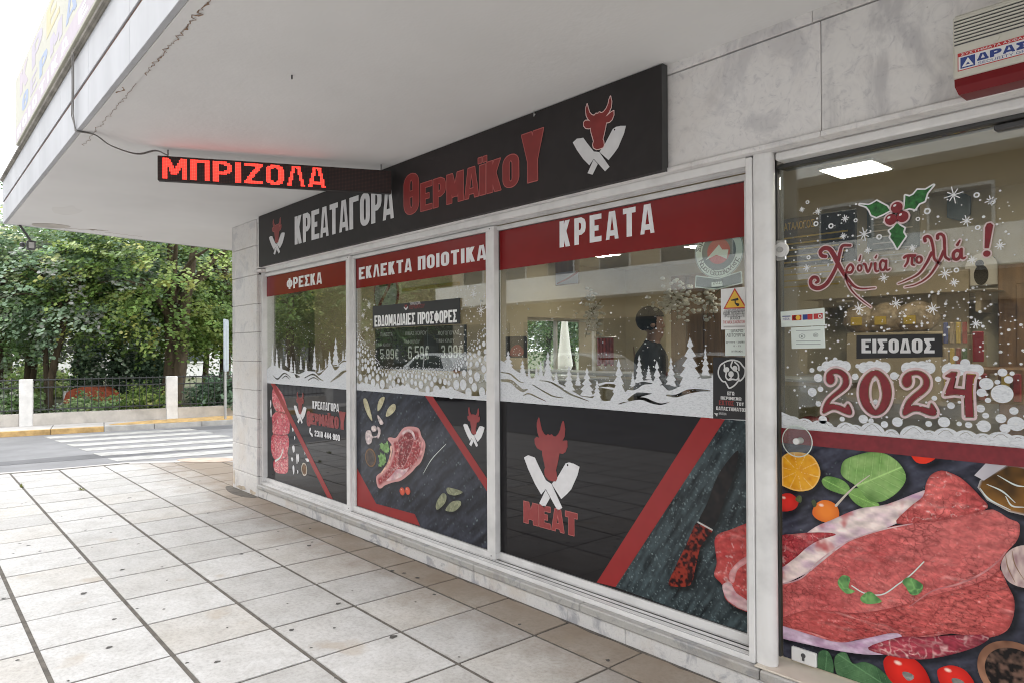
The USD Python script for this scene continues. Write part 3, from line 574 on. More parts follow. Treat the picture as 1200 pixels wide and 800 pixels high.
# corner pier of stacked marble tiles
pier = obj('corner_pier', bx(-7.86, 2.775, -.05, -7.175, 3.4, SOF), 'joint_dirt', B)
zt = [-.02, .204, .5, .795, 1.09, 1.388, 1.688, 1.981, 2.281, 2.583, SOF]
for a, b in zip(zt[:-1], zt[1:]):
    obj('marble_tile', rbx(-7.87, 2.757 + rnd.uniform(0, .003), a + .002, -7.163, 2.785, b - .002, .004), 'marble_pier', pier)
    obj('marble_tile', rbx(-7.872, 2.787, a + .002, -7.85, 3.39, b - .002, .003), 'marble_pier', pier)
    if b <= 2.29 or a < 2.0: obj('marble_tile', rbx(-7.19, 2.787, a + .002, -7.163 , 2.845, min(b, 2.30) - .002, .003), 'marble_pier', pier)
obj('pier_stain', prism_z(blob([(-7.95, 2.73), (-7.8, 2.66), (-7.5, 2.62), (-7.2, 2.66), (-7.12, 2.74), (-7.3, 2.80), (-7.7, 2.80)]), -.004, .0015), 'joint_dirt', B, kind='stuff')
for i_, (x_, z_, a_, b_) in enumerate(((-7.83, .10, .03, .10), (-7.6, .03, .16, .03), (-7.3, .025, .1, .025))):
    q_ = np.random.default_rng(300 + i_); obj('rust_stain', flat(blob([(x_ + a_ * math.cos(t) * q_.uniform(.5, 1.1), max(z_ + b_ * math.sin(t) * q_.uniform(.5, 1.1), .002)) for t in np.linspace(0, 6.28, 12)[:-1]], 4), 2.7562, .0006), ['rust_stain_pale', 'rust_stain_deep'][i_ % 2], B)
r_g = np.random.default_rng(77); gx_ = np.linspace(-7.16, -1.6, 90)
obj('grime_line', prism_z(Polygon([(x, 2.7675) for x in gx_] + [(x, 2.757 - .014 * r_g.random() ** 2) for x in gx_[::-1]]), -.01, .0014), 'joint_dirt', B, kind='stuff')
obj('pier_cap', rbx(-7.20, 2.745, 2.298, -7.02, 2.86, 2.325, .004), 'marble_wall', B)
# lintel
lint = obj('lintel', bx(-7.175, 2.79, 2.35, 3.0, 2.98, SOF), 'joint_dirt', B)
jx = [-7.163, -6.2, -5.2, -4.2, -3.2, -2.2] + [[(-1.2884,2.6143)][0][0]] + [-.55, .4, 1.3, 3.0]
for i, (a, b) in enumerate(zip(jx[:-1], jx[1:])):
    obj('marble_panel', rbx(a + .0015, 2.770, 2.362, b - .0015, 2.80, 2.802, .002), ['marble_wall', 'marble_wall_2'][i % 2], lint)
bxs = [-7.163, -5.9, -4.7, -3.4, -2.2, -1.32, -.9, .1, 3.0]
for i, (a, b) in enumerate(zip(bxs[:-1], bxs[1:])): obj('marble_strip', rbx(a + .001, 2.764, 2.807, b - .001, 2.80, SOF + .002, .002), ['marble_wall_2', 'marble_pier'][i % 2], lint)
for a, b in zip(jx[:-1], jx[1:]): obj('marble_ledge', rbx(a + .001, 2.757, 2.338, b - .001, 2.90, 2.360, .003), 'marble_wall_2', lint)
# step
st_ = obj('step', bx(-7.16, 2.80, -.05, 3.0, 3.1, .112), 'joint_dirt', B)
rx = [-7.163] + [round(p[0], 3) for p in [(-6.486,2.764),(-5.404,2.769),(-4.492,2.778),(-3.711,2.771),(-2.724,2.764),(-2.312,2.771)]] + [-1.5, -.9, 0, 1, 3]
for a, b in zip(rx[:-1], rx[1:]): obj('riser_slab', rbx(a + .001, 2.768, -.02, b - .001, 2.81, .0785, .002), 'marble_step', st_)
tx_ = [-7.175, -6.3, -5.35, -4.4, -3.55, -2.62, -1.57, 0, 3]
for i, (a, b) in enumerate(zip(tx_[:-1], tx_[1:])): obj('tread_slab', rbx(a + .002, 2.756, .0800, b - .002, 3.02, .1245, .006), 'marble_slab', st_)
obj('threshold_slab', rbx(-1.60, 2.771, .1255, .9, 3.05, .1335, .002), 'cream_stone', st_)
# canopy
cs = Polygon([(-9.10, .83), (-9.24, 1.6), (-9.42, 2.3), (-9.62, 3.36), (-9.75, 4.2), (-9.75, 9), (-7.5, 9), (-7.5, 2.95), (4, 2.95), (4, .83)])
can = obj('canopy_slab', prism_z(cs, SOF, 3.28), 'soffit_paint', B)
fx = [-9.118] + [-8.4 + .95 * k for k in range(13)]
for i, (a, b) in enumerate(zip(fx[:-1], fx[1:])):
    obj('fascia_panel', rbx(a + .001, .808, SOF - .004, b - .001, .834, 3.058, .002), 'fascia_marble', can)
    obj('fascia_panel', rbx(a + .001, .808, 3.082, b - .001, .834, 3.292, .002), 'fascia_marble', can)
obj('end_fascia', cat_(*[prism_z(LineString([(-9.112, .835), (-9.252, 1.6), (-9.432, 2.3), (-9.632, 3.36), (-9.765, 4.2), (-9.765, 9)]).buffer(.012, cap_style='flat'), SOF - .002, 3.29)]), 'fascia_marble', can)
obj('fascia_groove', bx(-9.10, .816, 3.057, 4, .83, 3.083), 'groove_rust', can)
obj('fascia_trim', cat_(rbx(-9.13, .796, 3.293, 4, .86, 3.335, .006), tube((-9.12, .795, 3.315), (4, .795, 3.315), .014, 8)), 'fascia_trim', can)
obj('soffit_edge_band', bx(-9.05, .836, SOF - .005, 4, .893, SOF - .0005), 'soffit_paint', can)
r_ = np.random.default_rng(8)
def crack(x0, y0, x1, y1, w, n=26, seed=0):
    q = np.random.default_rng(seed); t = np.linspace(0, 1, n); P = np.stack([x0 + (x1 - x0) * t + q.normal(0, .006, n), y0 + (y1 - y0) * t + q.normal(0, .007, n)], 1)
    W = np.abs(q.normal(0, w, n)); return unary_union([MultiPolygon([Point(a).buffer(max(u, .0008), 4), Point(b).buffer(max(v, .0008), 4)]).convex_hull for a, b, u, v in zip(P[:-1], P[1:], W[:-1], W[1:])])
ck = [crack(-3.75, .897, -2.7, .898, .0020, 70, 1), crack(-5.3, .897, -3.9, .898, .0007, 50, 2), crack(-9.0, 1.35, -8.9, 1.75, .006, 14, 3), crack(-9.02, 1.75, -9.1, 2.15, .002, 14, 4), crack(-4.1, .85, -4.0, .862, .003, 6, 5)]
obj('soffit_cracks', cat_(*[prism_z(p, SOF - .0062, SOF - .0052) for c in ck for p in polys(c)]), 'rust_crack', can, kind='stuff')
for i_, (x_, y_, a_, b_) in enumerate(((-7.9, 1.2, .35, .14),)):
    q_ = np.random.default_rng(200 + i_); obj('water_stain', prism_z(blob([(x_ + a_ * math.cos(t) * q_.uniform(.6, 1.1), y_ + b_ * math.sin(t) * q_.uniform(.6, 1.1)) for t in np.linspace(0, 6.28, 12)[:-1]], 5), SOF - .0014, SOF - .0008), 'soffit_stain', can)
for x_, y_ in ((-3.3, 1.45),): obj('ceiling_hook', tube((x_, y_, SOF - .02), (x_, y_, SOF), .004, 6), 'dark_metal', can)
obj('spalled_patch', prism_z(blob([(-9.08, 1.1), (-8.9, 1.05), (-8.78, 1.2), (-8.85, 1.38), (-9.05, 1.32)]), SOF - .004, SOF - .001), 'concrete_wall', can)
# upper storeys and the rest of the shell
obj('upper_wall', bx(-7.87, 2.772, 3.281, 6, 12, 13), 'tan_render', B)
sw = obj('side_wall', cat_(bx(-7.84, 3.41, -.1, -7.3, 6.66, SOF), bx(-7.84, 8.27, -.1, -7.3, 12, SOF), bx(-7.84, 6.66, -.1, -7.3, 8.27, 1.06), bx(-7.84, 6.66, 1.95, -7.3, 8.27, SOF)), 'room_wall', B)
wf = obj('side_window', cat_(*[rbx(-7.52, a, b, -7.46, c, d) for a, b, c, d in ((6.66, 1.06, 6.70, 1.95), (8.23, 1.06, 8.27, 1.95), (6.70, 1.06, 8.23, 1.10), (6.70, 1.91, 8.23, 1.95), (7.38, 1.10, 7.42, 1.91))]), 'alu_white', B)
obj('window_sill', rbx(-7.6, 6.6, 1.03, -7.22, 8.3, 1.058), 'marble_pier', wf)
obj('front_wall', bx(.95, 2.775, 0, 6, 3.1, 2.34), 'marble_wall', B)
obj('room_floor', bx(-7.3, 3.1, -.05, 1.4, 8.8, .118), 'room_floor', B)
obj('room_ceiling', bx(-7.3, 2.985, 2.75, 1.4, 8.8, 2.80), 'room_ceiling', B)
obj('back_wall', bx(-7.3, 8.8, 0, 1.6, 8.95, 2.8), 'room_wall', B)
obj('partition_wall', cat_(bx(-3.75, 6.5, 0, 1.4, 6.6, 2.75), bx(-3.75, 6.6, 0, -3.65, 8.8, 2.75)), 'room_wall', B)
obj('right_room_wall', bx(1.4, 3.1, 0, 1.6, 8.8, 2.8), 'room_wall', B)

# ------------------------------------------------------------------ storefront frame
FR = thing('storefront_frame', 'white aluminium storefront frame with sill tracks and rounded door post', 'frame')
obj('sill', cat_(rbx(-7.163, 2.798, .1248, -1.63, 2.806, .150, .002), bx(-7.163, 2.806, .1248, -1.63, 2.94, .134)), 'alu_white', FR)
obj('track_bed', bx(-7.163, 2.8065, .1342, -1.63, 2.939, .1365), 'alu_dark', FR)
for y0_, y1_ in ((2.8125, 2.843), (2.856, 2.880), (2.896, 2.915)): obj('sill_track', rbx(-7.163, y0_, .1468, -1.642, y1_, .1496, .0008), 'alu_white', FR)
obj('head', cat_(rbx(-7.163, 2.80, 2.297, -1.64, 2.812, 2.3375, .002), bx(-7.163, 2.812, 2.318, -1.64, 2.95, 2.3375)), 'alu_white', FR)
for y in (2.85, 2.882): obj('head_track', bx(-7.163, y - .003, 2.292, -1.64, y + .003, 2.318), 'alu_white', FR)
obj('jamb', rbx(-7.163, 2.806, .150, -7.135, 2.93, 2.297, .002), 'alu_white', FR)
po = Polygon([(-1.606, 2.93), (-1.606, 2.803), (-1.59, 2.798), (-1.555, 2.798), (-1.54, 2.803), (-1.528, 2.813), (-1.523, 2.83), (-1.530, 2.85), (-1.572, 2.93)])
obj('door_post', prism_z(po, .1340, 2.3375), 'alu_white', FR, smooth=40)
obj('post_strip', rbx(-1.640, 2.796, .1255, -1.610, 2.93, 2.332, .003), 'alu_white', FR)
obj('door_jamb', bx(-1.606, 2.931, .134, -1.562, 2.985, 2.3375), 'alu_dark', FR)
obj('door_head', rbx(-1.521, 2.830, 2.300, .95, 2.95, 2.337, .008), 'alu_white', FR)
obj('door_gap', bx(-1.545, 2.90, 2.285, .95, 2.985, 2.2995), 'alu_dark', FR)
obj('seal', bx(-1.6405, 2.80, .16, -1.6395, 2.9, 2.29), 'alu_dark', FR)

# ------------------------------------------------------------------ sliding windows
Y1, Y2, Y3, YD = 2.855, 2.887, 2.917, 2.925
def window(label, gx0, gx1, gz0, gz1, y, ls, rs, fy, bot=.151):
    t = thing('shop_window', label, 'window')
    obj('pane', bx(gx0 - .006, y, gz0 - .006, gx1 + .006, y + .006, gz1 + .006), 'window_glass', t)
    obj('bottom_rail', rbx(gx0 - ls, fy, bot, gx1 + rs, y + .012, gz0, .002), 'alu_white', t)
    obj('top_rail', rbx(gx0 - ls, fy, gz1, gx1 + rs, y + .012, 2.290, .002), 'alu_white', t)
    obj('stile', rbx(gx0 - ls, fy - .0005, gz0 + .0005, gx0, y + .012, gz1 - .0005, .002), 'alu_white', t)
    obj('stile', rbx(gx1, fy - .0005, gz0 + .0005, gx1 + rs, y + .012, gz1 - .0005, .002), 'alu_white', t)
    for a_, b_, c_, d_ in ((gx0, gz0 - .0005, gx1, gz0 + .0035), (gx0, gz1 - .0035, gx1, gz1 + .0005), (gx0 - .0005, gz0 + .004, gx0 + .003, gz1 - .004), (gx1 - .003, gz0 + .004, gx1 + .0005, gz1 - .004)): obj('gasket', bx(a_, y - .0055, b_, c_, y - .0001, d_), 'alu_dark', t)
    for z_ in (.17, 2.275):
        m_ = trimesh.creation.cylinder(.004, .003, sections=10); m_.apply_transform(trimesh.transformations.rotation_matrix(math.pi / 2, (1, 0, 0))); m_.apply_translation((gx1 + rs * .5, fy - .001, z_)); obj('screw', m_, 'dark_metal', t)
    return t
g1 = [(-7.1432,1.1498),(-5.3862,1.2098)]; g2 = [(-5.3017,1.2115),(-3.5408,1.2716)]; g3 = [(-3.4641,1.2731),(-1.7065,1.3331)]
GZ1 = [(-7.1275,2.2773),(-7.1482,0.1942),(-6.196,0.2016)]; GZ2 = [(-4.3057,2.3119),(-5.3112,0.191),(-4.3245,0.1964)]; GZ3 = [(-2.4328,2.2648),(-3.4588,0.205),(-2.4498,0.1949)]
W1 = window('far left shop window under ΦΡΕΣΚΑ, steaks printed beside a red stripe', g1[0][0], g1[1][0], .190, 2.258, Y1, .028, .062, Y1 - .02)
W2 = window('middle shop window under ΕΚΛΕΚΤΑ ΠΟΙΟΤΙΚΑ, with a bone-in steak print', g2[0][0], g2[1][0], .192, 2.262, Y2, .05, .082, Y2 - .022)
W3 = window('widest shop window under ΚΡΕΑΤΑ, with a bull emblem and printed knife', g3[0][0], g3[1][0], .195, 2.262, Y3, .06, .05, Y3 - .02)

# ------------------------------------------------------------------ prints on the windows
def ly(y, k): return y - .0006 * (k + 1)
ITEMS = {}
_paint = paint
def paint(name, g, y, step, fn, parent, mat='printed_film', label=None):
    if name != 'printed_slate': ITEMS.setdefault(parent.split('/')[2], []).append(g)
    return _paint(name, g, y, step, fn, parent, mat, label)
LATE = []
def photo_slate(parent, g, y, step, fn, dx=.010, dz=-.012, soft=.022):
    """the printed table top, with the soft shadows the printed photograph itself shows under its items"""
    def run():
        its = unary_union(ITEMS.get(parent.split('/')[2], [])); B_ = its.segmentize(.004)
        bp = np.vstack([np.array(r.coords) for p in polys(B_) for r in [p.exterior]]); T = cKDTree(bp)
        def f2(x, z, d):
            q = np.stack([x - dx, z - dz], 1); dist = T.query(q)[0]; ins = shapely.contains_xy(its, q[:, 0], q[:, 1]); k = np.where(ins, 1, np.clip(1 - dist / soft, 0, 1))
            return fn(x, z, d) * (1 - .75 * k ** 1.3)[..., None]
        paint('printed_slate', g, y, step, f2, parent)
    LATE.append(run)
def leaf2_fn(a, b, base, tip, seed, n=7):
    base, tip = np.array(base), np.array(tip); L = np.linalg.norm(tip - base); ax = (tip - base) / L
    def fn(x, z, d):
        t = ((x - base[0]) * ax[0] + (z - base[1]) * ax[1]) / L; s = (-(x - base[0]) * ax[1] + (z - base[1]) * ax[0]) / L
        c = mixc(lin(*a), lin(*b), nz(x, z, 22, 4, seed) * 1.5 - .25 + .25 * s)
        v = np.abs(((t - np.abs(s) * .75 + .03 * nz(x, z, 30, 2, seed + 2)) * n) % 1 - .5); c = mixc(c, lin(*b) * 1.25, (v - .44) * 14 * .7); c = c * (1 - .16 * np.clip(1 - np.abs(v - .38) / .08, 0, 1))[..., None]
        c = mixc(c, lin(*b) * 1.45, 1 - np.abs(s) / .018); c = c * (.88 + .24 * nz(x, z, 120, 2, seed + 4))[..., None]
        return mixc(c, lin(*a) * .7, .5 - d / .008)
    return fn
def meat_fn(a, b, seed, crack=.9, marb=.0, s=14, fibre=(1, 1)):
    """raw meat: fine fibre grain, a net of thin dark cracks, pale fat flecks"""
    def fn(x, z, d):
        wx, wz = .02 * (nz(x, z, 26, 2, seed + 3) - .5), .02 * (nz(x, z, 26, 2, seed + 4) - .5)
        u, w = (x + wx) * fibre[0], (z + wz) * fibre[1]
        c = mixc(a, b, nz(x, z, s * .4, 3, seed) * 1.5 + nz(u, w, s * 4, 3, seed + 7) * .9 - .75)
        k = ridge(u, w, s * 3.2, 2, seed + 1); dens = np.clip(nz(x, z, s * .5, 2, seed + 8) * 3 - .9, .15, 1)
        c = mixc(c, np.asarray(b) * .5, (k - crack) / (1.001 - crack) * .6 * dens)
        if s < 14.5:   # cell-like cracks between bundles of fibre
            sp = .33 / s; r = np.random.default_rng(seed); gx, gz = np.meshgrid(np.arange(u.min() - .05, u.max() + .05, sp), np.arange(w.min() - .05, w.max() + .05, sp))
            P = np.stack([gx.ravel(), gz.ravel()], 1) + r.uniform(-.5, .5, (gx.size, 2)) * sp
            dd = cKDTree(P).query(np.stack([u + .35 * sp * (nz(x, z, 60, 3, seed + 11) - .5) * 2, w + .35 * sp * (nz(x, z, 60, 3, seed + 12) - .5) * 2], 1), k=2)[0]
            e = (dd[:, 1] - dd[:, 0]) / sp; vis = np.clip(nz(x, z, s * .55, 3, seed + 13) * 6 - 2.45, 0, 1)
            c = mixc(c, np.asarray(b) * .36, (1 - e / .14) * .9 * vis); c = c * (1 + .10 * np.clip(e - .25, -.2, .4))[..., None]
        if marb: c = mixc(c, lin(222, 186, 182), (ridge(x, z, s * 2.4, 2, seed + 2) - (1 - marb)) / marb * np.clip(nz(x, z, s, 2, seed + 6) * 4 - 1.3, 0, 1))
        c = c * (.84 + .32 * nz(u, w, s * 11, 2, seed + 5))[..., None]
        c = mixc(c, lin(236, 176, 170), (nz(u * .35, w * 1.6, s * 2.6, 4, seed + 21) - .56) * 3.2 * np.clip(nz(x, z, s * .35, 2, seed + 22) * 3 - 1.1, 0, 1))
        hgt = lambda p, q: .8 * nz(p * 1.0, q * 1.8, s * 2.4, 4, seed + 31) + .7 * nz(p, q, s * .5, 2, seed + 32)
        e3 = hgt(x - .004, z + .005) - hgt(x + .004, z - .005); c = c * np.clip(1 + 1.5 * e3, .6, 1.6)[..., None]
        c = mixc(c, lin(250, 226, 222), (e3 - .19) * 5 * np.clip(nz(x, z, s * 5, 2, seed + 33) * 3 - 1, 0, 1))
        c = mixc(c, np.asarray(b) * .45, .5 - d / .022)
        return mixc(c, lin(236, 186, 178), (nz(u, w, s * 9, 2, seed + 9) - .78) * 3)
    return fn
def fat_fn(seed, s=16, tint=(228, 208, 206), shade=(190, 128, 140)):
    def fn(x, z, d):
        c = mixc(lin(*tint), lin(*shade), nz(x, z * 2, s, 5, seed) * 2.2 - .75); e = nz(x - .006, z * 1.6 + .012, s * 1.4, 4, seed + 3) - nz(x + .006, z * 1.6 - .012, s * 1.4, 4, seed + 3)
        return mixc(c * np.clip(1 + 1.1 * e, .6, 1.5)[..., None], lin(*shade) * .7, .4 - d / .02)
    return fn
def slate_fn(seed, a=(44, 46, 58), b=(80, 84, 98), rot=0.5, s=9, specks=.0):
    def fn(x, z, d):
        u = x * math.cos(rot) + z * math.sin(rot); w = -x * math.sin(rot) + z * math.cos(rot)
        c = mixc(lin(*a), lin(*b), nz(u, w * 5, s, 5, seed) * 2.0 - .6); c = c * (.6 + .8 * nz(x, z, 60, 2, seed + 1))[..., None]
        if specks: c = mixc(c, lin(128, 144, 146), (nz(x, z, 140, 2, seed + 2) - (1 - specks)) * 5)
        return c
    return fn
def leaf_fn(a, b, seed, axis=(1, .4)):
    def fn(x, z, d):
        u = x * axis[0] + z * axis[1]; w = -x * axis[1] + z * axis[0]
        c = mixc(lin(*a), lin(*b), nz(x, z, 40, 3, seed) * 1.7 - .35)
        return mixc(c, lin(*b) * 1.35, (ridge(u, w, 30, 2, seed + 1) - .88) * 6)
    return fn
def ball_fn(c0, r, base, dark, hi=(-.35, .4), edge=.75):
    def fn(x, z, d):
        u, w = (x - c0[0]) / r, (z - c0[1]) / r; k = np.sqrt(u * u + w * w)
        c = mixc(lin(*base), lin(*dark), (k - .35) * edge)
        return mixc(c, lin(252, 222, 205), 1 - ((u - hi[0]) ** 2 * 3 + (w - hi[1]) ** 2 * 9) * 6)
    return fn
def clean(p): return Polygon(p).buffer(0)

# emblem: bull head over crossed cleavers, from its own outline, in head-width units
_H = [(-2.5055,2.7836),(-2.5139,2.7656),(-2.5149,2.7489),(-2.5106,2.7242),(-2.4998,2.7046),(-2.4836,2.6871),(-2.4971,2.6952),(-2.5199,2.6995),(-2.531,2.6921),(-2.5293,2.6748),(-2.5157,2.6593),(-2.493,2.6524),(-2.4812,2.653),(-2.4778,2.6287),(-2.4664,2.5959),(-2.4603,2.5778),(-2.4667,2.5625),(-2.4623,2.5448),(-2.4428,2.5319),(-2.4225,2.5294),(-2.3962,2.5316),(-2.3901,2.5421),(-2.3934,2.5626),(-2.3985,2.5736),(-2.3896,2.5979),(-2.3807,2.6254),(-2.3736,2.6532),(-2.3521,2.6512),(-2.335,2.6599),(-2.3238,2.6799),(-2.3245,2.7008),(-2.3432,2.6978),(-2.3647,2.6883),(-2.3776,2.6857),(-2.356,2.7011),(-2.3404,2.7232),(-2.3376,2.7518),(-2.3451,2.7799),(-2.3537,2.7659),(-2.3599,2.7447),(-2.373,2.7252),(-2.3921,2.7118),(-2.4078,2.7112),(-2.4209,2.7192),(-2.4298,2.7136),(-2.4448,2.7174),(-2.4565,2.7104),(-2.4743,2.7183),(-2.4896,2.7356),(-2.4993,2.7617)]
_C1 = [(-2.3312,2.6102),(-2.31,2.6161),(-2.2808,2.6142),(-2.2455,2.6056),(-2.2581,2.5703),(-2.2967,2.5084),(-2.3237,2.4851),(-2.3605,2.4583),(-2.4009,2.495),(-2.4226,2.5129),(-2.3831,2.5471)]
_C1h = [(-2.4316,2.4916),(-2.4629,2.4815),(-2.5058,2.4196),(-2.4707,2.4048),(-2.4319,2.4552),(-2.4096,2.4969)]
_C2 = [(-2.6113,2.6052),(-2.5809,2.6189),(-2.5344,2.6129),(-2.5072,2.5783),(-2.4536,2.5162),(-2.4583,2.4892),(-2.4928,2.4588),(-2.5354,2.4999),(-2.5814,2.5574)]
_C2h = [(-2.4625,2.5248),(-2.4226,2.5129),(-2.354,2.423),(-2.3842,2.4061),(-2.4628,2.4882)]
_cx, _cz = np.mean(np.array(_H), 0); _ht = max(p[1] for p in _H) - min(p[1] for p in _C1h)
def _un(p): return clean([((a - _cx) / _ht, (b - _cz) / _ht) for a, b in p])
HEAD = _un(_H); CLEAVE = unary_union([_un(p) for p in (_C1, _C1h)]).difference(Point(((_C1[0][0] * .86 + _C1[3][0] * .14) - _cx) / _ht, (_C1[0][1] - .006 - _cz) / _ht).buffer(.012)), unary_union([_un(p) for p in (_C2, _C2h)])
EX = unary_union([HEAD, *CLEAVE]).bounds
def emblem(parent, x0, z0, x1, z1, y, red='sign_red', edge='sign_pink_edge', white='sign_white', mir=1):
    """fits the emblem into the box (x0, z0)-(x1, z1)"""
    sx, sz = (x1 - x0) / (EX[2] - EX[0]), (z1 - z0) / (EX[3] - EX[1])
    f = lambda g: affinity.translate(affinity.scale(affinity.translate(g, -EX[0], -EX[1]), sx, sz, origin=(0, 0)), x0, z0)
    h = f(HEAD); gap = h.buffer(.012 * sz)
    a, b = f(CLEAVE[0]), f(CLEAVE[1])
    obj('cleaver', flat(a.difference(b.buffer(.008 * sz)).difference(gap), y), white, parent); obj('cleaver', flat(b.difference(gap), y), white, parent)
    hp = obj('bull_head', flat(h, y - .0004), red, parent)
    obj('outline', flat(h.buffer(.012 * sz).difference(h), y - .0002), edge, hp)
def lettering(parent, g, y, mat, name='letter', edge=None, ew=.004):
    for p in polys(g):
        k = obj(name, flat(p, y), mat, parent)
        if edge: obj('outline', flat(p.buffer(ew).difference(p), y + .0002), edge, k)
def tbox(q): return q[0][0], q[0][1], q[1][0] - q[0][0], q[3][1] - q[0][1]

# --- red heading bands, black lower film
def heading(W, y, x0, x1, zb, zt, word, q, tx, gap):
    obj('red_band', flat(sbox(x0 + .001, zb, x1 - .001, zt - .001), ly(y, 0)), 'film_red', W)
    a, b, w, h = tbox(q); lettering(W, text(word, a, b, w, h, tx, .19, gap), ly(y, 1), 'film_white', 'heading_letter')
heading(W1, Y1, g1[0][0], g1[1][0], 2.052, 2.258, 'ΦΡΕΣΚΑ', [(-6.6329,2.0945),(-5.8743,2.0848),(-5.8733,2.1909),(-6.6319,2.2001)], .37, .2)
heading(W2, Y2, g2[0][0], g2[1][0], [(-4.3647,2.0152)][0][1], 2.262, 'ΕΚΛΕΚΤΑ ΠΟΙΟΤΙΚΑ', [(-5.2536,2.0845),(-3.5604,2.081),(-3.5595,2.1858),(-5.2526,2.1845)], .40, .2)
heading(W3, Y3, g3[0][0], g3[1][0], [(-2.4349,2.0085)][0][1], 2.262, 'ΚΡΕΑΤΑ', [(-2.9122,2.0919),(-2.2254,2.0761),(-2.2244,2.1967),(-2.9109,2.2449)], .40, .34)
ZW = {1: [(-7.1386,1.1676),(-5.3912,1.1625)], 2: [(-5.3023,1.154),(-3.5417,1.1742)], 3: [(-3.4565,1.1687),(-1.8912,1.1639)]}
zw1, zw2, zw3 = (float(np.mean([p[1] for p in ZW[k]])) for k in (1, 2, 3))
for W, y, g, z0, zw in ((W1, Y1, g1, .190, zw1), (W2, Y2, g2, .192, zw2), (W3, Y3, g3, .195, zw3)):
    obj('black_film', flat(sbox(g[0][0] + .001, z0 + .001, g[1][0] - .001, zw), ly(y, 0)), 'film_black', W)

# --- far left window: steaks, stripe, shop name
A1 = sbox(g1[0][0] + .002, .192, g1[1][0] - .002, zw1)
st1 = LineString([(-7.0272,1.1974),(-5.6733,0.1512)]).buffer(.033).intersection(A1)
for k, p in enumerate([[(-6.9364,1.1519),(-6.8158,1.1074),(-6.7152,1.0427),(-6.6335,0.9376),(-6.611,0.8955),(-6.784,0.8844),(-6.9041,0.8935),(-6.9912,0.9589),(-7.0078,1.0714)], [(-6.9042,0.8823),(-6.7503,0.8783),(-6.6111,0.8846),(-6.6343,0.8559),(-6.5763,0.7922),(-6.5868,0.7101),(-6.636,0.6787),(-6.7862,0.6586),(-6.9871,0.655),(-7.0002,0.7601),(-7.0102,0.8302)], [(-6.9871,0.6479),(-6.7863,0.6544),(-6.6328,0.6708),(-6.5944,0.601),(-6.6379,0.4878),(-6.6878,0.4414),(-6.9439,0.3983),(-7.0315,0.4735),(-7.0377,0.5724)], [(-6.9615,0.3893),(-6.6879,0.4345),(-6.6281,0.4889),(-6.6158,0.4087),(-6.6397,0.3038),(-6.8241,0.2703),(-6.9555,0.2843)]]):
    paint('printed_steak', blob(p, 4), ly(Y1, 1), .008, meat_fn(lin(205, 92, 104), lin(176, 52, 66), 40 + k, .93, .16, 22), W1)
obj('red_stripe', flat(st1, ly(Y1, 3)), 'stripe_red', W1)
obj('rosemary_sprig', flat(stroke([(-6.9265,0.3835),(-6.8225,0.4261),(-6.761,0.4814),(-6.7369,0.5322)], .022, .008), ly(Y1, 2)), 'print_pale', W1)
for c, (rx_, rz_) in zip([(-6.492,0.5506),(-6.5249,0.4463),(-6.4141,0.4656),(-6.3829,0.4758),(-6.186,0.4787),(-6.494,0.3494),(-6.3998,0.3413),(-6.5061,0.7371),(-6.4656,0.6602),(-6.2389,0.5572),(-7.0446,0.956),(-7.0348,0.8641)], ((.035,.035),(.03,.02),(.02,.05),(.02,.04),(.05,.015),(.025,.045),(.015,.018),(.022,.02),(.014,.018),(.012,.035),(.018,.04),(.02,.045))):
    obj('garlic_piece', flat(blob([(c[0] + rx_ * .8 * math.cos(t) * (1 + .25 * math.sin(3 * t)), c[1] + rz_ * math.sin(t)) for t in np.linspace(0, 6.28, 8)[:-1]]), ly(Y1, 2)), 'film_white', W1)
_b = ell([(-6.2556,0.3832)][0], .062, .062)
obj('spice_bowl', flat(_b.difference(affinity.scale(_b, .8, .8)), ly(Y1, 2)), 'cream_stone', W1); obj('spices', flat(affinity.scale(_b, .75, .75), ly(Y1, 2)), 'rust_crack', W1, kind='stuff')
e1 = [(-6.4778,0.8071),(-6.1988,1.1022)]
emblem(W1, e1[0][0], e1[0][1], e1[1][0], e1[1][1], ly(Y1, 4), 'sign_red', 'sign_red_edge', 'film_white')
a, b, w, h = tbox([(-6.0717,0.9652),(-5.5543,0.9658),(-5.5537,1.036),(-6.071,1.037)]); lettering(W1, text('ΚΡΕΑΤΑΓΟΡΑ', a, b, w, h, .38, .17, .12), ly(Y1, 4), 'film_white', 'name_letter')
def shop_name(parent, a, b, w, h, y, mat, edge, ew):
    """large initial, small capitals, tall final letter"""
    lettering(parent, text('Θ', a, b - h * .16, w * .105, h * .92, .4, .14), y, mat, 'name_letter', edge, ew)
    lettering(parent, text('ΕΡΜΑΪΚΟ', a + w * .117, b, w * .715, h * .66, .38, .17, .08), y, mat, 'name_letter', edge, ew)
    lettering(parent, text('Υ', a + w * .84, b, w * .16, h * 1.0, .40, .2), y, mat, 'name_letter', edge, ew)
a, b, w, h = tbox([(-6.1901,0.8237),(-5.4359,0.8351),(-5.4346,0.9671),(-6.1887,0.9682)]); shop_name(W1, a, b, w, h, ly(Y1, 4), 'film_red_letter', 'sign_red', .006)
a, b, w, h = tbox([(-6.0299,0.7165),(-5.537,0.7275),(-5.5365,0.7782),(-6.0294,0.7703)]); lettering(W1, text('2310 444 900', a, b, w, h, .4, .2, .12), ly(Y1, 4), 'film_white', 'digit')
obj('phone_mark', flat(stroke([(a - .09, b + h), (a - .10, b + h * .5), (a - .05, b + h * .05)], .03, .03, mid=.012), ly(Y1, 4)), 'film_white', W1)

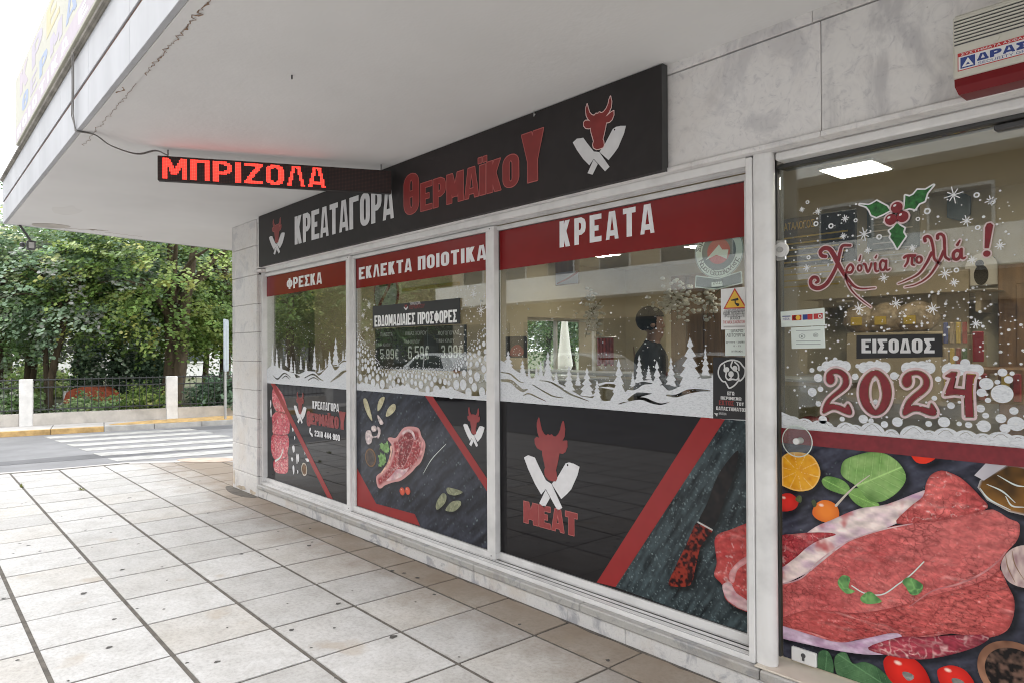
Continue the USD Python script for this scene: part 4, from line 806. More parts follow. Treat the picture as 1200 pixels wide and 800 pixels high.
# --- middle window: slate table, rib steak, herbs
A2 = sbox(g2[0][0] + .002, .194, g2[1][0] - .002, zw2)
bd2 = [(-4.2858,1.1681),(-4.1853,1.1674),(-3.5385,0.6349),(-3.5392,0.5518)]
slate2 = clean([(g2[0][0], zw2), bd2[0], bd2[3], (g2[1][0], .194), (g2[0][0], .194)]).intersection(A2)
photo_slate(W2, slate2, ly(Y2, 1), .010, slate_fn(61, (30, 31, 37), (66, 70, 82), .6, 7, .22))
obj('red_stripe', flat(clean(bd2).intersection(A2), ly(Y2, 2)), 'stripe_red', W2)
obj('red_corner', flat(clean([(-5.3242,0.5268),(-4.9865,0.2611),(-4.4238,0.2755),(-4.3524,0.201),(-5.3445,0.1719)]).intersection(A2), ly(Y2, 2)), 'stripe_red', W2)
zz2 = lambda pts: pts
S0 = blob([(-4.8031,0.7982),(-4.7706,0.817),(-4.6857,0.8203),(-4.623,0.8702),(-4.5613,0.9105),(-4.4614,0.925),(-4.3644,0.9188),(-4.3269,0.8636),(-4.2803,0.8205),(-4.2902,0.751),(-4.3381,0.6717),(-4.4055,0.6263),(-4.4645,0.5812),(-4.6057,0.5024),(-4.7311,0.4684),(-4.85,0.4291),(-4.9055,0.3982),(-4.9614,0.4016),(-4.9834,0.4797),(-4.882,0.539),(-4.7831,0.6193),(-4.7332,0.7037),(-4.7455,0.7586)], 4)
sk = paint('printed_rib_steak', S0, ly(Y2, 2), .007, lambda x, z, d: mixc(meat_fn(lin(176, 66, 70), lin(128, 30, 38), 62, .93, .1, 16)(x, z, d), lin(206, 150, 148), 1 - (d - .018) / .02), W2)
paint('eye', blob([(-4.6545,0.812),(-4.5821,0.8605),(-4.4914,0.8901),(-4.4268,0.8547),(-4.447,0.7774),(-4.487,0.7083),(-4.564,0.6144),(-4.642,0.5938),(-4.6621,0.6669),(-4.6407,0.7357)], 4), ly(Y2, 3), .007, lambda x, z, d: mixc(meat_fn(lin(150, 38, 48), lin(110, 20, 30), 63, .95, .06, 16)(x, z, d), lin(205, 140, 140), 1 - d / .012), sk)
paint('fat', blob([(-4.8278,0.4663),(-4.7476,0.5223),(-4.667,0.5796),(-4.5744,0.589),(-4.4938,0.6154),(-4.5748,0.5451),(-4.6887,0.4967)], 4), ly(Y2, 4), .008, fat_fn(64), sk)
paint('fat', blob([(-4.6025,0.8609),(-4.5615,0.8864),(-4.4912,0.9031),(-4.4324,0.8864),(-4.4037,0.8353),(-4.427,0.8331),(-4.4619,0.8731),(-4.5214,0.8789),(-4.572,0.8548)], 4), ly(Y2, 4), .008, fat_fn(65), sk)
paint('fat', blob([(-4.327,0.853),(-4.3008,0.8238),(-4.3089,0.7596),(-4.357,0.6801),(-4.4249,0.6346),(-4.3857,0.6874),(-4.343,0.756),(-4.3311,0.8103)], 4), ly(Y2, 4), .008, fat_fn(66, 30, (214, 160, 158), (170, 80, 86)), sk)
paint('bone', blob([(-4.9539,0.4836),(-4.8711,0.5289),(-4.7768,0.6088),(-4.7462,0.6798),(-4.7328,0.7486),(-4.767,0.7452),(-4.7675,0.6888),(-4.8113,0.6103),(-4.8909,0.5379)], 4), ly(Y2, 4), .008, fat_fn(67, 30, (226, 190, 170), (196, 120, 116)), sk)
for p in ([(-5.1879,1.0905),(-5.1401,1.0988),(-5.0935,1.0422),(-5.0411,0.9282),(-5.106,0.9589),(-5.1645,1.0262)], [(-4.8656,1.1296),(-4.8482,1.1133),(-4.8996,1.0418),(-4.9559,1.0096),(-4.9554,1.0617),(-4.9213,1.1097)], [(-4.7255,1.0801),(-4.6835,1.0713),(-4.6943,1.0316),(-4.769,0.9875),(-4.8297,0.9777),(-4.8009,1.0363)]):
    paint('bay_leaf', blob(p, 4), ly(Y2, 2), .009, leaf_fn((170, 160, 128), (196, 190, 158), 70), W2)
for p in ([(-4.1387,0.412),(-4.0692,0.4826),(-4.0196,0.477),(-4.0358,0.4219),(-4.116,0.3624),(-4.146,0.364)], [(-4.0124,0.5305),(-3.9351,0.5378),(-3.828,0.5292),(-3.9138,0.4932),(-4.0016,0.4928)], [(-4.0294,0.3769),(-3.9579,0.441),(-3.8603,0.463),(-3.8542,0.432),(-3.9256,0.3815),(-4.0027,0.3684)]):
    paint('bay_leaf', blob(p, 4), ly(Y2, 2), .009, leaf_fn((96, 100, 78), (150, 152, 124), 71), W2)
for p in ([(-4.9562,0.9806),(-4.8675,0.9237),(-4.912,0.9031),(-4.9498,0.9406)], [(-5.0601,0.874),(-5.0093,0.8897),(-4.973,0.8728),(-4.9914,0.8446),(-5.0419,0.8392)], [(-5.1426,0.8319),(-5.072,0.8437),(-5.0376,0.7998),(-4.969,0.8117),(-4.9805,0.7956),(-5.0378,0.7881),(-5.0613,0.7449),(-5.1199,0.7274),(-5.155,0.7714)], [(-4.9683,0.8848),(-4.919,0.8738),(-4.9149,0.8338),(-4.9466,0.7906),(-4.969,0.806),(-4.9506,0.8423)]):
    paint('garlic_clove', blob(p, 4), ly(Y2, 2), .008, fat_fn(72, 30, (226, 214, 208), (176, 150, 160)), W2)
_p = [(-5.074,0.6227),(-4.9865,0.6325),(-5.0733,0.6979)]; _e = ell(_p[0], _p[1][0] - _p[0][0], _p[2][1] - _p[0][1])
bw = obj('spice_bowl', flat(_e, ly(Y2, 2)), 'wood_brown', W2); paint('spices', affinity.scale(_e, .84, .84), ly(Y2, 3), .007, lambda x, z, d: mixc(lin(50, 42, 40), lin(92, 76, 66), nz(x, z, 60, 2, 3) * 2 - .5), bw)
for p in ([(-4.8689,0.7692),(-4.7927,0.7539),(-4.7823,0.7098),(-4.8477,0.6801),(-4.8694,0.7063),(-4.9294,0.7058),(-4.9202,0.7413)], [(-4.9028,0.6856),(-4.8327,0.6476),(-4.8484,0.6002),(-4.9532,0.5588),(-4.9259,0.6025),(-4.9592,0.6449)]):
    paint('parsley', Polygon(np.array(blob(p, 5).exterior.coords)[:-1] + np.random.default_rng(3).normal(0, .008, (len(blob(p, 5).exterior.coords) - 1, 2))).buffer(0), ly(Y2, 2), .008, leaf_fn((70, 110, 50), (140, 180, 110), 73), W2)
for p in [(-4.5962,0.419),(-4.5193,0.4348)]:
    paint('cherry_tomato', ell(p, .036, .030), ly(Y2, 2), .006, ball_fn(p, .035, (214, 96, 70), (150, 36, 28)), W2)
obj('light_streak', flat(stroke([(-4.3035,0.5978),(-4.1945,0.7129),(-4.0209,0.8377)], .003, .003, mid=.006), ly(Y2, 2)), 'print_pale', W2)
e2 = [(-3.8189,0.8511),(-3.5874,1.1095)]
emblem(W2, e2[0][0], e2[0][1], e2[1][0], e2[1][1], ly(Y2, 3), 'film_red_letter', 'film_red_letter', 'film_white')

# --- wide window: emblem, MEAT, stripe, knife, meat
A3 = sbox(g3[0][0] + .002, .197, g3[1][0] - .002, zw3)
bd3 = [(-1.9421,1.1814),(-1.8057,1.1904),(-2.5005,0.2086),(-2.6371,0.2)]
slate3 = clean([bd3[1], (g3[1][0], zw3 + .05), (g3[1][0], .19), bd3[2]]).intersection(A3)
photo_slate(W3, slate3, ly(Y3, 1), .005, slate_fn(81, (24, 30, 34), (74, 88, 92), 1.0, 10, .30))
obj('red_stripe', flat(clean(bd3).intersection(A3), ly(Y3, 2)), 'stripe_red', W3)
kn = paint('printed_knife', blob([(-1.7557,1.0269),(-1.7641,0.9596),(-1.7913,0.8729),(-1.8256,0.7961),(-1.8746,0.667),(-1.9167,0.6421),(-1.9709,0.6592),(-1.9229,0.7563),(-1.8686,0.8864),(-1.8106,0.972)], 4), ly(Y3, 2), .006, lambda x, z, d: mixc(lin(20, 20, 22), lin(48, 40, 38), nz(x, z, 30, 3, 82) * 2 - .7), W3)
paint('handle', blob([(-1.9738,0.6562),(-1.8985,0.6357),(-1.9128,0.6012),(-1.9603,0.5399),(-1.9901,0.434),(-2.0232,0.3386),(-2.1263,0.3065),(-2.1495,0.32),(-2.1023,0.4209),(-2.0409,0.5357),(-2.0033,0.6183)], 4), ly(Y3, 3), .005, lambda x, z, d: mixc(lin(36, 12, 12), lin(140, 46, 32), (nz(x, z, 70, 2, 83) - .42) * 5), kn)
obj('bolster', flat(LineString([(-1.9738,0.6562),(-1.8957,0.6338)]).buffer(.004), ly(Y3, 4)), 'steel', kn)
m3 = paint('printed_meat', clean(list(map(tuple, spline([(-1.6884,0.7128),(-1.7864,0.6594),(-1.8792,0.6017),(-1.8719,0.4855),(-1.8863,0.419),(-1.8424,0.3837),(-1.8293,0.327),(-1.776,0.2995),(-1.6917,0.2911)], 5)))).intersection(A3), ly(Y3, 3), .006, meat_fn(lin(206, 96, 92), lin(170, 48, 48), 84, .95, .05, 9), W3)
paint('fat', blob([(-1.8424,0.3837),(-1.8017,0.4058),(-1.7688,0.3666),(-1.713,0.3436),(-1.7134,0.2991),(-1.7759,0.3055),(-1.8239,0.3284)], 4).intersection(A3), ly(Y3, 4), .006, fat_fn(85), m3)
paint('fat', blob([(-1.804,0.453),(-1.7611,0.5104),(-1.7088,0.5514),(-1.709,0.5221),(-1.7614,0.4749),(-1.7817,0.4108),(-1.8043,0.4171)], 4).intersection(A3), ly(Y3, 4), .006, fat_fn(86, 20, (220, 170, 170), (190, 90, 95)), m3)
e3 = [(-3.2355,0.5454),(-2.762,1.0794)]
emblem(W3, e3[0][0], e3[0][1], e3[1][0], e3[1][1], ly(Y3, 2), 'film_red_letter', 'film_red_letter', 'film_white')
a, b, w, h = tbox([(-3.2411,0.4263),(-2.7804,0.4297),(-2.7663,0.5626),(-3.2339,0.5559)]); lettering(W3, text('MEAT', a, b, w, h, .42, .22, .1), ly(Y3, 2), 'film_red_letter', 'name_letter', 'sign_red_edge', .004)

# --- painted snow scenes
def fir(tip, zb, hw, seed):
    r = np.random.default_rng(seed); n = 5; R, L = [], []
    for i in range(n):
        t0, t1 = i / n, (i + 1) / n; z = lambda t: tip[1] + (zb - tip[1]) * t
        w1 = hw * t1 ** .85; R += [(tip[0] + w1 * .62 * (t0 + .08), z(t0 + .02)), (tip[0] + w1 * r.uniform(.85, 1.1), z(t1) + .004)]
        L += [(tip[0] - w1 * .62 * (t0 + .08), z(t0 + .02)), (tip[0] - w1 * r.uniform(.85, 1.1), z(t1) + .004)]
    return Polygon([(tip[0], tip[1])] + R + [(tip[0] + hw * .5, zb), (tip[0] - hw * .5, zb)] + L[::-1]).buffer(0)
def dots(parent, y, n, x0, x1, z0, z1, seed, r0, r1, p=2.0, avoid=None, name='snow_dots'):
    r0, r1 = r0 * .8, r1 * .8
    r = np.random.default_rng(seed); V, F = [], []; a = np.linspace(0, 2 * np.pi, 8)[:-1]
    for _ in range(n):
        x, z = r.uniform(x0, x1), z0 + (z1 - z0) * r.random() ** p; s = r0 + (r1 - r0) * r.random() ** 2.5
        if avoid is not None and avoid.intersects(Point(x, z).buffer(s)): continue
        b = len(V); V += [(x + s * math.cos(t), y, z + s * .9 * math.sin(t)) for t in a] + [(x + s * math.cos(t), y + .0004, z + s * .9 * math.sin(t)) for t in a]
        F += [(b, b + i, b + i + 1) for i in range(1, 6)]
    obj(name, (np.array(V), np.array(F)), 'snow_dot', parent, kind='stuff')
SN3 = clean(list([(-3.4606,1.4318),(-3.3662,1.3986),(-3.3151,1.369),(-3.2747,1.3531),(-3.157,1.3196),(-3.0995,1.3406),(-3.0527,1.3386),(-2.9795,1.315),(-2.8733,1.2808),(-2.7463,1.2308),(-2.6486,1.2235),(-2.5699,1.2127)]) + list([(-2.5116,1.2187),(-2.4373,1.2571),(-2.3969,1.2901),(-2.3182,1.33),(-2.2496,1.3412),(-2.2201,1.3089),(-2.1542,1.3172),(-2.0834,1.3079),(-2.0008,1.3397),(-1.9407,1.3642),(-1.8855,1.3712),(-1.7041,1.3917)]) + [(g3[1][0], zw3), (g3[0][0], zw3)])
SN3 = SN3.union(clean(list([(-2.624,1.3048),(-2.5613,1.3186),(-2.5002,1.3205),(-2.5003,1.3089),(-2.5614,1.3086),(-2.6083,1.2952)]))).union(clean([(-2.6084,1.2875),(-2.5461,1.2928),(-2.5005,1.2875),(-2.5005,1.2771),(-2.5539,1.2819)]))
FIR3 = [(-3.381,1.49,1.368,0.057),(-3.244,1.433,1.314,0.045),(-3.185,1.385,1.309,0.024),(-3.118,1.395,1.33,0.021),(-3.08,1.425,1.331,0.026),(-3.017,1.486,1.304,0.05),(-2.948,1.366,1.297,0.025),(-2.842,1.406,1.26,0.047),(-2.77,1.37,1.291,0.027),(-2.701,1.396,1.233,0.057),(-2.626,1.328,1.216,0.036),(-2.468,1.449,1.215,0.062),(-2.372,1.375,1.3,0.022),(-2.329,1.468,1.32,0.033),(-2.268,1.414,1.341,0.021),(-2.215,1.438,1.237,0.052),(-2.128,1.457,1.309,0.036),(-2.015,1.555,1.313,0.075),(-1.928,1.503,1.367,0.026)]
FIR1 = [(-6.995,1.583,1.307,0.042),(-6.885,1.528,1.309,0.053),(-6.782,1.428,1.311,0.034),(-6.657,1.475,1.336,0.039),(-6.539,1.446,1.292,0.044),(-6.458,1.402,1.271,0.029),(-6.321,1.453,1.319,0.036),(-6.209,1.415,1.299,0.038),(-6.032,1.54,1.319,0.048),(-5.928,1.38,1.305,0.028),(-5.802,1.428,1.339,0.023),(-5.729,1.496,1.33,0.054),(-5.614,1.609,1.373,0.066),(-5.478,1.501,1.395,0.034),(-5.418,1.55,1.405,0.038)]
for i, (x, z, zb, w) in enumerate(FIR3): SN3 = SN3.union(fir((x, z), zb, w, i))
cuts3 = [stroke(p, w0, w0 * .6, mid=w1) for p, w0, w1 in (
    ([(-3.4506,1.3527),(-3.3666,1.3443),(-3.3256,1.325),(-3.2752,1.2996),(-3.2354,1.2929)], .006, .012), ([(-3.4511,1.3011),(-3.3567,1.2971),(-3.2956,1.2654),(-3.2457,1.244),(-3.2012,1.2524)], .015, .028), ([(-3.236,1.2145),(-3.1868,1.2267),(-3.1101,1.2073),(-3.0354,1.1872)], .006, .01), ([(-3.1524,1.2824),(-3.0535,1.2454),(-2.9713,1.2203),(-2.8913,1.2147)], .006, .01),
    ([(-3.0903,1.3104),(-3.0069,1.3046),(-2.9261,1.2789),(-2.8391,1.2419),(-2.7546,1.2213),(-2.689,1.2065)], .005, .014), ([(-2.4129,1.2845),(-2.3652,1.2913),(-2.3106,1.318),(-2.246,1.3201)], .006, .026), ([(-2.4134,1.2269),(-2.342,1.2552),(-2.2502,1.2685)], .004, .03), ([(-2.4704,1.2018),(-2.3815,1.2285),(-2.3112,1.2394),(-2.2431,1.2234),(-2.1914,1.2172),(-2.1406,1.2289)], .004, .018), ([(-2.1832,1.3192),(-2.14,1.3029),(-2.0904,1.3047)], .005, .03), ([(-2.1547,1.2637),(-2.0977,1.2634),(-2.0283,1.2868),(-1.961,1.2965),(-1.9022,1.2966)], .008, .022), ([(-1.9473,1.3612),(-1.8984,1.3624)], .016, .016))]
firs_front = unary_union([fir((x, z), zb, w, i) for i, (x, z, zb, w) in enumerate(FIR3) if i in (7, 9, 11, 15, 17)])
SN3 = SN3.difference(unary_union(cuts3).difference(firs_front)).intersection(sbox(g3[0][0] + .002, zw3, g3[1][0] - .002, 2.0))
obj('snow_scene', flat(SN3, ly(Y3, 1), .0004), 'brush_white', W3)
dots(W3, ly(Y3, 1), 420, g3[0][0] + .02, g3[1][0] - .15, zw3 + .1, zw3 + .62, 91, .0025, .007, 1.3, SN3)
SN1 = clean(list([(-7.1654,1.3039),(-6.9819,1.3551),(-6.806,1.3222),(-6.5813,1.2916),(-6.3672,1.2736),(-6.1874,1.3107),(-5.9672,1.3042),(-5.8031,1.3391),(-5.6897,1.372),(-5.6015,1.3629),(-5.4932,1.4149),(-5.378,1.4158)]) + [(g1[1][0], zw1), (g1[0][0], zw1)])
for i, (x, z, zb, w) in enumerate(FIR1): SN1 = SN1.union(fir((x, z), zb, w, i + 30))
cuts1 = [stroke(p, .008, .006, mid=w1) for p, w1 in (([(-6.983,1.2474),(-6.8651,1.2148),(-6.7067,1.275),(-6.5545,1.2407)], .02), ([(-6.764,1.2235),(-6.6648,1.2494),(-6.582,1.2228)], .012), ([(-6.7485,1.3465),(-6.664,1.3361),(-6.5812,1.3088)], .03), ([(-6.4597,1.2715),(-6.42,1.2555),(-6.3413,1.2497)], .035), ([(-6.2385,1.2435),(-6.0639,1.2806),(-5.9203,1.2415),(-5.8503,1.2276)], .018), ([(-6.1623,1.3111),(-6.0392,1.3189),(-5.9436,1.2834),(-5.8262,1.3282),(-5.7686,1.3605)], .02), ([(-6.1632,1.2237),(-6.052,1.2507),(-5.9441,1.2301)], .012), ([(-5.6785,1.3721),(-5.6235,1.3421),(-5.5473,1.3586)], .035), ([(-5.7135,1.2214),(-5.5805,1.2714),(-5.473,1.3144),(-5.3892,1.3261)], .03), ([(-5.5579,1.3737),(-5.4721,1.405),(-5.3885,1.4008)], .014))]
SN1 = SN1.difference(unary_union(cuts1)).intersection(sbox(g1[0][0] + .002, zw1, g1[1][0] - .002, 2.0))
obj('snow_scene', flat(SN1, ly(Y1, 1), .0004), 'brush_white', W1)
dots(W1, ly(Y1, 1), 260, g1[0][0] + .02, g1[1][0] - .02, zw1 + .12, zw1 + .62, 92, .003, .008, 1.2, SN1)
# round foam bubbles along the foot of the middle window
r_ = np.random.default_rng(93); foam = []; allc = []
xs0, xs1 = g2[0][0] + .003, g2[1][0] - .003
for _ in range(5200):
    x = r_.uniform(xs0, xs1); e = min((x - xs0), (xs1 - x)) / (xs1 - xs0); lift = .075 + .30 * max(0, .24 - e) / .24
    z = zw2 + .03 + r_.random() * (lift + .1); t = (z - zw2) / (lift + .1); s = (.042 * max(0, 1 - t) ** .7 + .006) * r_.uniform(.6, 1.05)
    if all((x - a) ** 2 + (z - b) ** 2 > (s + c + .0035) ** 2 for a, b, c in allc): allc.append((x, z, s)); foam.append(affinity.rotate(affinity.scale(Point(x, z).buffer(s, 3), 1, 1.0), r_.random() * 90))
foam.append(clean([(xs0, zw2), (xs0, zw2 + .06)] + [(xs0 + (xs1 - xs0) * t, zw2 + .045 + .02 * math.sin(19 * t)) for t in np.linspace(0, 1, 30)] + [(xs1, zw2 + .06), (xs1, zw2)]))
foam = unary_union(foam)
obj('snow_bubbles', flat(foam, ly(Y2, 1), .0004), 'brush_white', W2, kind='stuff')
dots(W2, ly(Y2, 1), 170, xs0, xs0 + .34, zw2 + .12, zw2 + .78, 94, .003, .011, 1.2, foam); dots(W2, ly(Y2, 1), 170, xs1 - .34, xs1, zw2 + .12, zw2 + .78, 95, .003, .011, 1.2, foam); dots(W2, ly(Y2, 1), 120, xs0 + .4, xs1 - .4, zw2 + .12, zw2 + .3, 96, .003, .009, 1.2, foam)
def star(c, r, n=8, w=.004): return unary_union([LineString([(c[0] - r * k * math.cos(a), c[1] - r * k * math.sin(a)), (c[0] + r * k * math.cos(a), c[1] + r * k * math.sin(a))]).buffer(w / 2) for i in range(n // 2) for a, k in [(math.pi * i / (n // 2) + .2, 1 if i % 2 == 0 else .75)]])
for p, s in zip([(-5.0888,1.8653),(-5.1881,1.7818),(-3.6192,1.7553),(-3.6983,1.866),(-5.1255,1.6651)], (.035, .025, .045, .03, .02)): obj('snowflake', flat(star(p, s), ly(Y2, 1)), 'snow_dot', W2)

# ------------------------------------------------------------------ glass door with the meat poster
DX0, DX1 = -1.548, -.42
DR = thing('glass_door', 'frameless glass door with large raw meat poster and painted 2024', 'door')
obj('pane', bx(DX0, YD, .141, DX1, YD + .010, 2.284), 'window_glass', DR)
zs = [(-1.5597,1.0925),(-1.5592,1.1567),(-0.6633,1.0941),(-0.6628,1.1649)]
zr0, zr1 = 1.083, 1.148
PST = sbox(DX0 + .001, .143, DX1 - .001, zr0 + .005)
L1 = lambda k: ly(YD, k)
Zd = PST
photo_slate(DR, PST, L1(0), .006, slate_fn(101, (36, 36, 47), (80, 82, 98), .45, 11, .18))
obj('red_band', flat(sbox(DX0 + .001, zr0, DX1 - .001, zr1), L1(8)), 'paint_red', DR)
def dp(name, pts, k, fn, parent=None, step=.0028, sm=4):
    g = (blob(pts, sm) if sm else clean(pts)).intersection(PST); return paint(name, g, L1(k), step, fn, parent or DR)
lm = [(-1.5596,0.9936),(-1.5251,1.0369),(-1.467,1.0488),(-1.4106,1.0384),(-1.3793,0.9946),(-1.3796,0.9473),(-1.4117,0.8993),(-1.4683,0.88),(-1.5219,0.8861),(-1.5602,0.9087)]
lcn = [(-1.4748,0.9649)][0]
def lemon(x, z, d):
    a = np.arctan2(z - lcn[1], x - lcn[0]); k = np.abs(((a / (2 * np.pi) * 10 + .2) % 1) - .5)
    c = mixc(lin(238, 176, 40), lin(216, 140, 26), nz(x, z, 50, 3, 102) * 1.6 - .3); c = mixc(c, lin(246, 218, 150), (k - .46) * 25)
    c = mixc(c, lin(246, 220, 160), 1 - d / .007); return mixc(c, lin(232, 170, 40), 1 - d / .0025)
dp('lemon_slice', lm, 1, lemon)
for p, c0, r0, base, dark in (([(-1.5713,0.8335),(-1.5413,0.8579),(-1.5045,0.8635),(-1.4729,0.8406),(-1.4832,0.8057),(-1.5197,0.7856),(-1.5642,0.7837)], [(-1.5224,0.8216)][0], .05, (222, 52, 44), (120, 14, 18)), ([(-1.4111,0.8041),(-1.3942,0.8395),(-1.3572,0.8603),(-1.3171,0.852),(-1.2989,0.8232),(-1.3044,0.7878),(-1.3351,0.7677),(-1.3783,0.7692),(-1.4057,0.7833)], [(-1.3535,0.8139)][0], .055, (238, 134, 46), (196, 62, 20)), ([(-1.0225,1.1061),(-0.932,1.1155),(-0.9366,1.0851),(-0.9606,1.0642),(-0.9849,1.0565),(-1.0105,1.0657)], [(-0.9768,1.0963)][0], .06, (236, 62, 40), (190, 30, 20))):
    dp('cherry_tomato', p, 1, ball_fn(c0, r0, base, dark))
dp('tomato_stalk', [(-1.4873,0.8425),(-1.4684,0.8634),(-1.4557,0.8516),(-1.4644,0.8309)], 2, leaf_fn((50, 60, 40), (90, 100, 60), 2)); dp('tomato_stalk', [(-1.4149,0.8444),(-1.4024,0.8545),(-1.3915,0.8373),(-1.4026,0.8219)], 2, leaf_fn((40, 50, 34), (80, 90, 60), 3))
dp('lettuce_leaf', [(-1.3701,0.9418),(-1.3429,0.9616),(-1.2835,0.9537),(-1.254,0.925),(-1.2709,0.8963),(-1.3167,0.8999),(-1.3568,0.9141)], 1, leaf2_fn((88, 136, 64), (140, 180, 100), [(-1.2541,0.9054)][0], [(-1.3701,0.9486)][0], 103))
dp('lettuce_leaf', [(-1.2606,0.9044),(-1.2196,0.93),(-1.1764,0.8915),(-1.1423,0.8803),(-1.1461,0.8632),(-1.1829,0.8494),(-1.2328,0.867)], 1, leaf2_fn((92, 140, 64), (140, 180, 100), [(-1.258,0.9048)][0], [(-1.1424,0.8676)][0], 104))
dp('lettuce_leaf', [(-1.2896,0.999),(-1.2698,1.0409),(-1.1935,1.0754),(-1.1541,1.0822),(-1.1085,1.0783),(-1.0619,1.0461),(-1.0405,0.9931),(-1.0744,0.9324),(-1.1339,0.888),(-1.1826,0.8905),(-1.2259,0.9356),(-1.2808,0.9672)], 2, lambda x, z, d: mixc(leaf2_fn((104, 152, 74), (160, 194, 122), [(-1.2322,0.9347)][0], [(-1.0447,1.042)][0], 105, 6)(x, z, d), lin(76, 116, 52), (nz(x, z, 9, 2, 4) - .52) * 5))
obj('leaf_stalk', flat(stroke([(-1.3105,0.8438),(-1.271,0.8936),(-1.2297,0.9389),(-1.1756,0.9876)], .010, .003), L1(3)), 'cream_stone', DR)
RED1, RED2 = lin(212, 116, 112), lin(184, 78, 78)
bt = dp('oil_bottle', [(-0.7945,1.0206),(-0.707,1.0919),(-0.6562,1.0836),(-0.607,1.0625),(-0.6082,0.9103),(-0.7083,0.9215),(-0.7733,0.9515),(-0.8026,0.9929)], 1, lambda x, z, d: mixc(mixc(lin(40, 30, 18), lin(150, 104, 44), nz(x, z, 14, 3, 106) * 2 - .6), lin(196, 196, 200), (1 - d / .008) * .8), sm=0)
dp('cap', [(-0.8123,1.0355),(-0.7644,1.0988),(-0.707,1.0897),(-0.7826,1.021)], 2, lambda x, z, d: mixc(lin(214, 210, 214), lin(170, 166, 176), nz(x, z, 20, 2, 1)), bt, sm=0)
dp('garlic_bulb', [(-0.7335,0.7299),(-0.7075,0.7862),(-0.6628,0.8144),(-0.6178,0.8106),(-0.6188,0.6798),(-0.6731,0.6662),(-0.7149,0.6803)], 1, lambda x, z, d: mixc(lin(210, 190, 182), lin(150, 116, 122), nz(x * 3, z, 30, 3, 107) * 2 - .5))
mt = dp('printed_meat', [(-1.582,0.4372),(-1.5578,0.4602),(-1.4641,0.5083),(-1.3796,0.607),(-1.2724,0.7029),(-1.1468,0.7754),(-1.0179,0.8269),(-0.8873,0.8696),(-0.7736,0.9172),(-0.7416,0.9169),(-0.7085,0.8979),(-0.6779,0.8845),(-0.6829,0.8302),(-0.7189,0.7725),(-0.7364,0.7179),(-0.7178,0.6661),(-0.6947,0.6161),(-0.6999,0.5478),(-0.7257,0.4932),(-0.7988,0.4506),(-0.8905,0.4401),(-1.0214,0.3762),(-1.1993,0.3277),(-1.3018,0.2764),(-1.4237,0.2657),(-1.5684,0.2569)], 2, meat_fn(RED1, RED2, 108, .92, .0, 11, (1, 1.6)))
dp('meat_lobe', [(-1.0753,0.8139),(-1.0288,0.8839),(-0.9814,0.9343),(-0.97,0.9845),(-0.9522,1.0195),(-0.9176,1.0395),(-0.8808,1.0324),(-0.8448,1.0137),(-0.7949,0.963),(-0.7716,0.9243),(-0.8458,0.8851),(-0.9298,0.8501)], 5, meat_fn(lin(212, 106, 102), lin(172, 60, 62), 109, .94, .03, 13), mt)
dp('fat', [(-1.4271,0.7153),(-1.3243,0.7843),(-1.2203,0.8457),(-1.11,0.883),(-0.945,0.9699),(-0.9294,0.9004),(-1.0636,0.821),(-1.1468,0.7678),(-1.2339,0.7251),(-1.312,0.6578),(-1.3797,0.5894),(-1.4355,0.5357),(-1.5668,0.4552),(-1.5661,0.5472)], 3, lambda x, z, d: mixc(fat_fn(110, 14, (232, 214, 208), (186, 150, 176))(x, z, d), lin(190, 90, 90), (nz(x, z, 18, 3, 6) - .58) * 5), mt)
dp('red_muscle', [(-1.5727,0.6548),(-1.4769,0.6961),(-1.365,0.7232),(-1.3115,0.7242),(-1.3789,0.6881),(-1.4347,0.6454),(-1.4922,0.5848),(-1.5738,0.5243)], 4, meat_fn(lin(196, 76, 80), lin(150, 40, 50), 111, .93, .06, 14), mt)
dp('seam', list(map(tuple, np.array(stroke([(-1.5668,0.4523),(-1.4641,0.5055),(-1.3796,0.6029),(-1.2725,0.699),(-1.1468,0.7703),(-1.0179,0.8244)], .006, .004).exterior.coords)[:-1])), 4, fat_fn(112), mt, sm=0)
dp('seam', list(map(tuple, np.array(stroke([(-1.0317,0.502),(-0.9534,0.5811),(-0.8683,0.6287),(-0.797,0.6809),(-0.743,0.739),(-0.7188,0.7781)], .003, .004, mid=.007).exterior.coords)[:-1])), 4, fat_fn(113, 16, (214, 150, 148), (190, 100, 104)), mt, sm=0)
dp('lower_muscle', [(-1.568,0.2994),(-1.4227,0.3819),(-1.2362,0.4203),(-1.0778,0.4895),(-0.9319,0.5771),(-0.8478,0.6221),(-0.7676,0.6765),(-0.7365,0.7123),(-0.715,0.6668),(-0.6947,0.6161),(-0.7018,0.5473),(-0.7286,0.4946),(-0.7988,0.4552),(-0.8905,0.4461),(-1.0213,0.3884),(-1.1992,0.3342),(-1.3017,0.2857),(-1.4235,0.2862),(-1.5682,0.2739)], 3, meat_fn(lin(206, 104, 98), lin(168, 62, 64), 114, .88, .0, 13, (.6, 1.9)), mt)
dp('fat', [(-1.5758,0.2717),(-1.4946,0.276),(-1.4236,0.2753),(-1.3018,0.2804),(-1.1993,0.3277),(-1.0903,0.3836),(-1.0613,0.3725),(-1.1382,0.3211),(-1.0674,0.3309),(-1.1385,0.2818),(-1.276,0.2491),(-1.4379,0.2299),(-1.5762,0.2234)], 4, fat_fn(115, 16, (216, 196, 214), (160, 116, 150)), mt)
dp('meat_roll', [(-1.1872,0.2955),(-1.0671,0.3745),(-0.9767,0.4021),(-0.8906,0.4342),(-0.7731,0.4699),(-0.799,0.4275),(-0.8911,0.3632),(-0.9995,0.3099),(-1.1146,0.2883)], 5, meat_fn(lin(180, 70, 84), lin(130, 36, 56), 116, .94, .12, 16, (.5, 2)), mt)
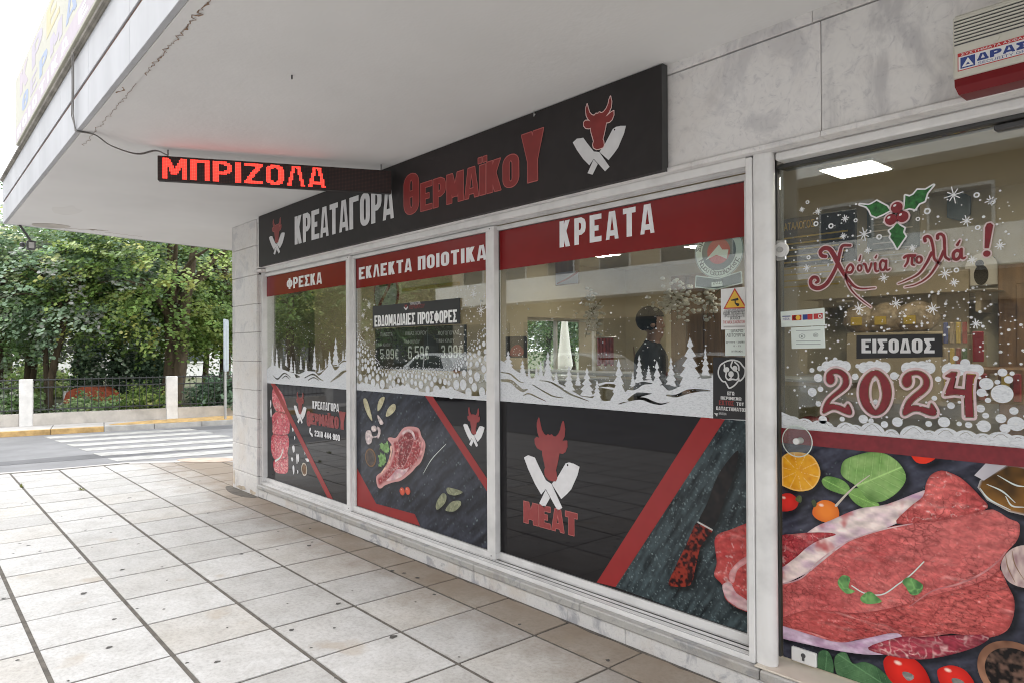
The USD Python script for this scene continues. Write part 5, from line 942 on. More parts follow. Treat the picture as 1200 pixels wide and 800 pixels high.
sprg = obj('herb_sprig', flat(unary_union([stroke([(-1.2481,0.5278),(-1.1979,0.5108),(-1.1307,0.5231),(-1.0713,0.5783),(-1.0251,0.6266),(-0.98,0.6858)], .005, .004)]), L1(5)), 'print_pale', DR)
for p in ([(-1.3051,0.5334),(-1.2839,0.5623),(-1.2543,0.559),(-1.261,0.5181),(-1.2355,0.5089),(-1.2676,0.4902),(-1.2974,0.5089)], [(-1.213,0.4914),(-1.1792,0.5233),(-1.1489,0.5082),(-1.1333,0.4933),(-1.1796,0.472),(-1.2081,0.4733)], [(-1.0562,0.592),(-1.0309,0.6154),(-0.984,0.5976),(-0.9976,0.5601),(-1.0257,0.5503),(-1.0426,0.5731)]):
    dp('leaf', p, 6, leaf_fn((56, 100, 60), (120, 170, 100), 117), sprg)
dp('basil_leaf', [(-1.3895,0.2085),(-1.3486,0.2284),(-1.3263,0.1824),(-1.3347,0.1289),(-1.3888,0.1237)], 2, leaf2_fn((40, 74, 48), (84, 122, 84), [(-1.3631,0.103)][0], [(-1.3527,0.2271)][0], 118)); dp('basil_leaf', [(-1.3224,0.177),(-1.3154,0.2231),(-1.276,0.2477),(-1.248,0.2111),(-1.2,0.2336),(-1.139,0.2222),(-1.0919,0.1733),(-1.2008,0.1343),(-1.2964,0.133)], 2, leaf2_fn((40, 76, 50), (90, 128, 88), [(-1.1156,0.1648)][0], [(-1.3022,0.2274)][0], 119))
for p, c0, r0 in (([(-1.1292,0.2546),(-1.1087,0.2902),(-1.0676,0.3061),(-1.0107,0.3025),(-0.9722,0.2645),(-0.9671,0.2119),(-1.057,0.1796),(-1.1094,0.1984)], [(-1.0508,0.2436)][0], .07), ([(-0.9384,0.2821),(-0.9179,0.3093),(-0.881,0.3253),(-0.84,0.3158),(-0.8181,0.2656),(-0.9132,0.2314)], [(-0.8814,0.2781)][0], .06)):
    dp('tomato', p, 3, ball_fn(c0, r0, (222, 44, 34), (140, 14, 16)))
    dp('tomato_stalk', [(c0[0] + .012 + .02 * math.cos(t) * (1 + .4 * math.sin(3 * t)), c0[1] - .012 + .016 * math.sin(t)) for t in np.linspace(0, 6.28, 9)[:-1]], 4, leaf_fn((60, 60, 56), (150, 150, 146), 5))
_c = [(-0.6893,0.3564),(-0.8078,0.3154),(-0.6884,0.4711)]; _e = ell(_c[0], _c[0][0] - _c[1][0], _c[2][1] - _c[0][1]).intersection(PST)
bw = paint('pepper_bowl', _e, L1(3), .006, lambda x, z, d: mixc(lin(92, 60, 46), lin(168, 122, 96), nz(x, z, 16, 3, 120) * 1.6 - .2), DR)
paint('peppercorns', affinity.scale(_e, .8, .8), L1(4), .004, lambda x, z, d: mixc(lin(22, 18, 18), lin(112, 86, 74), (nz(x, z, 75, 2, 121) - .45) * 4), bw)

for k_, pp in enumerate(([(-0.7729,1.0087),(-0.7267,0.9904),(-0.6894,0.957)], [(-0.7947,0.9918),(-0.7655,0.9561),(-0.7036,0.929)], [(-0.7173,0.9749),(-0.6988,0.9443),(-0.6618,0.9449)], [(-0.7406,1.0449),(-0.6889,1.0183),(-0.6521,1.0169)])):
    obj('glass_glint', flat(stroke(pp, .002, .002, mid=.006), L1(3)), 'print_pale', bt)
for pp in ([(-0.7189,0.7669),(-0.7117,0.7236),(-0.6915,0.6782)], [(-0.7,0.7877),(-0.691,0.7396),(-0.6637,0.6906)]): obj('garlic_fold', flat(stroke(pp, .001, .001, mid=.003), L1(3)), 'wood_brown', DR)
# painted snow, 2024, greeting and holly on the door
HEAP = [clean([(DX0 + .002, zr1 - .004), (DX0 + .002, zr1 + .07), (-1.45, zr1 + .035), (-1.2, zr1 + .012), (DX1, zr1 + .012), (DX1, zr1 - .004)])]
for q, rr_ in ((915,18),(930,15),(948,13),(968,12),(975,12),(1003,12),(1015,10),(1035,14),(1058,8),(1083,14),(1100,10),(1118,14),(1138,13),(1155,11),(1172,14),(1188,12),(1205,13),(1222,12),(1240,12)):
    x = -1.553 + (q - 913) * .00318 if q < 1200 else -.65 + (q - 1200) * .0030; HEAP.append(ell((x, zr1 + .004), rr_ * .0036, rr_ * .0034))
heap = unary_union(HEAP).intersection(sbox(DX0 + .002, zr1 - .004, DX1 - .002, 1.5))
hp = [h.difference(unary_union([stroke([(h.bounds[0] + .01, zr1 + .01), ((h.bounds[0] + h.bounds[2]) / 2, h.bounds[3] - .008), (h.bounds[2] - .01, zr1 + .01)], .0015, .0015)])) for h in HEAP[1:]]
obj('snow_heap', flat(unary_union(hp + HEAP[:1]).intersection(sbox(DX0 + .002, zr1 - .004, DX1 - .002, 1.5)), L1(2), .0004), 'brush_white', DR, kind='stuff')
DG = {'2': [[(-1.3455,1.3702),(-1.3394,1.3939),(-1.3157,1.4101),(-1.2858,1.4067),(-1.2621,1.3893),(-1.2529,1.3655),(-1.2602,1.3388),(-1.2865,1.3146),(-1.3206,1.2877),(-1.3355,1.2634),(-1.3183,1.2644),(-1.287,1.2579),(-1.2679,1.2527),(-1.2574,1.2677),(-1.2467,1.2482),(-1.2436,1.234),(-1.2502,1.2259),(-1.2729,1.2311),(-1.3064,1.2436),(-1.3307,1.2397),(-1.358,1.2247),(-1.3604,1.2413),(-1.3452,1.2767),(-1.3156,1.3075),(-1.2873,1.333),(-1.2757,1.3576),(-1.2812,1.3807),(-1.3004,1.3933),(-1.3198,1.389),(-1.3112,1.3736),(-1.3142,1.3564),(-1.3289,1.3471),(-1.3421,1.3555)]],
      '0': [[(-1.1495,1.4083),(-1.1208,1.395),(-1.0984,1.3632),(-1.0909,1.322),(-1.099,1.2802),(-1.1198,1.2466),(-1.1499,1.2307),(-1.1799,1.2428),(-1.2025,1.2746),(-1.2113,1.3169),(-1.2018,1.3623),(-1.1788,1.3936)], [(-1.1505,1.3896),(-1.1342,1.3714),(-1.1256,1.3391),(-1.1223,1.3114),(-1.1283,1.2832),(-1.1395,1.2593),(-1.1502,1.2494),(-1.1627,1.2627),(-1.1728,1.2856),(-1.1771,1.3136),(-1.1746,1.3467),(-1.1654,1.3728)]],
      '2b': [[(-1.05,1.3684),(-1.0427,1.3899),(-1.0237,1.4048),(-0.9948,1.409),(-0.9705,1.3984),(-0.9562,1.3765),(-0.9588,1.3463),(-0.9792,1.3215),(-1.008,1.2964),(-1.0197,1.2764),(-0.9999,1.2766),(-0.9683,1.2695),(-0.9546,1.2668),(-0.9493,1.2874),(-0.9387,1.2713),(-0.9333,1.2575),(-0.9389,1.2439),(-0.9596,1.2452),(-0.9919,1.2565),(-1.0166,1.2531),(-1.0438,1.2369),(-1.0475,1.2557),(-1.0329,1.2928),(-1.012,1.3173),(-0.9872,1.3408),(-0.9757,1.3581),(-0.9767,1.3804),(-0.9929,1.3952),(-1.0155,1.3928),(-1.0189,1.3846),(-1.0169,1.3694),(-1.0221,1.3534),(-1.0346,1.3457),(-1.0451,1.3526)]],
      '4': [[(-0.8994,1.3921),(-0.8808,1.4069),(-0.8647,1.4059),(-0.8766,1.3464),(-0.8362,1.3424),(-0.8317,1.3951),(-0.8309,1.3998),(-0.8058,1.3979),(-0.8125,1.3841),(-0.8166,1.3402),(-0.8129,1.2464),(-0.8373,1.2447),(-0.839,1.3234),(-0.873,1.3262),(-0.9038,1.3204),(-0.8801,1.3865)]]}
for k, ps in DG.items():
    g = blob(ps[0], 3) if k != '4' else clean(ps[0])
    if len(ps) > 1: g = g.difference(blob(ps[1], 3))
    n = obj('painted_digit', flat(g, L1(8), .0004), 'paint_red', DR)
    out = g.buffer(.0125).difference(g.buffer(.0035))
    obj('outline', flat(out, L1(7), .0004), 'paint_pink', n)
    bb = g.bounds; cap = [Point(bb[0] + (bb[2] - bb[0]) * t, bb[3] + .004 + .012 * math.sin(t * 3.14)).buffer(.022) for t in ((.15, .35, .6, .8) if k != '4' else (.15, .3, .85, 1.0))]
    if k == '4': cap = [Point(bb[0] + (bb[2] - bb[0]) * t, bb[3] + .008).buffer(.022) for t in (.12, .3, .45, .72, .9, 1.05)]
    obj('snow_cap', flat(unary_union(cap).difference(g.buffer(.0125)).intersection(sbox(bb[0] - .05, bb[3] - .035, bb[2] + .05, bb[3] + .08)), L1(6), .0004), 'brush_white', n)
r_ = np.random.default_rng(131)
big = [(-1.3819,1.3716),(-1.4077,1.3109),(-1.3722,1.3248),(-1.3812,1.2624),(-1.374,1.4115),(-1.3096,1.4492),(-1.2294,1.3805),(-1.1504,1.2821),(-1.1984,1.2109),(-1.3632,1.1966),(-1.2826,1.2049),(-1.118,1.1958),(-1.0703,1.2086),(-1.0809,1.3876),(-1.1689,1.2059),(-1.1564,1.3707),(-1.4085,1.4034),(-1.2197,1.4237)] + [(-0.8381,1.4399),(-0.8681,1.4577),(-0.9268,1.3796),(-0.7726,1.3672),(-0.7873,1.335),(-0.7251,1.3336),(-0.7056,1.3838),(-0.7234,1.4089),(-0.8848,1.2831),(-0.9084,1.2206),(-0.781,1.2154),(-0.7914,1.2779),(-0.7292,1.2464),(-0.6845,1.2312),(-0.7173,1.2122),(-0.6909,1.2757),(-0.94,1.3078),(-0.9599,1.2101),(-0.8586,1.2179),(-0.8286,1.2159),(-0.7677,1.3086),(-0.7753,1.2536),(-0.7388,1.3745),(-0.6951,1.4058)]
rad = [.038,.04,.025,.025,.025,.02,.028,.022,.038,.038,.022,.028,.04,.032,.022,.016,.022,.018] + [.033,.02,.022,.046,.032,.07,.028,.03,.026,.042,.045,.03,.034,.054,.034,.028,.02,.024,.018,.024,.02,.022,.018,.016]
obj('snow_bubbles', flat(unary_union([ell(c, s * .48, s * .46) for c, s in zip(big, rad)]), L1(2), .0004), 'brush_white', DR, kind='stuff')
dots(DR, L1(5), 330, DX0 + .02, -.62, zr1 + .07, zr1 + .50, 132, .0025, .008, 1.2)
dots(DR, L1(5), 120, -1.35, -.75, 1.56, 1.72, 133, .0025, .0075, 1.0); dots(DR, L1(5), 110, -1.5, -.95, 1.72, 2.08, 134, .0025, .007, 1.0); dots(DR, L1(5), 40, -1.0, -.68, 1.75, 2.05, 135, .003, .007, 1.0)
for p, s in zip([(-0.8707,2.057),(-1.1895,1.9528),(-1.2645,2.0268),(-1.377,2.0734),(-1.4473,2.0917),(-1.2723,1.9559),(-1.4275,1.8388),(-1.1167,1.7708),(-0.9001,1.7702),(-0.8131,1.8116),(-0.727,1.8545),(-0.7541,2.0173),(-0.8297,1.9561),(-1.1753,1.8862),(-1.0102,1.8767)] + [(-1.212,1.6557),(-1.0704,1.6683),(-0.9424,1.6413),(-0.871,1.7346),(-0.8023,1.5814)], (.062,.055,.03,.028,.022,.026,.032,.036,.045,.03,.03,.035,.04,.026,.026,.05,.044,.046,.03,.034)): obj('snowflake', flat(star(p, s * .5, 8, .0035), L1(2), .0004), 'snow_dot', DR)
ring = [Point(p).buffer(s).difference(Point(p).buffer(s * .5)) for p, s in zip([(-1.3861,2.0224),(-1.3226,2.0043),(-1.4223,2.1196),(-1.1322,1.9348),(-0.9586,2.0108),(-0.9913,1.9858),(-1.2224,2.0135),(-1.4193,1.8832),(-0.7973,2.0446),(-0.7947,1.9269),(-0.7494,2.0126),(-0.8634,1.7795)], [.011,.011,.008,.011,.012,.008,.008,.009,.010,.009,.01,.009])]
obj('snow_rings', flat(unary_union(ring), L1(2), .0004), 'snow_dot', DR, kind='stuff')
def brush(word, parts, k=8):
    n = None
    for g in parts:
        p = obj('greeting_letter', flat(g, L1(k), .0004), 'paint_red', DR)
        obj('outline', flat(g.buffer(.0055).difference(g.buffer(.0012)), L1(k - 1), .0004), 'paint_pink', p)
w_ = .0125
G1 = [unary_union([stroke([(-1.345,1.8788),(-1.3609,1.884),(-1.3666,1.9005),(-1.352,1.914),(-1.3304,1.9094),(-1.3129,1.8861),(-1.2921,1.8415),(-1.2681,1.7971),(-1.2477,1.7674),(-1.2274,1.745),(-1.2006,1.7342),(-1.148,1.734)], .013, .003, mid=.018), stroke([(-1.2431,1.9137),(-1.2741,1.9151),(-1.2847,1.8902),(-1.2991,1.8351),(-1.3243,1.7875),(-1.346,1.7606),(-1.3751,1.7482),(-1.4007,1.7558),(-1.4102,1.7783),(-1.4004,1.7951),(-1.3835,1.7937),(-1.3763,1.7787),(-1.3859,1.7722)], .009, .010, mid=.017)]),
      unary_union([stroke([(-1.2556,1.8044),(-1.2406,1.8039),(-1.2323,1.8205),(-1.2417,1.8354),(-1.2541,1.8253),(-1.2611,1.8),(-1.258,1.7682),(-1.2377,1.7284),(-1.2043,1.6916),(-1.1649,1.6586)], .010, .002, mid=.008)]),
      ell(*[(lambda c: (c, .0105, .015))([(-1.2067,1.8182)][0])][0]).difference(ell(*[(lambda c: (c, .004, .008))([(-1.2067,1.8182)][0])][0])), stroke([(-1.2078,1.8488),(-1.2023,1.8676)], .008, .004),
      stroke([(-1.1899,1.8332),(-1.184,1.8272),(-1.1756,1.7997),(-1.1656,1.8159),(-1.1616,1.8326)], .009, .007), stroke([(-1.146,1.8311),(-1.1462,1.8073),(-1.1411,1.7987),(-1.1346,1.8009)], .010, .006), stroke([(-1.1452,1.8535),(-1.1406,1.8625)], .007, .004),
      unary_union([stroke([(-1.1088,1.8343),(-1.1202,1.8401),(-1.128,1.826),(-1.1249,1.8054),(-1.1141,1.8031),(-1.1076,1.8173),(-1.1056,1.8373)], .009, .008), stroke([(-1.1056,1.8373),(-1.1058,1.8104),(-1.1008,1.7999),(-1.0926,1.8039)], .009, .005)]),
      unary_union([stroke([(-1.0394,1.8432),(-1.0296,1.8484),(-1.0014,1.8467)], .010, .011), stroke([(-1.0239,1.846),(-1.0281,1.8248),(-1.0373,1.8096)], .010, .007), stroke([(-1.0098,1.8445),(-1.0123,1.8171),(-1.0044,1.8102)], .010, .006)]),
      ell(*[(lambda c: (c, .0135, .0155))([(-0.9875,1.83)][0])][0]).difference(ell(*[(lambda c: (c, .005, .008))([(-0.9875,1.83)][0])][0])),
      unary_union([stroke([(-0.966,1.8988),(-0.967,1.9111),(-0.956,1.9146),(-0.9457,1.9025),(-0.9389,1.8703),(-0.9354,1.8308),(-0.921,1.8114)], .011, .008), stroke([(-0.9434,1.8515),(-0.9628,1.8124),(-0.9907,1.7753),(-1.0332,1.7542),(-1.062,1.7439)], .011, .002)]),
      unary_union([stroke([(-0.9235,1.9034),(-0.9224,1.9152),(-0.9117,1.9174),(-0.9022,1.9043),(-0.9004,1.866),(-0.8985,1.833),(-0.886,1.8199)], .011, .008), stroke([(-0.9031,1.8532),(-0.921,1.8144),(-0.9538,1.7644),(-0.9966,1.7373),(-1.038,1.7292)], .011, .002)]),
      unary_union([stroke([(-0.8484,1.8455),(-0.8612,1.851),(-0.8717,1.8403),(-0.8703,1.8225),(-0.8589,1.819),(-0.8495,1.8309),(-0.8462,1.854)], .011, .010), stroke([(-0.8462,1.854),(-0.8454,1.8276),(-0.8404,1.8195),(-0.8332,1.8234)], .010, .005)]), stroke([(-0.8585,1.8719),(-0.8501,1.8873)], .010, .004),
      unary_union([clean([(-0.7685,1.9228),(-0.7635,1.9341),(-0.7552,1.9353),(-0.749,1.9276),(-0.7622,1.8505),(-0.771,1.8515)]).buffer(.002), ell(*[(lambda c: (c, .011, .011))([(-0.7668,1.8292)][0])][0])])]
brush('', G1)
for pts in ([(-1.0437,2.0266),(-1.0356,2.0421),(-1.0335,2.082),(-1.0193,2.0753),(-1.0052,2.0803),(-0.991,2.0963),(-0.9634,2.0914),(-0.936,2.1047),(-0.958,2.0784),(-0.9665,2.0495),(-0.9859,2.0435),(-1.0,2.0243),(-1.0197,2.0316)], [(-1.2047,2.0752),(-1.1716,2.0665),(-1.1585,2.0692),(-1.1389,2.0783),(-1.1197,2.0644),(-1.1007,2.0506),(-1.0908,2.0329),(-1.1169,2.0221),(-1.1407,2.0147),(-1.1588,2.0255),(-1.1665,2.0452),(-1.1782,2.0627)], [(-1.0649,1.9812),(-1.0545,1.9692),(-1.0385,1.9571),(-1.0432,1.941),(-1.0342,1.9243),(-1.0463,1.9072),(-1.0645,1.8807),(-1.0754,1.9044),(-1.0899,1.9281),(-1.0851,1.9401),(-1.0932,1.9537),(-1.0778,1.9642)]):
    g = clean(pts); n = obj('holly_leaf', flat(g, L1(8), .0004), 'paint_green', DR); obj('outline', flat(g.buffer(.006).difference(g), L1(7), .0004), 'film_white', n)
for c in [(-1.0644,2.0404),(-1.0864,1.9967),(-1.0439,2.0018)]:
    g = Point(c).buffer(.0215); n = obj('holly_berry', flat(g, L1(10), .0004), 'paint_red', DR); obj('outline', flat(g.buffer(.006).difference(g), L1(9), .0004), 'paint_pink', n); obj('shine', flat(ell((c[0] - .007, c[1] + .009), .006, .004, 30), L1(11), .0003), 'film_white', n)
# fittings
lk = [(-1.532,1.9258)][0]
lo = obj('lock_plate', rbx(lk[0] - .03, YD - .012, lk[1] - .045, lk[0] + .016, YD - .001, lk[1] + .045, .004), 'steel', DR)
m = trimesh.creation.cylinder(.032, .014, sections=28); m.apply_transform(trimesh.transformations.rotation_matrix(math.pi / 2, (1, 0, 0))); m.apply_translation((lk[0], YD - .019, lk[1])); obj('rosette', m, 'alu_white', lo, smooth=40)
m = trimesh.creation.cylinder(.012, .02, sections=20); m.apply_transform(trimesh.transformations.rotation_matrix(math.pi / 2, (1, 0, 0))); m.apply_translation((lk[0], YD - .03, lk[1])); obj('cylinder_core', m, 'steel', lo, smooth=40)
hc = [(-1.4573,1.1007),(-1.4567,1.1739),(-1.465,1.089)]; hr = .066
m = trimesh.creation.cylinder(hr, .008, sections=40); m.apply_transform(trimesh.transformations.rotation_matrix(math.pi / 2, (1, 0, 0))); m.apply_translation((hc[0][0], YD - .04, hc[0][1])); hd = obj('pull_disc', m, 'window_glass', DR, smooth=40)
m = trimesh.creation.torus(hr, .0022, major_sections=48, minor_sections=8); m.apply_transform(trimesh.transformations.rotation_matrix(math.pi / 2, (1, 0, 0))); m.apply_translation((hc[0][0], YD - .04, hc[0][1])); obj('rim', m, 'print_pale', hd, smooth=True)
obj('bolt', tube((hc[0][0], YD - .001, hc[0][1]), (hc[0][0], YD - .052, hc[0][1]), .013, 20), 'plastic_white', hd, smooth=40)
pf = [(-0.7397,2.2589),(-0.7395,2.2862)]
obj('top_patch_fitting', rbx(pf[0][0], YD - .016, pf[0][1], DX1 + .1, YD + .03, 2.280, .004), 'dark_metal', DR)
kp = [(-1.503,0.1275),(-1.3942,0.1299),(-1.3937,0.2059),(-1.5024,0.2055)]
kb = obj('floor_lock', rbx(kp[0][0], YD - .016, .146, kp[1][0], YD - .001, kp[3][1], .003), 'plastic_white', DR)
obj('keyhole', cat_(flat(Point((kp[0][0] + kp[1][0]) / 2, (.146 + kp[3][1]) / 2 + .006).buffer(.010), YD - .018, .002), flat(sbox((kp[0][0] + kp[1][0]) / 2 - .005, (.146 + kp[3][1]) / 2 - .016, (kp[0][0] + kp[1][0]) / 2 + .005, (.146 + kp[3][1]) / 2 + .004), YD - .0184, .002)), 'dark_metal', kb)

# ------------------------------------------------------------------ notices stuck on the glass (things of their own)
def card(name, label, cat, q, y, mat, t=.0006):
    o = thing(name, label, cat); obj('sheet', flat(clean(q), y, t), mat, o); return o
ei = [(-1.2229,1.4533),(-0.9106,1.4618),(-0.9099,1.5476),(-1.2222,1.547)]
o = card('entrance_sign', 'black ΕΙΣΟΔΟΣ sign with white letters on the glass door above 2024', 'sign', ei, L1(6), 'print_black')
q = [(-1.202,1.476),(-0.936,1.4779),(-0.9357,1.5283),(-1.2015,1.5312)]; a, b, w, h = tbox(q); lettering(o, text('ΕΙΣΟΔΟΣ', a, b, w, h, .4, .2, .12), L1(7), 'sign_white')
cq = [(-1.5434,1.5885),(-1.3498,1.5911),(-1.3514,1.6643),(-1.5463,1.6562)]
o = card('card_sticker', 'white sticker with four payment card marks, left on the glass door', 'sticker', cq, L1(6), 'print_pale')
for (x0, x1, z0, z1), m1, m2 in (((85, 195, 300, 230), 'plastic_white', 'print_blue'), ((213, 340, 292, 222), 'print_black', None), ((357, 490, 280, 210), 'print_blue', None), ((503, 625, 272, 198), 'print_black', None)): pass
cardq = [[(-1.538,1.615),(-1.5002,1.615),(-1.5,1.6372),(-1.5378,1.637)], [(-1.4941,1.6155),(-1.4515,1.616),(-1.4513,1.6391),(-1.4939,1.6383)], [(-1.4459,1.6164),(-1.4023,1.6181),(-1.4021,1.6403),(-1.4457,1.6399)], [(-1.3981,1.618),(-1.359,1.6191),(-1.3589,1.6423),(-1.3979,1.6411)]]
for i, cqq in enumerate(cardq):
    k = obj('card_mark', flat(clean(cqq), L1(7), .0004), ['plastic_white', 'print_red', 'print_blue', 'print_red'][i], o); c = np.mean(cqq, 0); w = cqq[1][0] - cqq[0][0]
    if i == 0: obj('lettering', small_text('VISA', cqq[0][0] + w * .12, cqq[0][1] + .004, .009, L1(8), w * .76), 'print_blue', k); obj('top_stripe', flat(sbox(cqq[0][0], cqq[3][1] - .004, cqq[1][0], cqq[3][1]), L1(8), .0003), 'print_blue', k)
    if i == 1: obj('left_disc', flat(ell((c[0] - w * .16, c[1]), w * .24, w * .24), L1(8), .0003), 'lens_red', k); obj('right_disc', flat(ell((c[0] + w * .16, c[1]), w * .24, w * .24), L1(9), .0003), 'print_yellow', k)
    if i == 2: obj('right_half', flat(sbox(c[0], cqq[0][1], cqq[1][0], cqq[2][1]), L1(8), .0003), 'print_red', k)
    if i == 3: obj('ring', flat(ell((c[0] + w * .2, c[1]), w * .2, w * .22).difference(ell((c[0] + w * .2, c[1]), w * .12, w * .14)), L1(8), .0003), 'print_pale', k)
nq = [(-1.4961,1.4945),(-1.3489,1.4971),(-1.352,1.589),(-1.4994,1.5851)]
o = card('contactless_sticker', 'pale sticker with two small round emblems below the payment card sticker', 'sticker', nq, L1(6), 'print_pale')
for p, rx__, rz__ in (([(-1.4494,1.5467)][0], .014, .010), ([(-1.3899,1.5505)][0], .011, .009)):
    k = obj('round_emblem', flat(ell(p, rx__, rz__).difference(ell(p, rx__ * .88, rz__ * .86)), L1(7), .0004), 'print_grey', o)
    obj('waves', flat(unary_union([LineString([(p[0] - .004 + i * .003, p[1] - .004), (p[0] - .003 + i * .003, p[1]), (p[0] - .004 + i * .003, p[1] + .004)]).buffer(.0006) for i in range(3)]), L1(7), .0004), 'print_black', k)
for i, zt_ in enumerate((.84, .34, .2)): obj('text_line', flat(sbox(nq[0][0] + .02, nq[0][1] + (nq[3][1] - nq[0][1]) * zt_, nq[1][0] - .02, nq[0][1] + (nq[3][1] - nq[0][1]) * zt_ + .0018), L1(7), .0003), 'print_grey', o)

# price board inside the middle window
yb = 2.903
pb = thing('price_board', 'black weekly offers board with three prices inside the middle window', 'price board')
hq = [(-5.0255,1.6694),(-3.8526,1.6569),(-3.851,1.8466),(-5.0239,1.8521)]; z0h, z1h = hq[0][1], (hq[2][1] + hq[3][1]) / 2
yh = Y2 - .010
obj('header', bx(hq[0][0] + .012, yh, z0h + .004, hq[1][0] + .012, yh + .006, z1h), 'print_black', pb)
bq = [(-5.0218,1.3501),(-3.805,1.366),(-3.8025,1.6479),(-5.019,1.6579)]
obj('panel', bx(bq[0][0], yb + .001, bq[0][1], bq[1][0], yb + .007, z0h), 'print_black', pb)
a, b, w, h = tbox([(-4.9967,1.6844),(-3.8842,1.6808),(-3.8834,1.7632),(-4.9959,1.772)]); lettering(pb, text('ΕΒΔΟΜΑΔΙΑΙΕΣ ΠΡΟΣΦΟΡΕΣ', a + .012, b, w, h, .38, .18, .12), yh - .0005, 'digit_white')
e4 = [(-4.5609,1.7953),(-4.4985,1.8419)]; emblem(pb, e4[0][0] + .012, e4[0][1], e4[1][0] + .012, e4[1][1], yh - .0005, 'sign_red', 'sign_red', 'sign_white')
nmq = [(-4.4643,1.8297),(-4.3339,1.8303),(-4.4646,1.8015),(-4.2978,1.8009)]
obj('name_line', small_text('ΚΡΕΑΤΑΓΟΡΑ', nmq[0][0] + .012, nmq[0][1], .022, yh - .0005, nmq[1][0] - nmq[0][0]), 'sign_white', pb); obj('name_line', small_text('ΘΕΡΜΑΪΚΟΥ', nmq[0][0] + .012 - .02, nmq[2][1], .03, yh - .0005, nmq[3][0] - nmq[2][0] + .04), 'sign_red', pb)
for s, qq, hq_ in (('ΠΑΝΣΕΤΑ', [(-4.9364,1.6046),(-4.7529,1.6037),(-4.9361,1.6359)], [(-4.9445,1.4284),(-4.6671,1.4324),(-4.6663,1.5141),(-4.9438,1.5077)]), ('ΚΙΜΑΣ ΧΟΙΡΟΥ', [(-4.5664,1.6069),(-4.2815,1.6058),(-4.5662,1.6365)], [(-4.5311,1.4312),(-4.2507,1.4371),(-4.2499,1.5303),(-4.5302,1.5271)]), ('ΚΟΤΟΠΟΥΛΟ', [(-4.1319,1.601),(-3.8833,1.6003),(-4.1316,1.6289)], [(-4.099,1.442),(-3.8418,1.4453),(-3.8411,1.5347),(-4.0983,1.5291)])):
    obj('product_name', small_text(s, qq[0][0], qq[0][1], qq[2][1] - qq[0][1], yb - .0005, qq[1][0] - qq[0][0]), 'sign_white', pb)
    obj('price_note', small_text('ΤΙΜΗ ΚΙΛΟΥ', hq_[0][0] - .06, hq_[3][1] + .02, .025, yb - .0005, .22), 'sign_white', pb)
    a, b, w, h = tbox(hq_); lettering(pb, text({'Π': '5.99€', 'Κ': '6.59€'}[s[0]] if s != 'ΚΟΤΟΠΟΥΛΟ' else '3.99€', a, b, w, h, .26, .12, .24), yb - .0005, 'digit_white', 'price_digit')
for k in (1, 2): x = bq[0][0] + (bq[1][0] - bq[0][0]) * (.285 if k == 1 else .62); obj('divider', bx(x - .003, yb - .0004, bq[0][1] + .05, x + .003, yb + .0009, z0h - .01), 'print_grey', pb)
# interior round no-entry style disc beside the board
rd = [(-5.5228,2.004)][0]

# round trade sticker, camera notice, hours, dog notice on the wide window
ys = Y3 + .0075
tc = [(-1.858,1.9565),(-1.7269,1.9423),(-1.859,1.8293)]; TR = (tc[1][0] - tc[0][0]); TZ = tc[0][1] - tc[2][1]
o = thing('trade_sticker', 'round black and white trade association sticker dated 2017 under the red band', 'sticker')
el = lambda k: ell(tc[0], TR * k, TZ * k)
obj('white_disc', flat(el(1), ys + .0022), 'print_pale', o); obj('dark_ring', flat(el(.985).difference(el(.965)), ys + .0018), 'print_grey', o); obj('dark_disc', flat(el(.70), ys + .0018), 'print_grey', o)
obj('red_disc', flat(el(.47), ys + .0014), 'print_red', o); obj('cleaver_shape', flat(clean([(tc[0][0] + TR * a, tc[0][1] + TZ * b) for a, b in ((-.55, -.28), (.02, .25), (.15, .05), (.4, .02), (.33, -.32), (.1, -.2), (-.1, -.12))]), ys + .001), 'print_pale', o)
for i, ch in enumerate('Νομού Θεσσαλονίκης'):
    if ch == ' ': continue
    an = math.radians(205 + i * 7.6); m = small_text(ch, 0, 0, .026, 0, None, .5); m.apply_transform(trimesh.transformations.rotation_matrix(-(an + math.pi / 2), (0, 1, 0))); m.apply_translation((tc[0][0] + TR * .90 * math.cos(an), ys + .0016, tc[0][1] + TZ * .90 * math.sin(an))); obj('ring_letter', m, 'print_black', o)
for i, ch in enumerate('Σωματείο'):
    an = math.radians(170 - i * 9); m = small_text(ch, 0, 0, .026, 0, None, .5); m.apply_transform(trimesh.transformations.rotation_matrix(-(an - math.pi / 2), (0, 1, 0))); m.apply_translation((tc[0][0] + TR * .76 * math.cos(an), ys + .0016, tc[0][1] + TZ * .76 * math.sin(an))); obj('ring_letter', m, 'print_black', o)
rb = [(-1.9846,1.7982),(-1.8668,1.7804),(-1.7383,1.7993),(-1.742,1.8477),(-1.8621,1.8249),(-1.981,1.8468)]; obj('ribbon', flat(clean(rb), ys + .0006), 'print_grey', o); obj('ribbon_edge', flat(clean(rb).buffer(.005), ys + .0010), 'print_pale', o)
yq = [(-1.8964,1.7893),(-1.8378,1.7897),(-1.8377,1.8124),(-1.8962,1.8123)]; obj('year_box', flat(clean(yq), ys + .0002), 'print_pale', o); obj('year', small_text('2017', yq[0][0] + .008, yq[0][1] + .012, .022, ys - .0002, .055), 'print_black', o)
cmq = [(-1.8398,1.585),(-1.7035,1.5838),(-1.702,1.7779),(-1.8393,1.7752)]
o = card('camera_notice', 'white notice with yellow camera triangle, above the opening hours', 'notice', cmq, ly(Y3, 4), 'plastic_white')
tq = clean([(-1.7663,1.7761),(-1.7037,1.6784),(-1.8265,1.6803)]); obj('warning_triangle', flat(tq, ly(Y3, 5)), 'print_red', o); obj('yellow_field', flat(tq.buffer(-.006), ly(Y3, 6)), 'print_yellow', o)
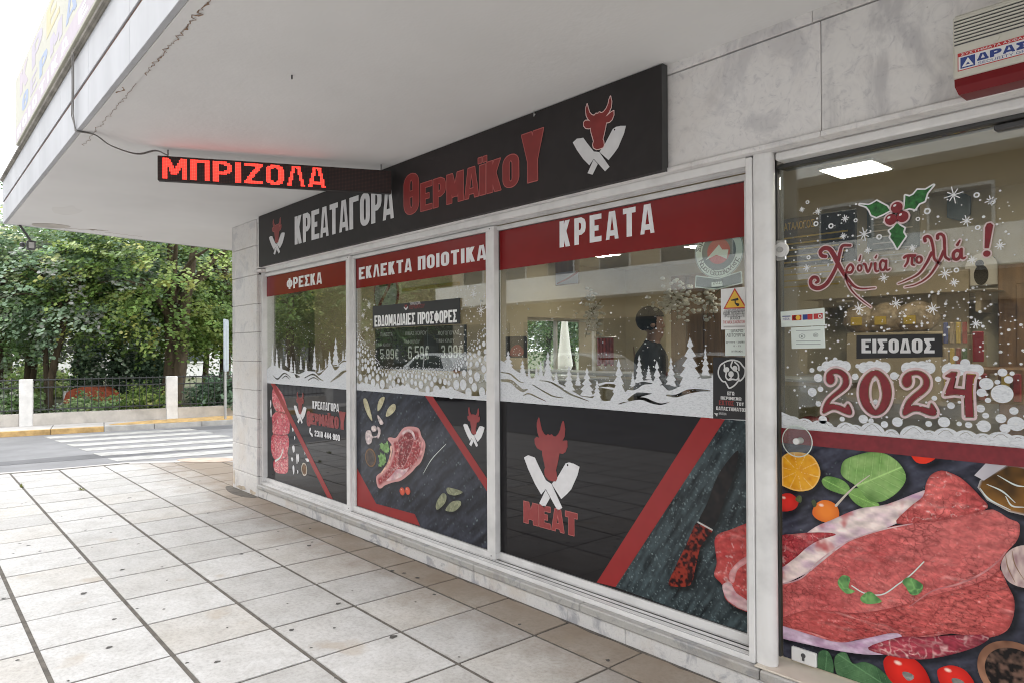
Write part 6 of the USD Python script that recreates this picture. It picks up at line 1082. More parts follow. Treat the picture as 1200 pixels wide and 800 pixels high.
obj('camera_symbol', flat(unary_union([clean([(-1.787,1.7213),(-1.7493,1.7288),(-1.7457,1.7177),(-1.7658,1.7159),(-1.7846,1.7169)]), clean([(-1.7659,1.7074),(-1.7426,1.702),(-1.7441,1.6916),(-1.7534,1.69),(-1.7636,1.701)]), LineString([(-1.7634,1.717),(-1.7635,1.7052)]).buffer(.003)]), ly(Y3, 7)), 'print_black', o)
for s, qq, m in (('Ο ΧΩΡΟΣ ΕΠΙΤΗΡΕΙΤΑΙ ΑΠΟ', [(-1.8199,1.6634),(-1.7107,1.6617)], 'print_black'), ('ΚΥΚΛΩΜΑ ΤΗΛΕΟΡΑΣΗΣ ΓΙΑ ΤΗΝ', [(-1.8281,1.6531),(-1.7048,1.6506)], 'print_black'), ('ΠΡΟΣΤΑΣΙΑ ΠΡΟΣΩΠΩΝ', [(-1.822,1.6409),(-1.7095,1.6392)], 'print_black'), ('ΚΑΙ ΑΓΑΘΩΝ', [(-1.7915,1.6287),(-1.7399,1.6278)], 'print_black'), ('THE AREA IS MONITORED', [(-1.8285,1.6112),(-1.7042,1.61)], 'print_red')):
    obj('text_line', small_text(s, qq[0][0], qq[0][1], .0145, ly(Y3, 5), qq[1][0] - qq[0][0]), m, o)
g_ = [(-1.8252,1.5941),(-1.7053,1.593),(-1.7052,1.6004),(-1.8252,1.6009)]; obj('grey_bar', flat(clean(g_), ly(Y3, 5)), 'alu_grey', o)
hrq = [(-1.8195,1.4631),(-1.7027,1.4648),(-1.7017,1.5825),(-1.8186,1.5837)]
o = card('opening_hours', 'pale opening hours sheet between the camera notice and the dog notice', 'notice', hrq, ly(Y3, 3), 'print_pale')
for s, qq in (('ΩΡΑΡΙΟ', [(-1.7882,1.5702),(-1.7252,1.5714),(-1.7881,1.5817)]), ('ΛΕΙΤΟΥΡΓΙΑΣ', [(-1.8112,1.5495),(-1.7038,1.551),(-1.8111,1.5652)]), ('ΔΕΥΤΕΡΑ - ΣΑΒΒΑΤΟ', [(-1.8143,1.5214),(-1.7031,1.5228),(-1.8142,1.5291)]), ('8 - 21', [(-1.7745,1.5054),(-1.7372,1.5064),(-1.7745,1.5126)]), ('ΚΥΡΙΑΚΗ', [(-1.7842,1.4801),(-1.7305,1.4814),(-1.7841,1.4886)])):
    obj('text_line', small_text(s, qq[0][0], qq[0][1], qq[2][1] - qq[0][1], ly(Y3, 4), qq[1][0] - qq[0][0]), 'print_black', o)
dq = [(-1.8858,1.1655),(-1.7032,1.1718),(-1.7009,1.4578),(-1.8834,1.4569)]
o = card('dog_notice', 'black notice with a white line-drawn dog head, at the window corner', 'notice', dq, ly(Y3, 5), 'print_black')
DS = [[(-1.8372,1.4255),(-1.8106,1.4386),(-1.7797,1.4439),(-1.747,1.437),(-1.7287,1.4184),(-1.715,1.3999),(-1.7222,1.3686),(-1.7431,1.3492),(-1.7499,1.3637)], [(-1.8324,1.4277),(-1.8445,1.419),(-1.8544,1.3974),(-1.8546,1.3737),(-1.845,1.3568),(-1.833,1.3444),(-1.8186,1.3427)], [(-1.8186,1.3427),(-1.8091,1.3281),(-1.7973,1.3137),(-1.7712,1.3273),(-1.7486,1.3511)], [(-1.8228,1.4214),(-1.8219,1.4065),(-1.8239,1.3937),(-1.8135,1.3854),(-1.816,1.3662),(-1.8018,1.3517),(-1.7804,1.3553),(-1.7593,1.3542),(-1.7499,1.3679),(-1.7544,1.3887),(-1.7754,1.4001),(-1.7885,1.4155),(-1.7807,1.438)], [(-1.768,1.4347),(-1.7495,1.4182),(-1.7473,1.3972)], [(-1.7883,1.3732),(-1.7884,1.3605),(-1.797,1.356)]]
obj('dog_drawing', flat(unary_union([stroke(p, .007, .007) for p in DS] + [Point(c).buffer(s) for c, s in zip([(-1.8095,1.3995),(-1.7683,1.4053),(-1.7883,1.3787)], (.012, .013, .014))]), ly(Y3, 6)), 'sign_white', o)
for s, qq, m, tw in (('ΕΓΩ', [(-1.8085,1.2805),(-1.7716,1.2831),(-1.7715,1.2991),(-1.8084,1.2975)], 'sign_white', .38), ('ΠΕΡΙΜΕΝΩ', [(-1.8434,1.2584),(-1.7354,1.2617),(-1.7353,1.2772),(-1.8433,1.2734)], 'sign_white', .38), ('ΕΚΤΟΣ', [(-1.8533,1.2322),(-1.7743,1.2345),(-1.7741,1.2568),(-1.8531,1.2545)], 'sign_red', .36), ('ΤΟΥ', [(-1.7617,1.2339),(-1.7232,1.2353),(-1.7231,1.2511),(-1.7616,1.2499)], 'sign_white', .38), ('ΚΑΤΑΣΤΗΜΑΤΟΣ', [(-1.8692,1.2076),(-1.7097,1.212),(-1.7096,1.2286),(-1.869,1.2248)], 'sign_white', .38)):
    a, b, w, h = tbox(qq); lettering(o, text(s, a, b, w, h, tw, .2, .12), ly(Y3, 6), m)
eq = [(-1.8807,1.1767),(-1.8595,1.1932)]; obj('small_emblem', flat(clean([(eq[0][0], eq[1][1]), ((eq[0][0] + eq[1][0]) / 2, eq[0][1] + .015), (eq[1][0], eq[1][1]), ((eq[0][0] + eq[1][0]) / 2 + .006, eq[0][1])]), ly(Y3, 6)), 'sign_white', o)
sq_ = [(-1.8537,1.1858),(-1.8141,1.1876),(-1.8536,1.1914)]; obj('name_line', small_text('ΚΡΕΑΤΑΓΟΡΑ', sq_[0][0], sq_[0][1], .011, ly(Y3, 6), sq_[1][0] - sq_[0][0]), 'sign_white', o)

# ------------------------------------------------------------------ long shop sign
SY = 2.722
SG = thing('shop_sign', 'long black sign board lettered ΚΡΕΑΤΑΓΟΡΑ ΘΕΡΜΑΪΚΟΥ with bull emblems', 'shop sign')
sb = [(-6.9204,2.3421),(-2.0292,2.3418),(-2.0317,2.8296),(-6.909,2.8185)]
sx0, sx1, sz0, sz1 = -7.005, sb[1][0], (sb[0][1] + sb[1][1]) / 2, SOF - .004
obj('board', rbx(sx0, SY, sz0, sx1, 2.762, sz1, .002), 'sign_board', SG)
obj('edge_strip', bx(sx0 - .004, SY + .001, sz0 - .002, sx0, 2.7625, sz1), 'alu_dark', SG); obj('edge_strip', bx(sx1, SY + .001, sz0 - .002, sx1 + .004, 2.7625, sz1), 'alu_dark', SG)
a, b, w, h = tbox([(-6.1404,2.4625),(-4.4273,2.4524),(-4.4514,2.6667),(-6.138,2.7186)]); lettering(SG, text('ΚΡΕΑΤΑΓΟΡΑ', a, b, w, h, .40, .17, .12), SY - .003, 'sign_white')
tq = [(-4.2947,2.4742),(-2.8349,2.4586),(-3.0258,2.7359),(-4.2923,2.739)]
th = [(-4.2888,2.457),(-4.0983,2.4513),(-4.1911,2.7393),(-4.0754,2.4653),(-3.0502,2.4485),(-3.0485,2.6506),(-3.9762,2.6575),(-3.0281,2.471),(-2.833,2.4608),(-2.9265,2.7389),(-2.9404,2.4549)]
def sign_letters(s, x0, z0, w, h, tx, ty, gap=.08): lettering(SG, text(s, x0, z0, w, h, tx, ty, gap), SY - .003, 'sign_red', 'letter', 'sign_red_edge', .005)
sign_letters('Θ', th[0][0], th[0][1], th[1][0] - th[0][0], th[2][1] - th[0][1], .40, .14)
sign_letters('ΕΡΜΑΪΚΟ', th[3][0], (th[3][1] + th[4][1]) / 2, th[4][0] - th[3][0], (th[5][1] - th[4][1] + th[6][1] - th[3][1]) / 2 * .96, .40, .17, .10)
sign_letters('Υ', th[7][0], th[10][1], th[8][0] - th[7][0], th[9][1] - th[10][1], .42, .2)
eb = [(-2.6127,2.4402),(-2.2443,2.7521)]; ex = [p for p in _H + _C1 + _C1h + _C2 + _C2h]
emblem(SG, min(p[0] for p in ex), min(p[1] for p in ex), max(p[0] for p in ex), max(p[1] for p in ex), SY - .003)
e5 = [(-6.7378,2.4196),(-6.3616,2.7627)]; emblem(SG, e5[0][0], e5[0][1] - .0, e5[1][0], e5[1][1], SY - .003, 'sign_red', 'sign_red_edge')
hk = [(-2.9106,2.8219)][0]; obj('hook', path_tube([(hk[0], 2.715, SOF), (hk[0], 2.713, hk[1]), (hk[0] + .012, 2.712, hk[1] + .01)], .003), 'steel', SG)

# ------------------------------------------------------------------ faded sign above the canopy edge
FS = thing('faded_canopy_sign', 'sun-faded cream sign panel standing on the canopy edge against the sky', 'sign')
fy = .775
obj('panel', rbx(-7.65, fy, 3.345, 2.5, fy + .03, 3.93, .003), 'faded_panel', FS)
obj('lower_band', flat(sbox(-7.62, 3.36, 2.4, 3.485), fy - .0006), 'faded_pink', FS)
for i, g in enumerate(polys(text('ΚΡΕΑΤΑΓΟΡΑ', -7.35, 3.70, 7.2, .19, .34, .18, .35))): obj('letter', flat(g, fy - .001), ['faded_pink', 'faded_lilac', 'faded_gold'][i % 3], FS)
for i, g in enumerate(polys(text('ΘΕΡΜΑΪΚΟΥ', -7.2, 3.52, 4.2, .13, .34, .18, .35))): obj('letter', flat(g, fy - .001), ['faded_blue', 'faded_lilac'][i % 2], FS)
for g in polys(text('ΠΟΙΟΤΙΚΑ ΕΚΛΕΚΤΑ', -7.55, 3.385, 5.4, .075, .3, .18, .4)): obj('small_letter', flat(g, fy - .001), 'plastic_white', FS)
for x in (-7.55, -6.2, -4.9, -3.6): obj('bracket', rbx(x, fy + .03, 3.33, x + .03, fy + .12, 3.6), 'dark_metal', FS)

# ------------------------------------------------------------------ red LED display hung under the canopy
lz = 2.800
LA, LB = [(-5.054,1.285),(-4.412,2.69)]
LA, LB = np.array(LA), np.array(LB); Lw = float(np.linalg.norm(LB - LA)); la = math.degrees(math.atan2(LB[1] - LA[1], LB[0] - LA[0]))
LH = .165
LD = thing('led_display', 'narrow black LED display hanging from the canopy, glowing red ΜΠΡΙΖΟΛΑ', 'LED sign', (float(LA[0]), float(LA[1]), lz - LH), la)
obj('housing', rbx(0, .0, 0, Lw, .05, LH, .003), 'led_panel', LD)
NC, NR = int(Lw / .01), 16; p_ = Lw / NC; pr = LH / (NR + .6)
wt = text('ΜΠΡΙΖΟΛΑ', .028, pr * 1.2, Lw * .682, pr * 14.2, .28, .17, .2)
on, off = [], []
for i in range(NC):
    for j in range(NR):
        c = ((i + .5) * p_, (j + .8) * pr); (on if wt.contains(Point(c)) else off).append(c)
def dotmesh(cs, s, y):
    V, F = [], []
    for x, z in cs:
        b = len(V); V += [(x - s, y, z - s), (x + s, y, z - s), (x + s, y, z + s), (x - s, y, z + s)]; F += [(b, b + 1, b + 2), (b, b + 2, b + 3)]
    return np.array(V), np.array(F)
obj('lit_diodes', dotmesh(on, p_ * .42, -.0015), 'led_on', LD, kind='stuff'); obj('dark_diodes', dotmesh(off, p_ * .30, -.0012), 'led_off', LD, kind='stuff')
for x in (.06, Lw - .07):
    h_ = obj('hanger', cat_(*[tube((x, .025, z), (x, .025, z + .018), .004, 6) for z in (LH, LH + .03)], trimesh.creation.torus(.011, .0026, 16, 8).apply_transform(trimesh.transformations.rotation_matrix(math.pi / 2, (0, 1, 0))).apply_translation((x, .025, LH + .024))), 'dark_metal', LD)
# its cable to the canopy edge
e0 = LA + (LB - LA) / Lw * .05; u1 = [(-4.949,0.793)][0]
cb = [(float(e0[0]), float(e0[1]) + .01, 2.806), (float(e0[0]) - .02, float(e0[1]) - .06, 2.83), (-5.06, 1.16, 2.79), (-5.0, 1.0, 2.80), (u1[0], .90, 2.838), (u1[0] - .02, .802, 2.846)]
S_c = [tuple(p) for p in spline(cb, 6)]
up = [S_c[-1], (u1[0] - .03, .792, 2.95), (u1[0] + .0, .79, 3.1), (u1[0] + .03, .785, 3.33)]
wc = thing('power_cable', 'thin grey twin cable sagging from the LED display to the canopy edge', 'cable')
obj('strand', path_tube(S_c + up[1:], .004, 6), 'cable_grey', wc); obj('strand', path_tube([(a + .012, b + .004, c - .006) for a, b, c in S_c] + [(a - .05, b, c) for a, b, c in up[1:]], .0035, 6), 'cable_grey', wc)

# ------------------------------------------------------------------ floodlight at the canopy corner
f0 = [(-9.106,0.954)][0]
FL = thing('floodlight', 'small black floodlight on a bent arm under the canopy corner', 'floodlight', (f0[0], f0[1], SOF))
obj('bracket', path_tube([(0, 0, 0), (.02, .06, -.10), (.02, .1, -.17)], .012), 'dark_metal', FL)
hd_ = rbx(-.03, .06, -.26, .05, .14, -.16, .01); obj('housing', hd_, 'dark_metal', FL); obj('lens', rbx(.05, .075, -.245, .055, .125, -.18, .002), 'alu_grey', FL)
obj('sensor', trimesh.creation.icosphere(2, .028).apply_translation((-.05, .03, -.2)), 'dark_metal', FL, smooth=True)

# ------------------------------------------------------------------ alarm siren box
AY = 2.655
aq = [(-0.7907,2.3415),(-0.7887,2.6048)]
ax0, ax1, az0, az1 = aq[0][0], aq[0][0] + .36, aq[0][1], aq[1][1]
AL = thing('alarm_box', 'cream alarm siren box with red lens and blue ΔΡΑΣΙΣ label on the marble', 'alarm')
hh = az1 - az0; lz0 = az0 + hh * .19
obj('housing', rbx(ax0, AY, lz0, ax1, 2.769, az1, .008), 'plastic_cream', AL)
obj('red_lens', trimesh.convex.convex_hull(np.array([(ax0 + .004, 2.769, lz0), (ax1 - .004, 2.769, lz0), (ax0 + .004, AY + .004, lz0), (ax1 - .004, AY + .004, lz0), (ax0 + .006, AY + .001, lz0 - hh * .10), (ax1 - .006, AY + .001, lz0 - hh * .10), (ax0 + .012, AY + .02, az0), (ax1 - .012, AY + .02, az0), (ax0 + .012, 2.769, az0), (ax1 - .012, 2.769, az0)])), 'lens_red', AL, smooth=20)
for k in range(8):
    z = az1 - .018 - k * hh * .042; obj('louvre_slat', rbx(ax0 + .006, AY - .005, z - hh * .012, ax1 - .006, AY + .002, z + hh * .010, .001), 'plastic_cream', AL)
    obj('louvre_gap', bx(ax0 + .006, AY - .0008, z - hh * .030, ax1 - .006, AY + .001, z - hh * .014), 'dark_metal', AL)
lx0, lx1 = ax0 + .016, ax1 - .016; lz_0, lz_1 = lz0 + hh * .085, lz0 + hh * .31
lb = obj('label', bx(lx0, AY - .001, lz_0, lx1, AY, lz_1), 'plastic_white', AL)
obj('top_line', flat(sbox(lx0, lz_1 - .012, lx1, lz_1), AY - .0016), 'print_red', lb); obj('bottom_line', flat(sbox(lx0, lz_0, lx1, lz_0 + .003), AY - .0016), 'print_red', lb); obj('left_line', flat(sbox(lx0, lz_0, lx0 + .0022, lz_1), AY - .0015), 'print_red', lb)
obj('emblem_field', flat(sbox(lx0 + .008, lz_0 + .007, lx0 + .050, lz_1 - .016), AY - .0016), 'print_blue', lb); obj('emblem_triangle', flat(clean([(lx0 + .012, lz_0 + .011), (lx0 + .046, lz_0 + .011), (lx0 + .030, lz_1 - .02)]).difference(clean([(lx0 + .022, lz_0 + .016), (lx0 + .036, lz_0 + .016), (lx0 + .030, lz_1 - .035)])), AY - .0022), 'plastic_white', lb)
lettering(lb, text('ΔΡΑΣΙΣ', lx0 + .056, lz_0 + .018, .19, lz_1 - lz_0 - .036, .36, .26, .12), AY - .0016, 'print_blue')
obj('small_line', small_text('SECURITY GROUP', lx0 + .058, lz_0 + .006, .008, AY - .0016, .17), 'print_blue', lb); obj('small_line', small_text('ΣΥΣΤΗΜΑΤΑ ΑΣΦΑΛΕΙΑΣ', lx0 + .01, lz_1 - .0095, .007, AY - .002, .22), 'plastic_white', lb)
m = trimesh.creation.cylinder(.009, .006, sections=18); m.apply_transform(trimesh.transformations.rotation_matrix(math.pi / 2, (1, 0, 0))); m.apply_translation((ax0 + .125, AY - .002, lz0 + hh * .37)); obj('screw', m, 'plastic_cream', AL, smooth=40)

for run in LATE: run()

# ------------------------------------------------------------------ inside the shop
LM = [[(-2.265,4.871),(-2.247,5.197),(-1.943,5.184),(-1.939,4.847)]]
lx = [p[0] for p in LM[0]]; lyy = [p[1] for p in LM[0]]
cl0 = thing('ceiling_lamp', 'bright square ceiling panel lamp seen through the top of the glass door', 'lamp', (float(np.mean(lx)), float(np.mean(lyy)), 2.735), group=None)
obj('frame', rbx(-.185, -.185, 0, .185, .185, .015, .003), 'plastic_white', cl0); obj('diffuser', bx(-.17, -.17, -.004, .17, .17, -.0005), 'lamp_panel', cl0)
for i, p in enumerate(((-5.9, 4.4), (-4.9, 7.4), (-6.2, 7.0), (-.4, 5.0), (-.4, 3.9))): copy_of(cl0, 'ceiling_lamp', (*p, 2.735), 0, 'square ceiling panel lamp farther inside the shop, partly behind the red bands', 'lamp', 'ceiling panel lamps farther inside the shop')
# display counter with meat trays
DC = thing('display_counter', 'long steel and glass meat display counter inside the shop', 'counter')
obj('base', rbx(-6.6, 5.15, .12, -2.4, 6.0, .78, .01), 'steel_case', DC); obj('top', rbx(-6.6, 5.5, 1.22, -2.4, 6.0, 1.25, .006), 'steel_case', DC)
obj('front_glass', bx(-6.55, 5.16, .80, -2.45, 5.168, 1.21), 'window_glass', DC); obj('tray_deck', bx(-6.55, 5.2, .79, -2.45, 5.95, .82), 'plastic_white', DC)
r_ = np.random.default_rng(140)
for k in range(9):
    x = -6.35 + k * .45; tr = obj('meat_tray', rbx(x - .19, 5.25, .825, x + .19, 5.85, .86, .008), 'steel', DC)
    obj('meat_cuts', cat_(*[trimesh.creation.icosphere(1, 1).apply_transform(np.diag([r_.uniform(.05, .09), r_.uniform(.06, .12), .04, 1])).apply_translation((x + r_.uniform(-.1, .1), 5.35 + .1 * j, .90)) for j in range(5)]), 'meat_red', tr, smooth=True, kind='stuff')
    if k == 2:
        h_ = thing('sausage_bundle', 'red sausages hanging above the meat counter, left of the dark-haired person', 'sausages')
        obj('links', cat_(*[tube((x + .05 * j - .1, 6.2, 1.30 + .02 * (j % 2)), (x + .05 * j - .1, 6.2, 1.62), .022, 7) for j in range(5)]), 'meat_red', h_); obj('rod', tube((x - .17, 6.2, 1.63), (x + .17, 6.2, 1.63), .008, 6), 'steel', h_)
# items seen behind the wide window
sp_ = lambda y, q: q
def wallbox(name, label, cat, q, y, dep, mat):
    x0, x1 = min(p[0] for p in q), max(p[0] for p in q); z0, z1 = min(p[1] for p in q), max(p[1] for p in q)
    t = thing(name, label, cat); obj('body', rbx(x0, y, z0, x1, y + dep, z1, .006), mat, t); return t, (x0, z0, x1, z1)
t, b = wallbox('wooden_cabinet', 'brown wooden cabinet at the back, behind the right end of the wide window', 'cabinet', [(-4.4468,0.9417),(-3.8371,2.2528)], 6.1, .38, 'wood_brown')
for k in range(3): obj('door', rbx(b[0] + (b[2] - b[0]) * k / 3 + .012, 6.078, b[1] + .05, b[0] + (b[2] - b[0]) * (k + 1) / 3 - .012, 6.0985, b[3] - .03), 'wood_brown', t)
t, b = wallbox('wall_poster', 'dark poster with reddish blot on the end wall left of the side window', 'poster', [(-6.5457,1.3961),(-6.1573,1.6518)], 5.6, .012, 'black_board')
obj('printed_blot', flat(blob([(b[0] + (b[2] - b[0]) * u, b[1] + (b[3] - b[1]) * v) for u, v in ((.25, .1), (.8, .12), (.85, .4), (.6, .62), (.3, .45))]), 5.598, .001), 'meat_red', t)
t, b = wallbox('hanging_poster', 'portrait photograph board hanging under the ceiling, left in the wide window', 'poster', [(-4.253,2.03),(-3.9717,2.2412)], 4.2, .01, 'wood_brown')
obj('lower_picture', flat(sbox(b[0] + .01, b[1] + .01, b[2] - .01, b[1] + (b[3] - b[1]) * .52), 4.198, .001), 'faded_lilac', t); obj('red_curve', flat(stroke([(b[0] + .03, b[1] + .02), ((b[0] + b[2]) / 2, b[1] + .05), (b[2] - .02, b[1] + (b[3] - b[1]) * .45)], .01, .02), 4.197, .001), 'meat_red', t)
u_ = [(6.988,2.18),(7.069,1.663),(7.345,1.234)]
t = thing('closed_parasol', 'closed white parasol standing in the garden behind the side window', 'parasol', (*(-11.97,12.14), 0))
obj('pole', tube((0, 0, 0), (0, 0, 2.5), .025, 8), 'plastic_white', t); obj('folded_cloth', trimesh.creation.revolve(np.array([(0, 1.0), (.16, 1.02), (.2, 1.1), (.13, 1.6), (.07, 2.2), (.02, 2.45), (0, 2.46)]), sections=14), 'cloth_white', t, smooth=40)
def flower(label, loc, n, rr, seed):
    r = np.random.default_rng(seed); ms = []
    for i in range(n):
        c = r.normal(size=3) * np.array(rr) * .5; m = trimesh.creation.icosphere(1, .016 * r.uniform(.6, 1.3)); m.apply_transform(np.diag([1, 1, .7, 1])); m.apply_translation(c); ms.append(m)
    t = thing('white_flower_bunch', label, 'flowers', loc); obj('blossoms', cat_(*ms), 'cloth_white', t, kind='stuff'); obj('stems', cat_(*[tube((0, 0, 0), (r.normal() * rr[0] * .5, r.normal() * rr[1] * .5, r.normal() * rr[2] * .5), .004, 4) for _ in range(12)]), 'garden_soil', t)
fa = [(-4.3755,1.8327)][0]; flower('white artificial flower bunch hanging before the side window', (fa[0], 4.8, fa[1]), 120, (.09, .09, .2), 150)
fb = [(-3.2822,1.8735)][0]; flower('white flower bunch hanging above the head of the dark-haired person', (fb[0], 4.6, fb[1]), 150, (.17, .12, .12), 151)
fc = [(-2.9973,1.8576)][0]; flower('small white spray of blossom before the wooden cabinet', (fc[0], 4.6, fc[1]), 50, (.1, .08, .13), 152)
# things seen through the glass door
t, b = wallbox('menu_board', 'black menu board headed ΚΑΤΑΛΟΓΟΣ behind the left of the glass door', 'menu board', [(-2.4479,2.0513),(-1.9219,2.3834)], 4.6, .02, 'black_board')
a_ = [(-2.4452,2.3863),(-2.2763,2.4002)]; obj('heading', small_text('ΚΑΤΑΛΟΓΟΣ', b[0] + .02, b[3] - .08, .05, 4.598, (b[2] - b[0]) * .45), 'print_yellow', t)
for k in range(9): obj('text_line', flat(sbox(b[0] + .02, b[3] - .14 - k * .042, b[2] - .05 - .03 * (k % 3), b[3] - .13 - k * .042), 4.5985, .001), 'pack_label', t)
t, b = wallbox('grey_notice', 'grey lettered board on the wall behind the holly', 'notice board', [(-2.6053,2.342),(-2.181,2.7644)], 6.46, .02, 'print_grey')
for k in range(9): obj('text_line', flat(sbox(b[0] + .05, b[3] - .09 - k * .055, b[2] - .05 - .04 * (k % 3), b[3] - .08 - k * .055), 6.458, .001), 'alu_grey', t)
t, b = wallbox('wall_shelf', 'long beige wall shelf behind the greeting on the glass door', 'shelf', [(-3.0236,1.921),(-1.5568,1.9212)], 6.1, .38, 'beige_shelf')
for k in range(5): obj('bracket', rbx(b[0] + .1 + k * (b[2] - b[0] - .25) / 4, 6.2, b[1] - .16, b[0] + .14 + k * (b[2] - b[0] - .25) / 4, 6.48, b[1] - .002), 'beige_shelf', t)
t, b = wallbox('bread_shelf', 'beige shelf unit carrying paper-wrapped loaves behind the ΕΙΣΟΔΟΣ sign', 'shelf', [(-2.5521,1.0518),(-1.8067,1.6147)], 5.9, .5, 'beige_shelf')
obj('back', bx(b[0], 6.41, b[3], b[2], 6.44, b[3] + .5), 'beige_shelf', t)
for i, (q, lbl) in enumerate((([(-2.4921,1.719)][0], 'small paper-wrapped loaf, leftmost on the beige shelf'), ([(-2.3028,1.7125)][0], 'large paper-wrapped loaf, middle of the beige shelf'), ([(-2.0849,1.7052)][0], 'paper-wrapped loaf right of the large one on the beige shelf'))):
    lo_ = thing('wrapped_loaf', lbl, 'loaf', (q[0], 6.1, b[3])); m = trimesh.creation.icosphere(3, 1); v = m.vertices; v *= np.array([.16, .14, .13]) * (1 + .14 * (meshkit.fbm(v * 3 + i * 5, 3, i)[:, None] - .5) * 2); v[:, 2] = np.maximum(v[:, 2] + .115, 0); obj('wrapper', m, 'meat_pack', lo_, smooth=True)
    obj('label', rbx(-.045, -.150, .06, .045, -.135, .13), 'pack_label', lo_)
t, b = wallbox('framed_icon', 'small framed icon picture below the painted exclamation mark', 'picture', [(-1.8193,2.0053),(-1.6402,2.1985)], 6.44, .03, 'black_board')
cx_ = ((b[0] + b[2]) / 2, (b[1] + b[3]) / 2 - .02); obj('gold_field', flat(unary_union([sbox(cx_[0] - .11, cx_[1] - .1, cx_[0] + .11, cx_[1] + .04), Point(cx_[0], cx_[1] + .04).buffer(.11)]), 6.438, .001), 'cream_stone', t); obj('dark_figure', flat(unary_union([ell((cx_[0], cx_[1] - .02), .05, .08), Point(cx_[0] - .01, cx_[1] + .07).buffer(.03)]), 6.437, .001), 'hair_black', t)
t, b = wallbox('posted_paper', 'printed paper sheet posted below the framed icon', 'notice', [(-1.8679,1.8325),(-1.621,1.9542)], 6.46, .006, 'cream_stone')
for k in range(6): obj('text_line', flat(sbox(b[0] + .05, b[1] + .03 + k * .028, b[2] - .05 - .03 * (k % 2), b[1] + .038 + k * .028), 6.458, .001), 'alu_grey', t)
t, b = wallbox('red_poster', 'narrow red poster standing right of the ΕΙΣΟΔΟΣ sign, inside', 'poster', [(-1.4492,1.4022),(-1.3871,1.5945)], 5.2, .01, 'red_board')
t, b = wallbox('wooden_door', 'brown panelled wooden door at the back, right edge of the glass door', 'door', [(-1.6093,-0.0466),(-1.2075,2.1254)], 6.4, .06, 'wood_brown')
obj('door_panel', rbx(b[0] + .12, 6.385, b[1] + 1.0, b[2] - .12, 6.3985, b[3] - .15), 'wood_brown', t)
t, b = wallbox('spice_rack', 'rack of colourful packets beside the red poster, behind the glass door', 'rack', [(-1.6625,1.1305),(-1.4739,1.5772)], 5.3, .3, 'beige_shelf')
for k in range(12): obj('packet', rbx(b[0] + .02 + (k % 4) * (b[2] - b[0] - .04) / 4, 5.285, b[1] + .05 + (k // 4) * .17, b[0] + .01 + (k % 4 + 1) * (b[2] - b[0] - .04) / 4, 5.298, b[1] + .19 + (k // 4) * .17), ['pack_label', 'meat_red', 'paint_green', 'print_blue', 'meat_pack'][k % 5], t)
t, b = wallbox('red_meat_crate', 'stack of red and brown packs behind the last digit of 2024', 'packs', [(-1.5442,1.1527),(-1.1297,1.3661)], 5.0, .5, 'wood_brown')
for k in range(7): obj('pack', rbx(b[0] + k * (b[2] - b[0]) / 7 + .01, 4.97, b[1] + .02, b[0] + (k + 1) * (b[2] - b[0]) / 7 - .01, 4.998, b[3] - .03), ['meat_red', 'meat_pack', 'pack_label'][k % 3], t)
# wall cleaver silhouette
wq = [(-1.969,2.8758),(-1.9763,2.5553),(-1.8799,2.5141),(-1.8086,2.5579),(-1.8075,2.7016),(-1.8702,2.7484),(-1.9334,2.86)]
t = thing('wall_cleaver', 'grey cleaver-shaped plaque hung on the wall right of the holly', 'plaque'); obj('blade', flat(clean(wq), 6.47, .015), 'print_grey', t)
# round disc and lettered plank high inside the middle window
rp_ = [(-6.0249,2.0498),(-5.8145,2.0365),(-5.7645,2.0534),(-4.862,2.0125),(-4.8614,2.0842)]
t = thing('round_wall_disc', 'pale round disc with a dark red diagonal bar, top left in the middle window', 'sign'); c_ = rp_[0]; rr_ = rp_[1][0] - c_[0]
m = flat(Point(c_).buffer(rr_), 3.6, .02); obj('disc', m, 'far_grey', t); obj('diagonal_bar', flat(LineString([(c_[0] - rr_ * .7, c_[1] - rr_ * .7), (c_[0] + rr_ * .6, c_[1] + rr_ * .6)]).buffer(.022), 3.597, .002), 'meat_red', t)
obj('rim', flat(Point(c_).buffer(rr_ * 1.06).difference(Point(c_).buffer(rr_)), 3.6, .02), 'red_board', t); obj('cleaver_shape', flat(sbox(c_[0] - rr_ * .55, c_[1] + rr_ * .35, c_[0] + rr_ * .7, c_[1] + rr_ * .75), 3.598, .001), 'black_board', t)
t, b = wallbox('butchery_plank', 'wooden plank lettered BUTCHERY high inside the middle window', 'sign', [rp_[2], (rp_[3][0], rp_[4][1])], 3.62, .03, 'pack_label')
obj('lettering', small_text('BUTCHERY', b[0] + .05, b[1] + .10, (b[3] - b[1]) * .35, 3.618, (b[2] - b[0]) * .6), 'black_board', t)

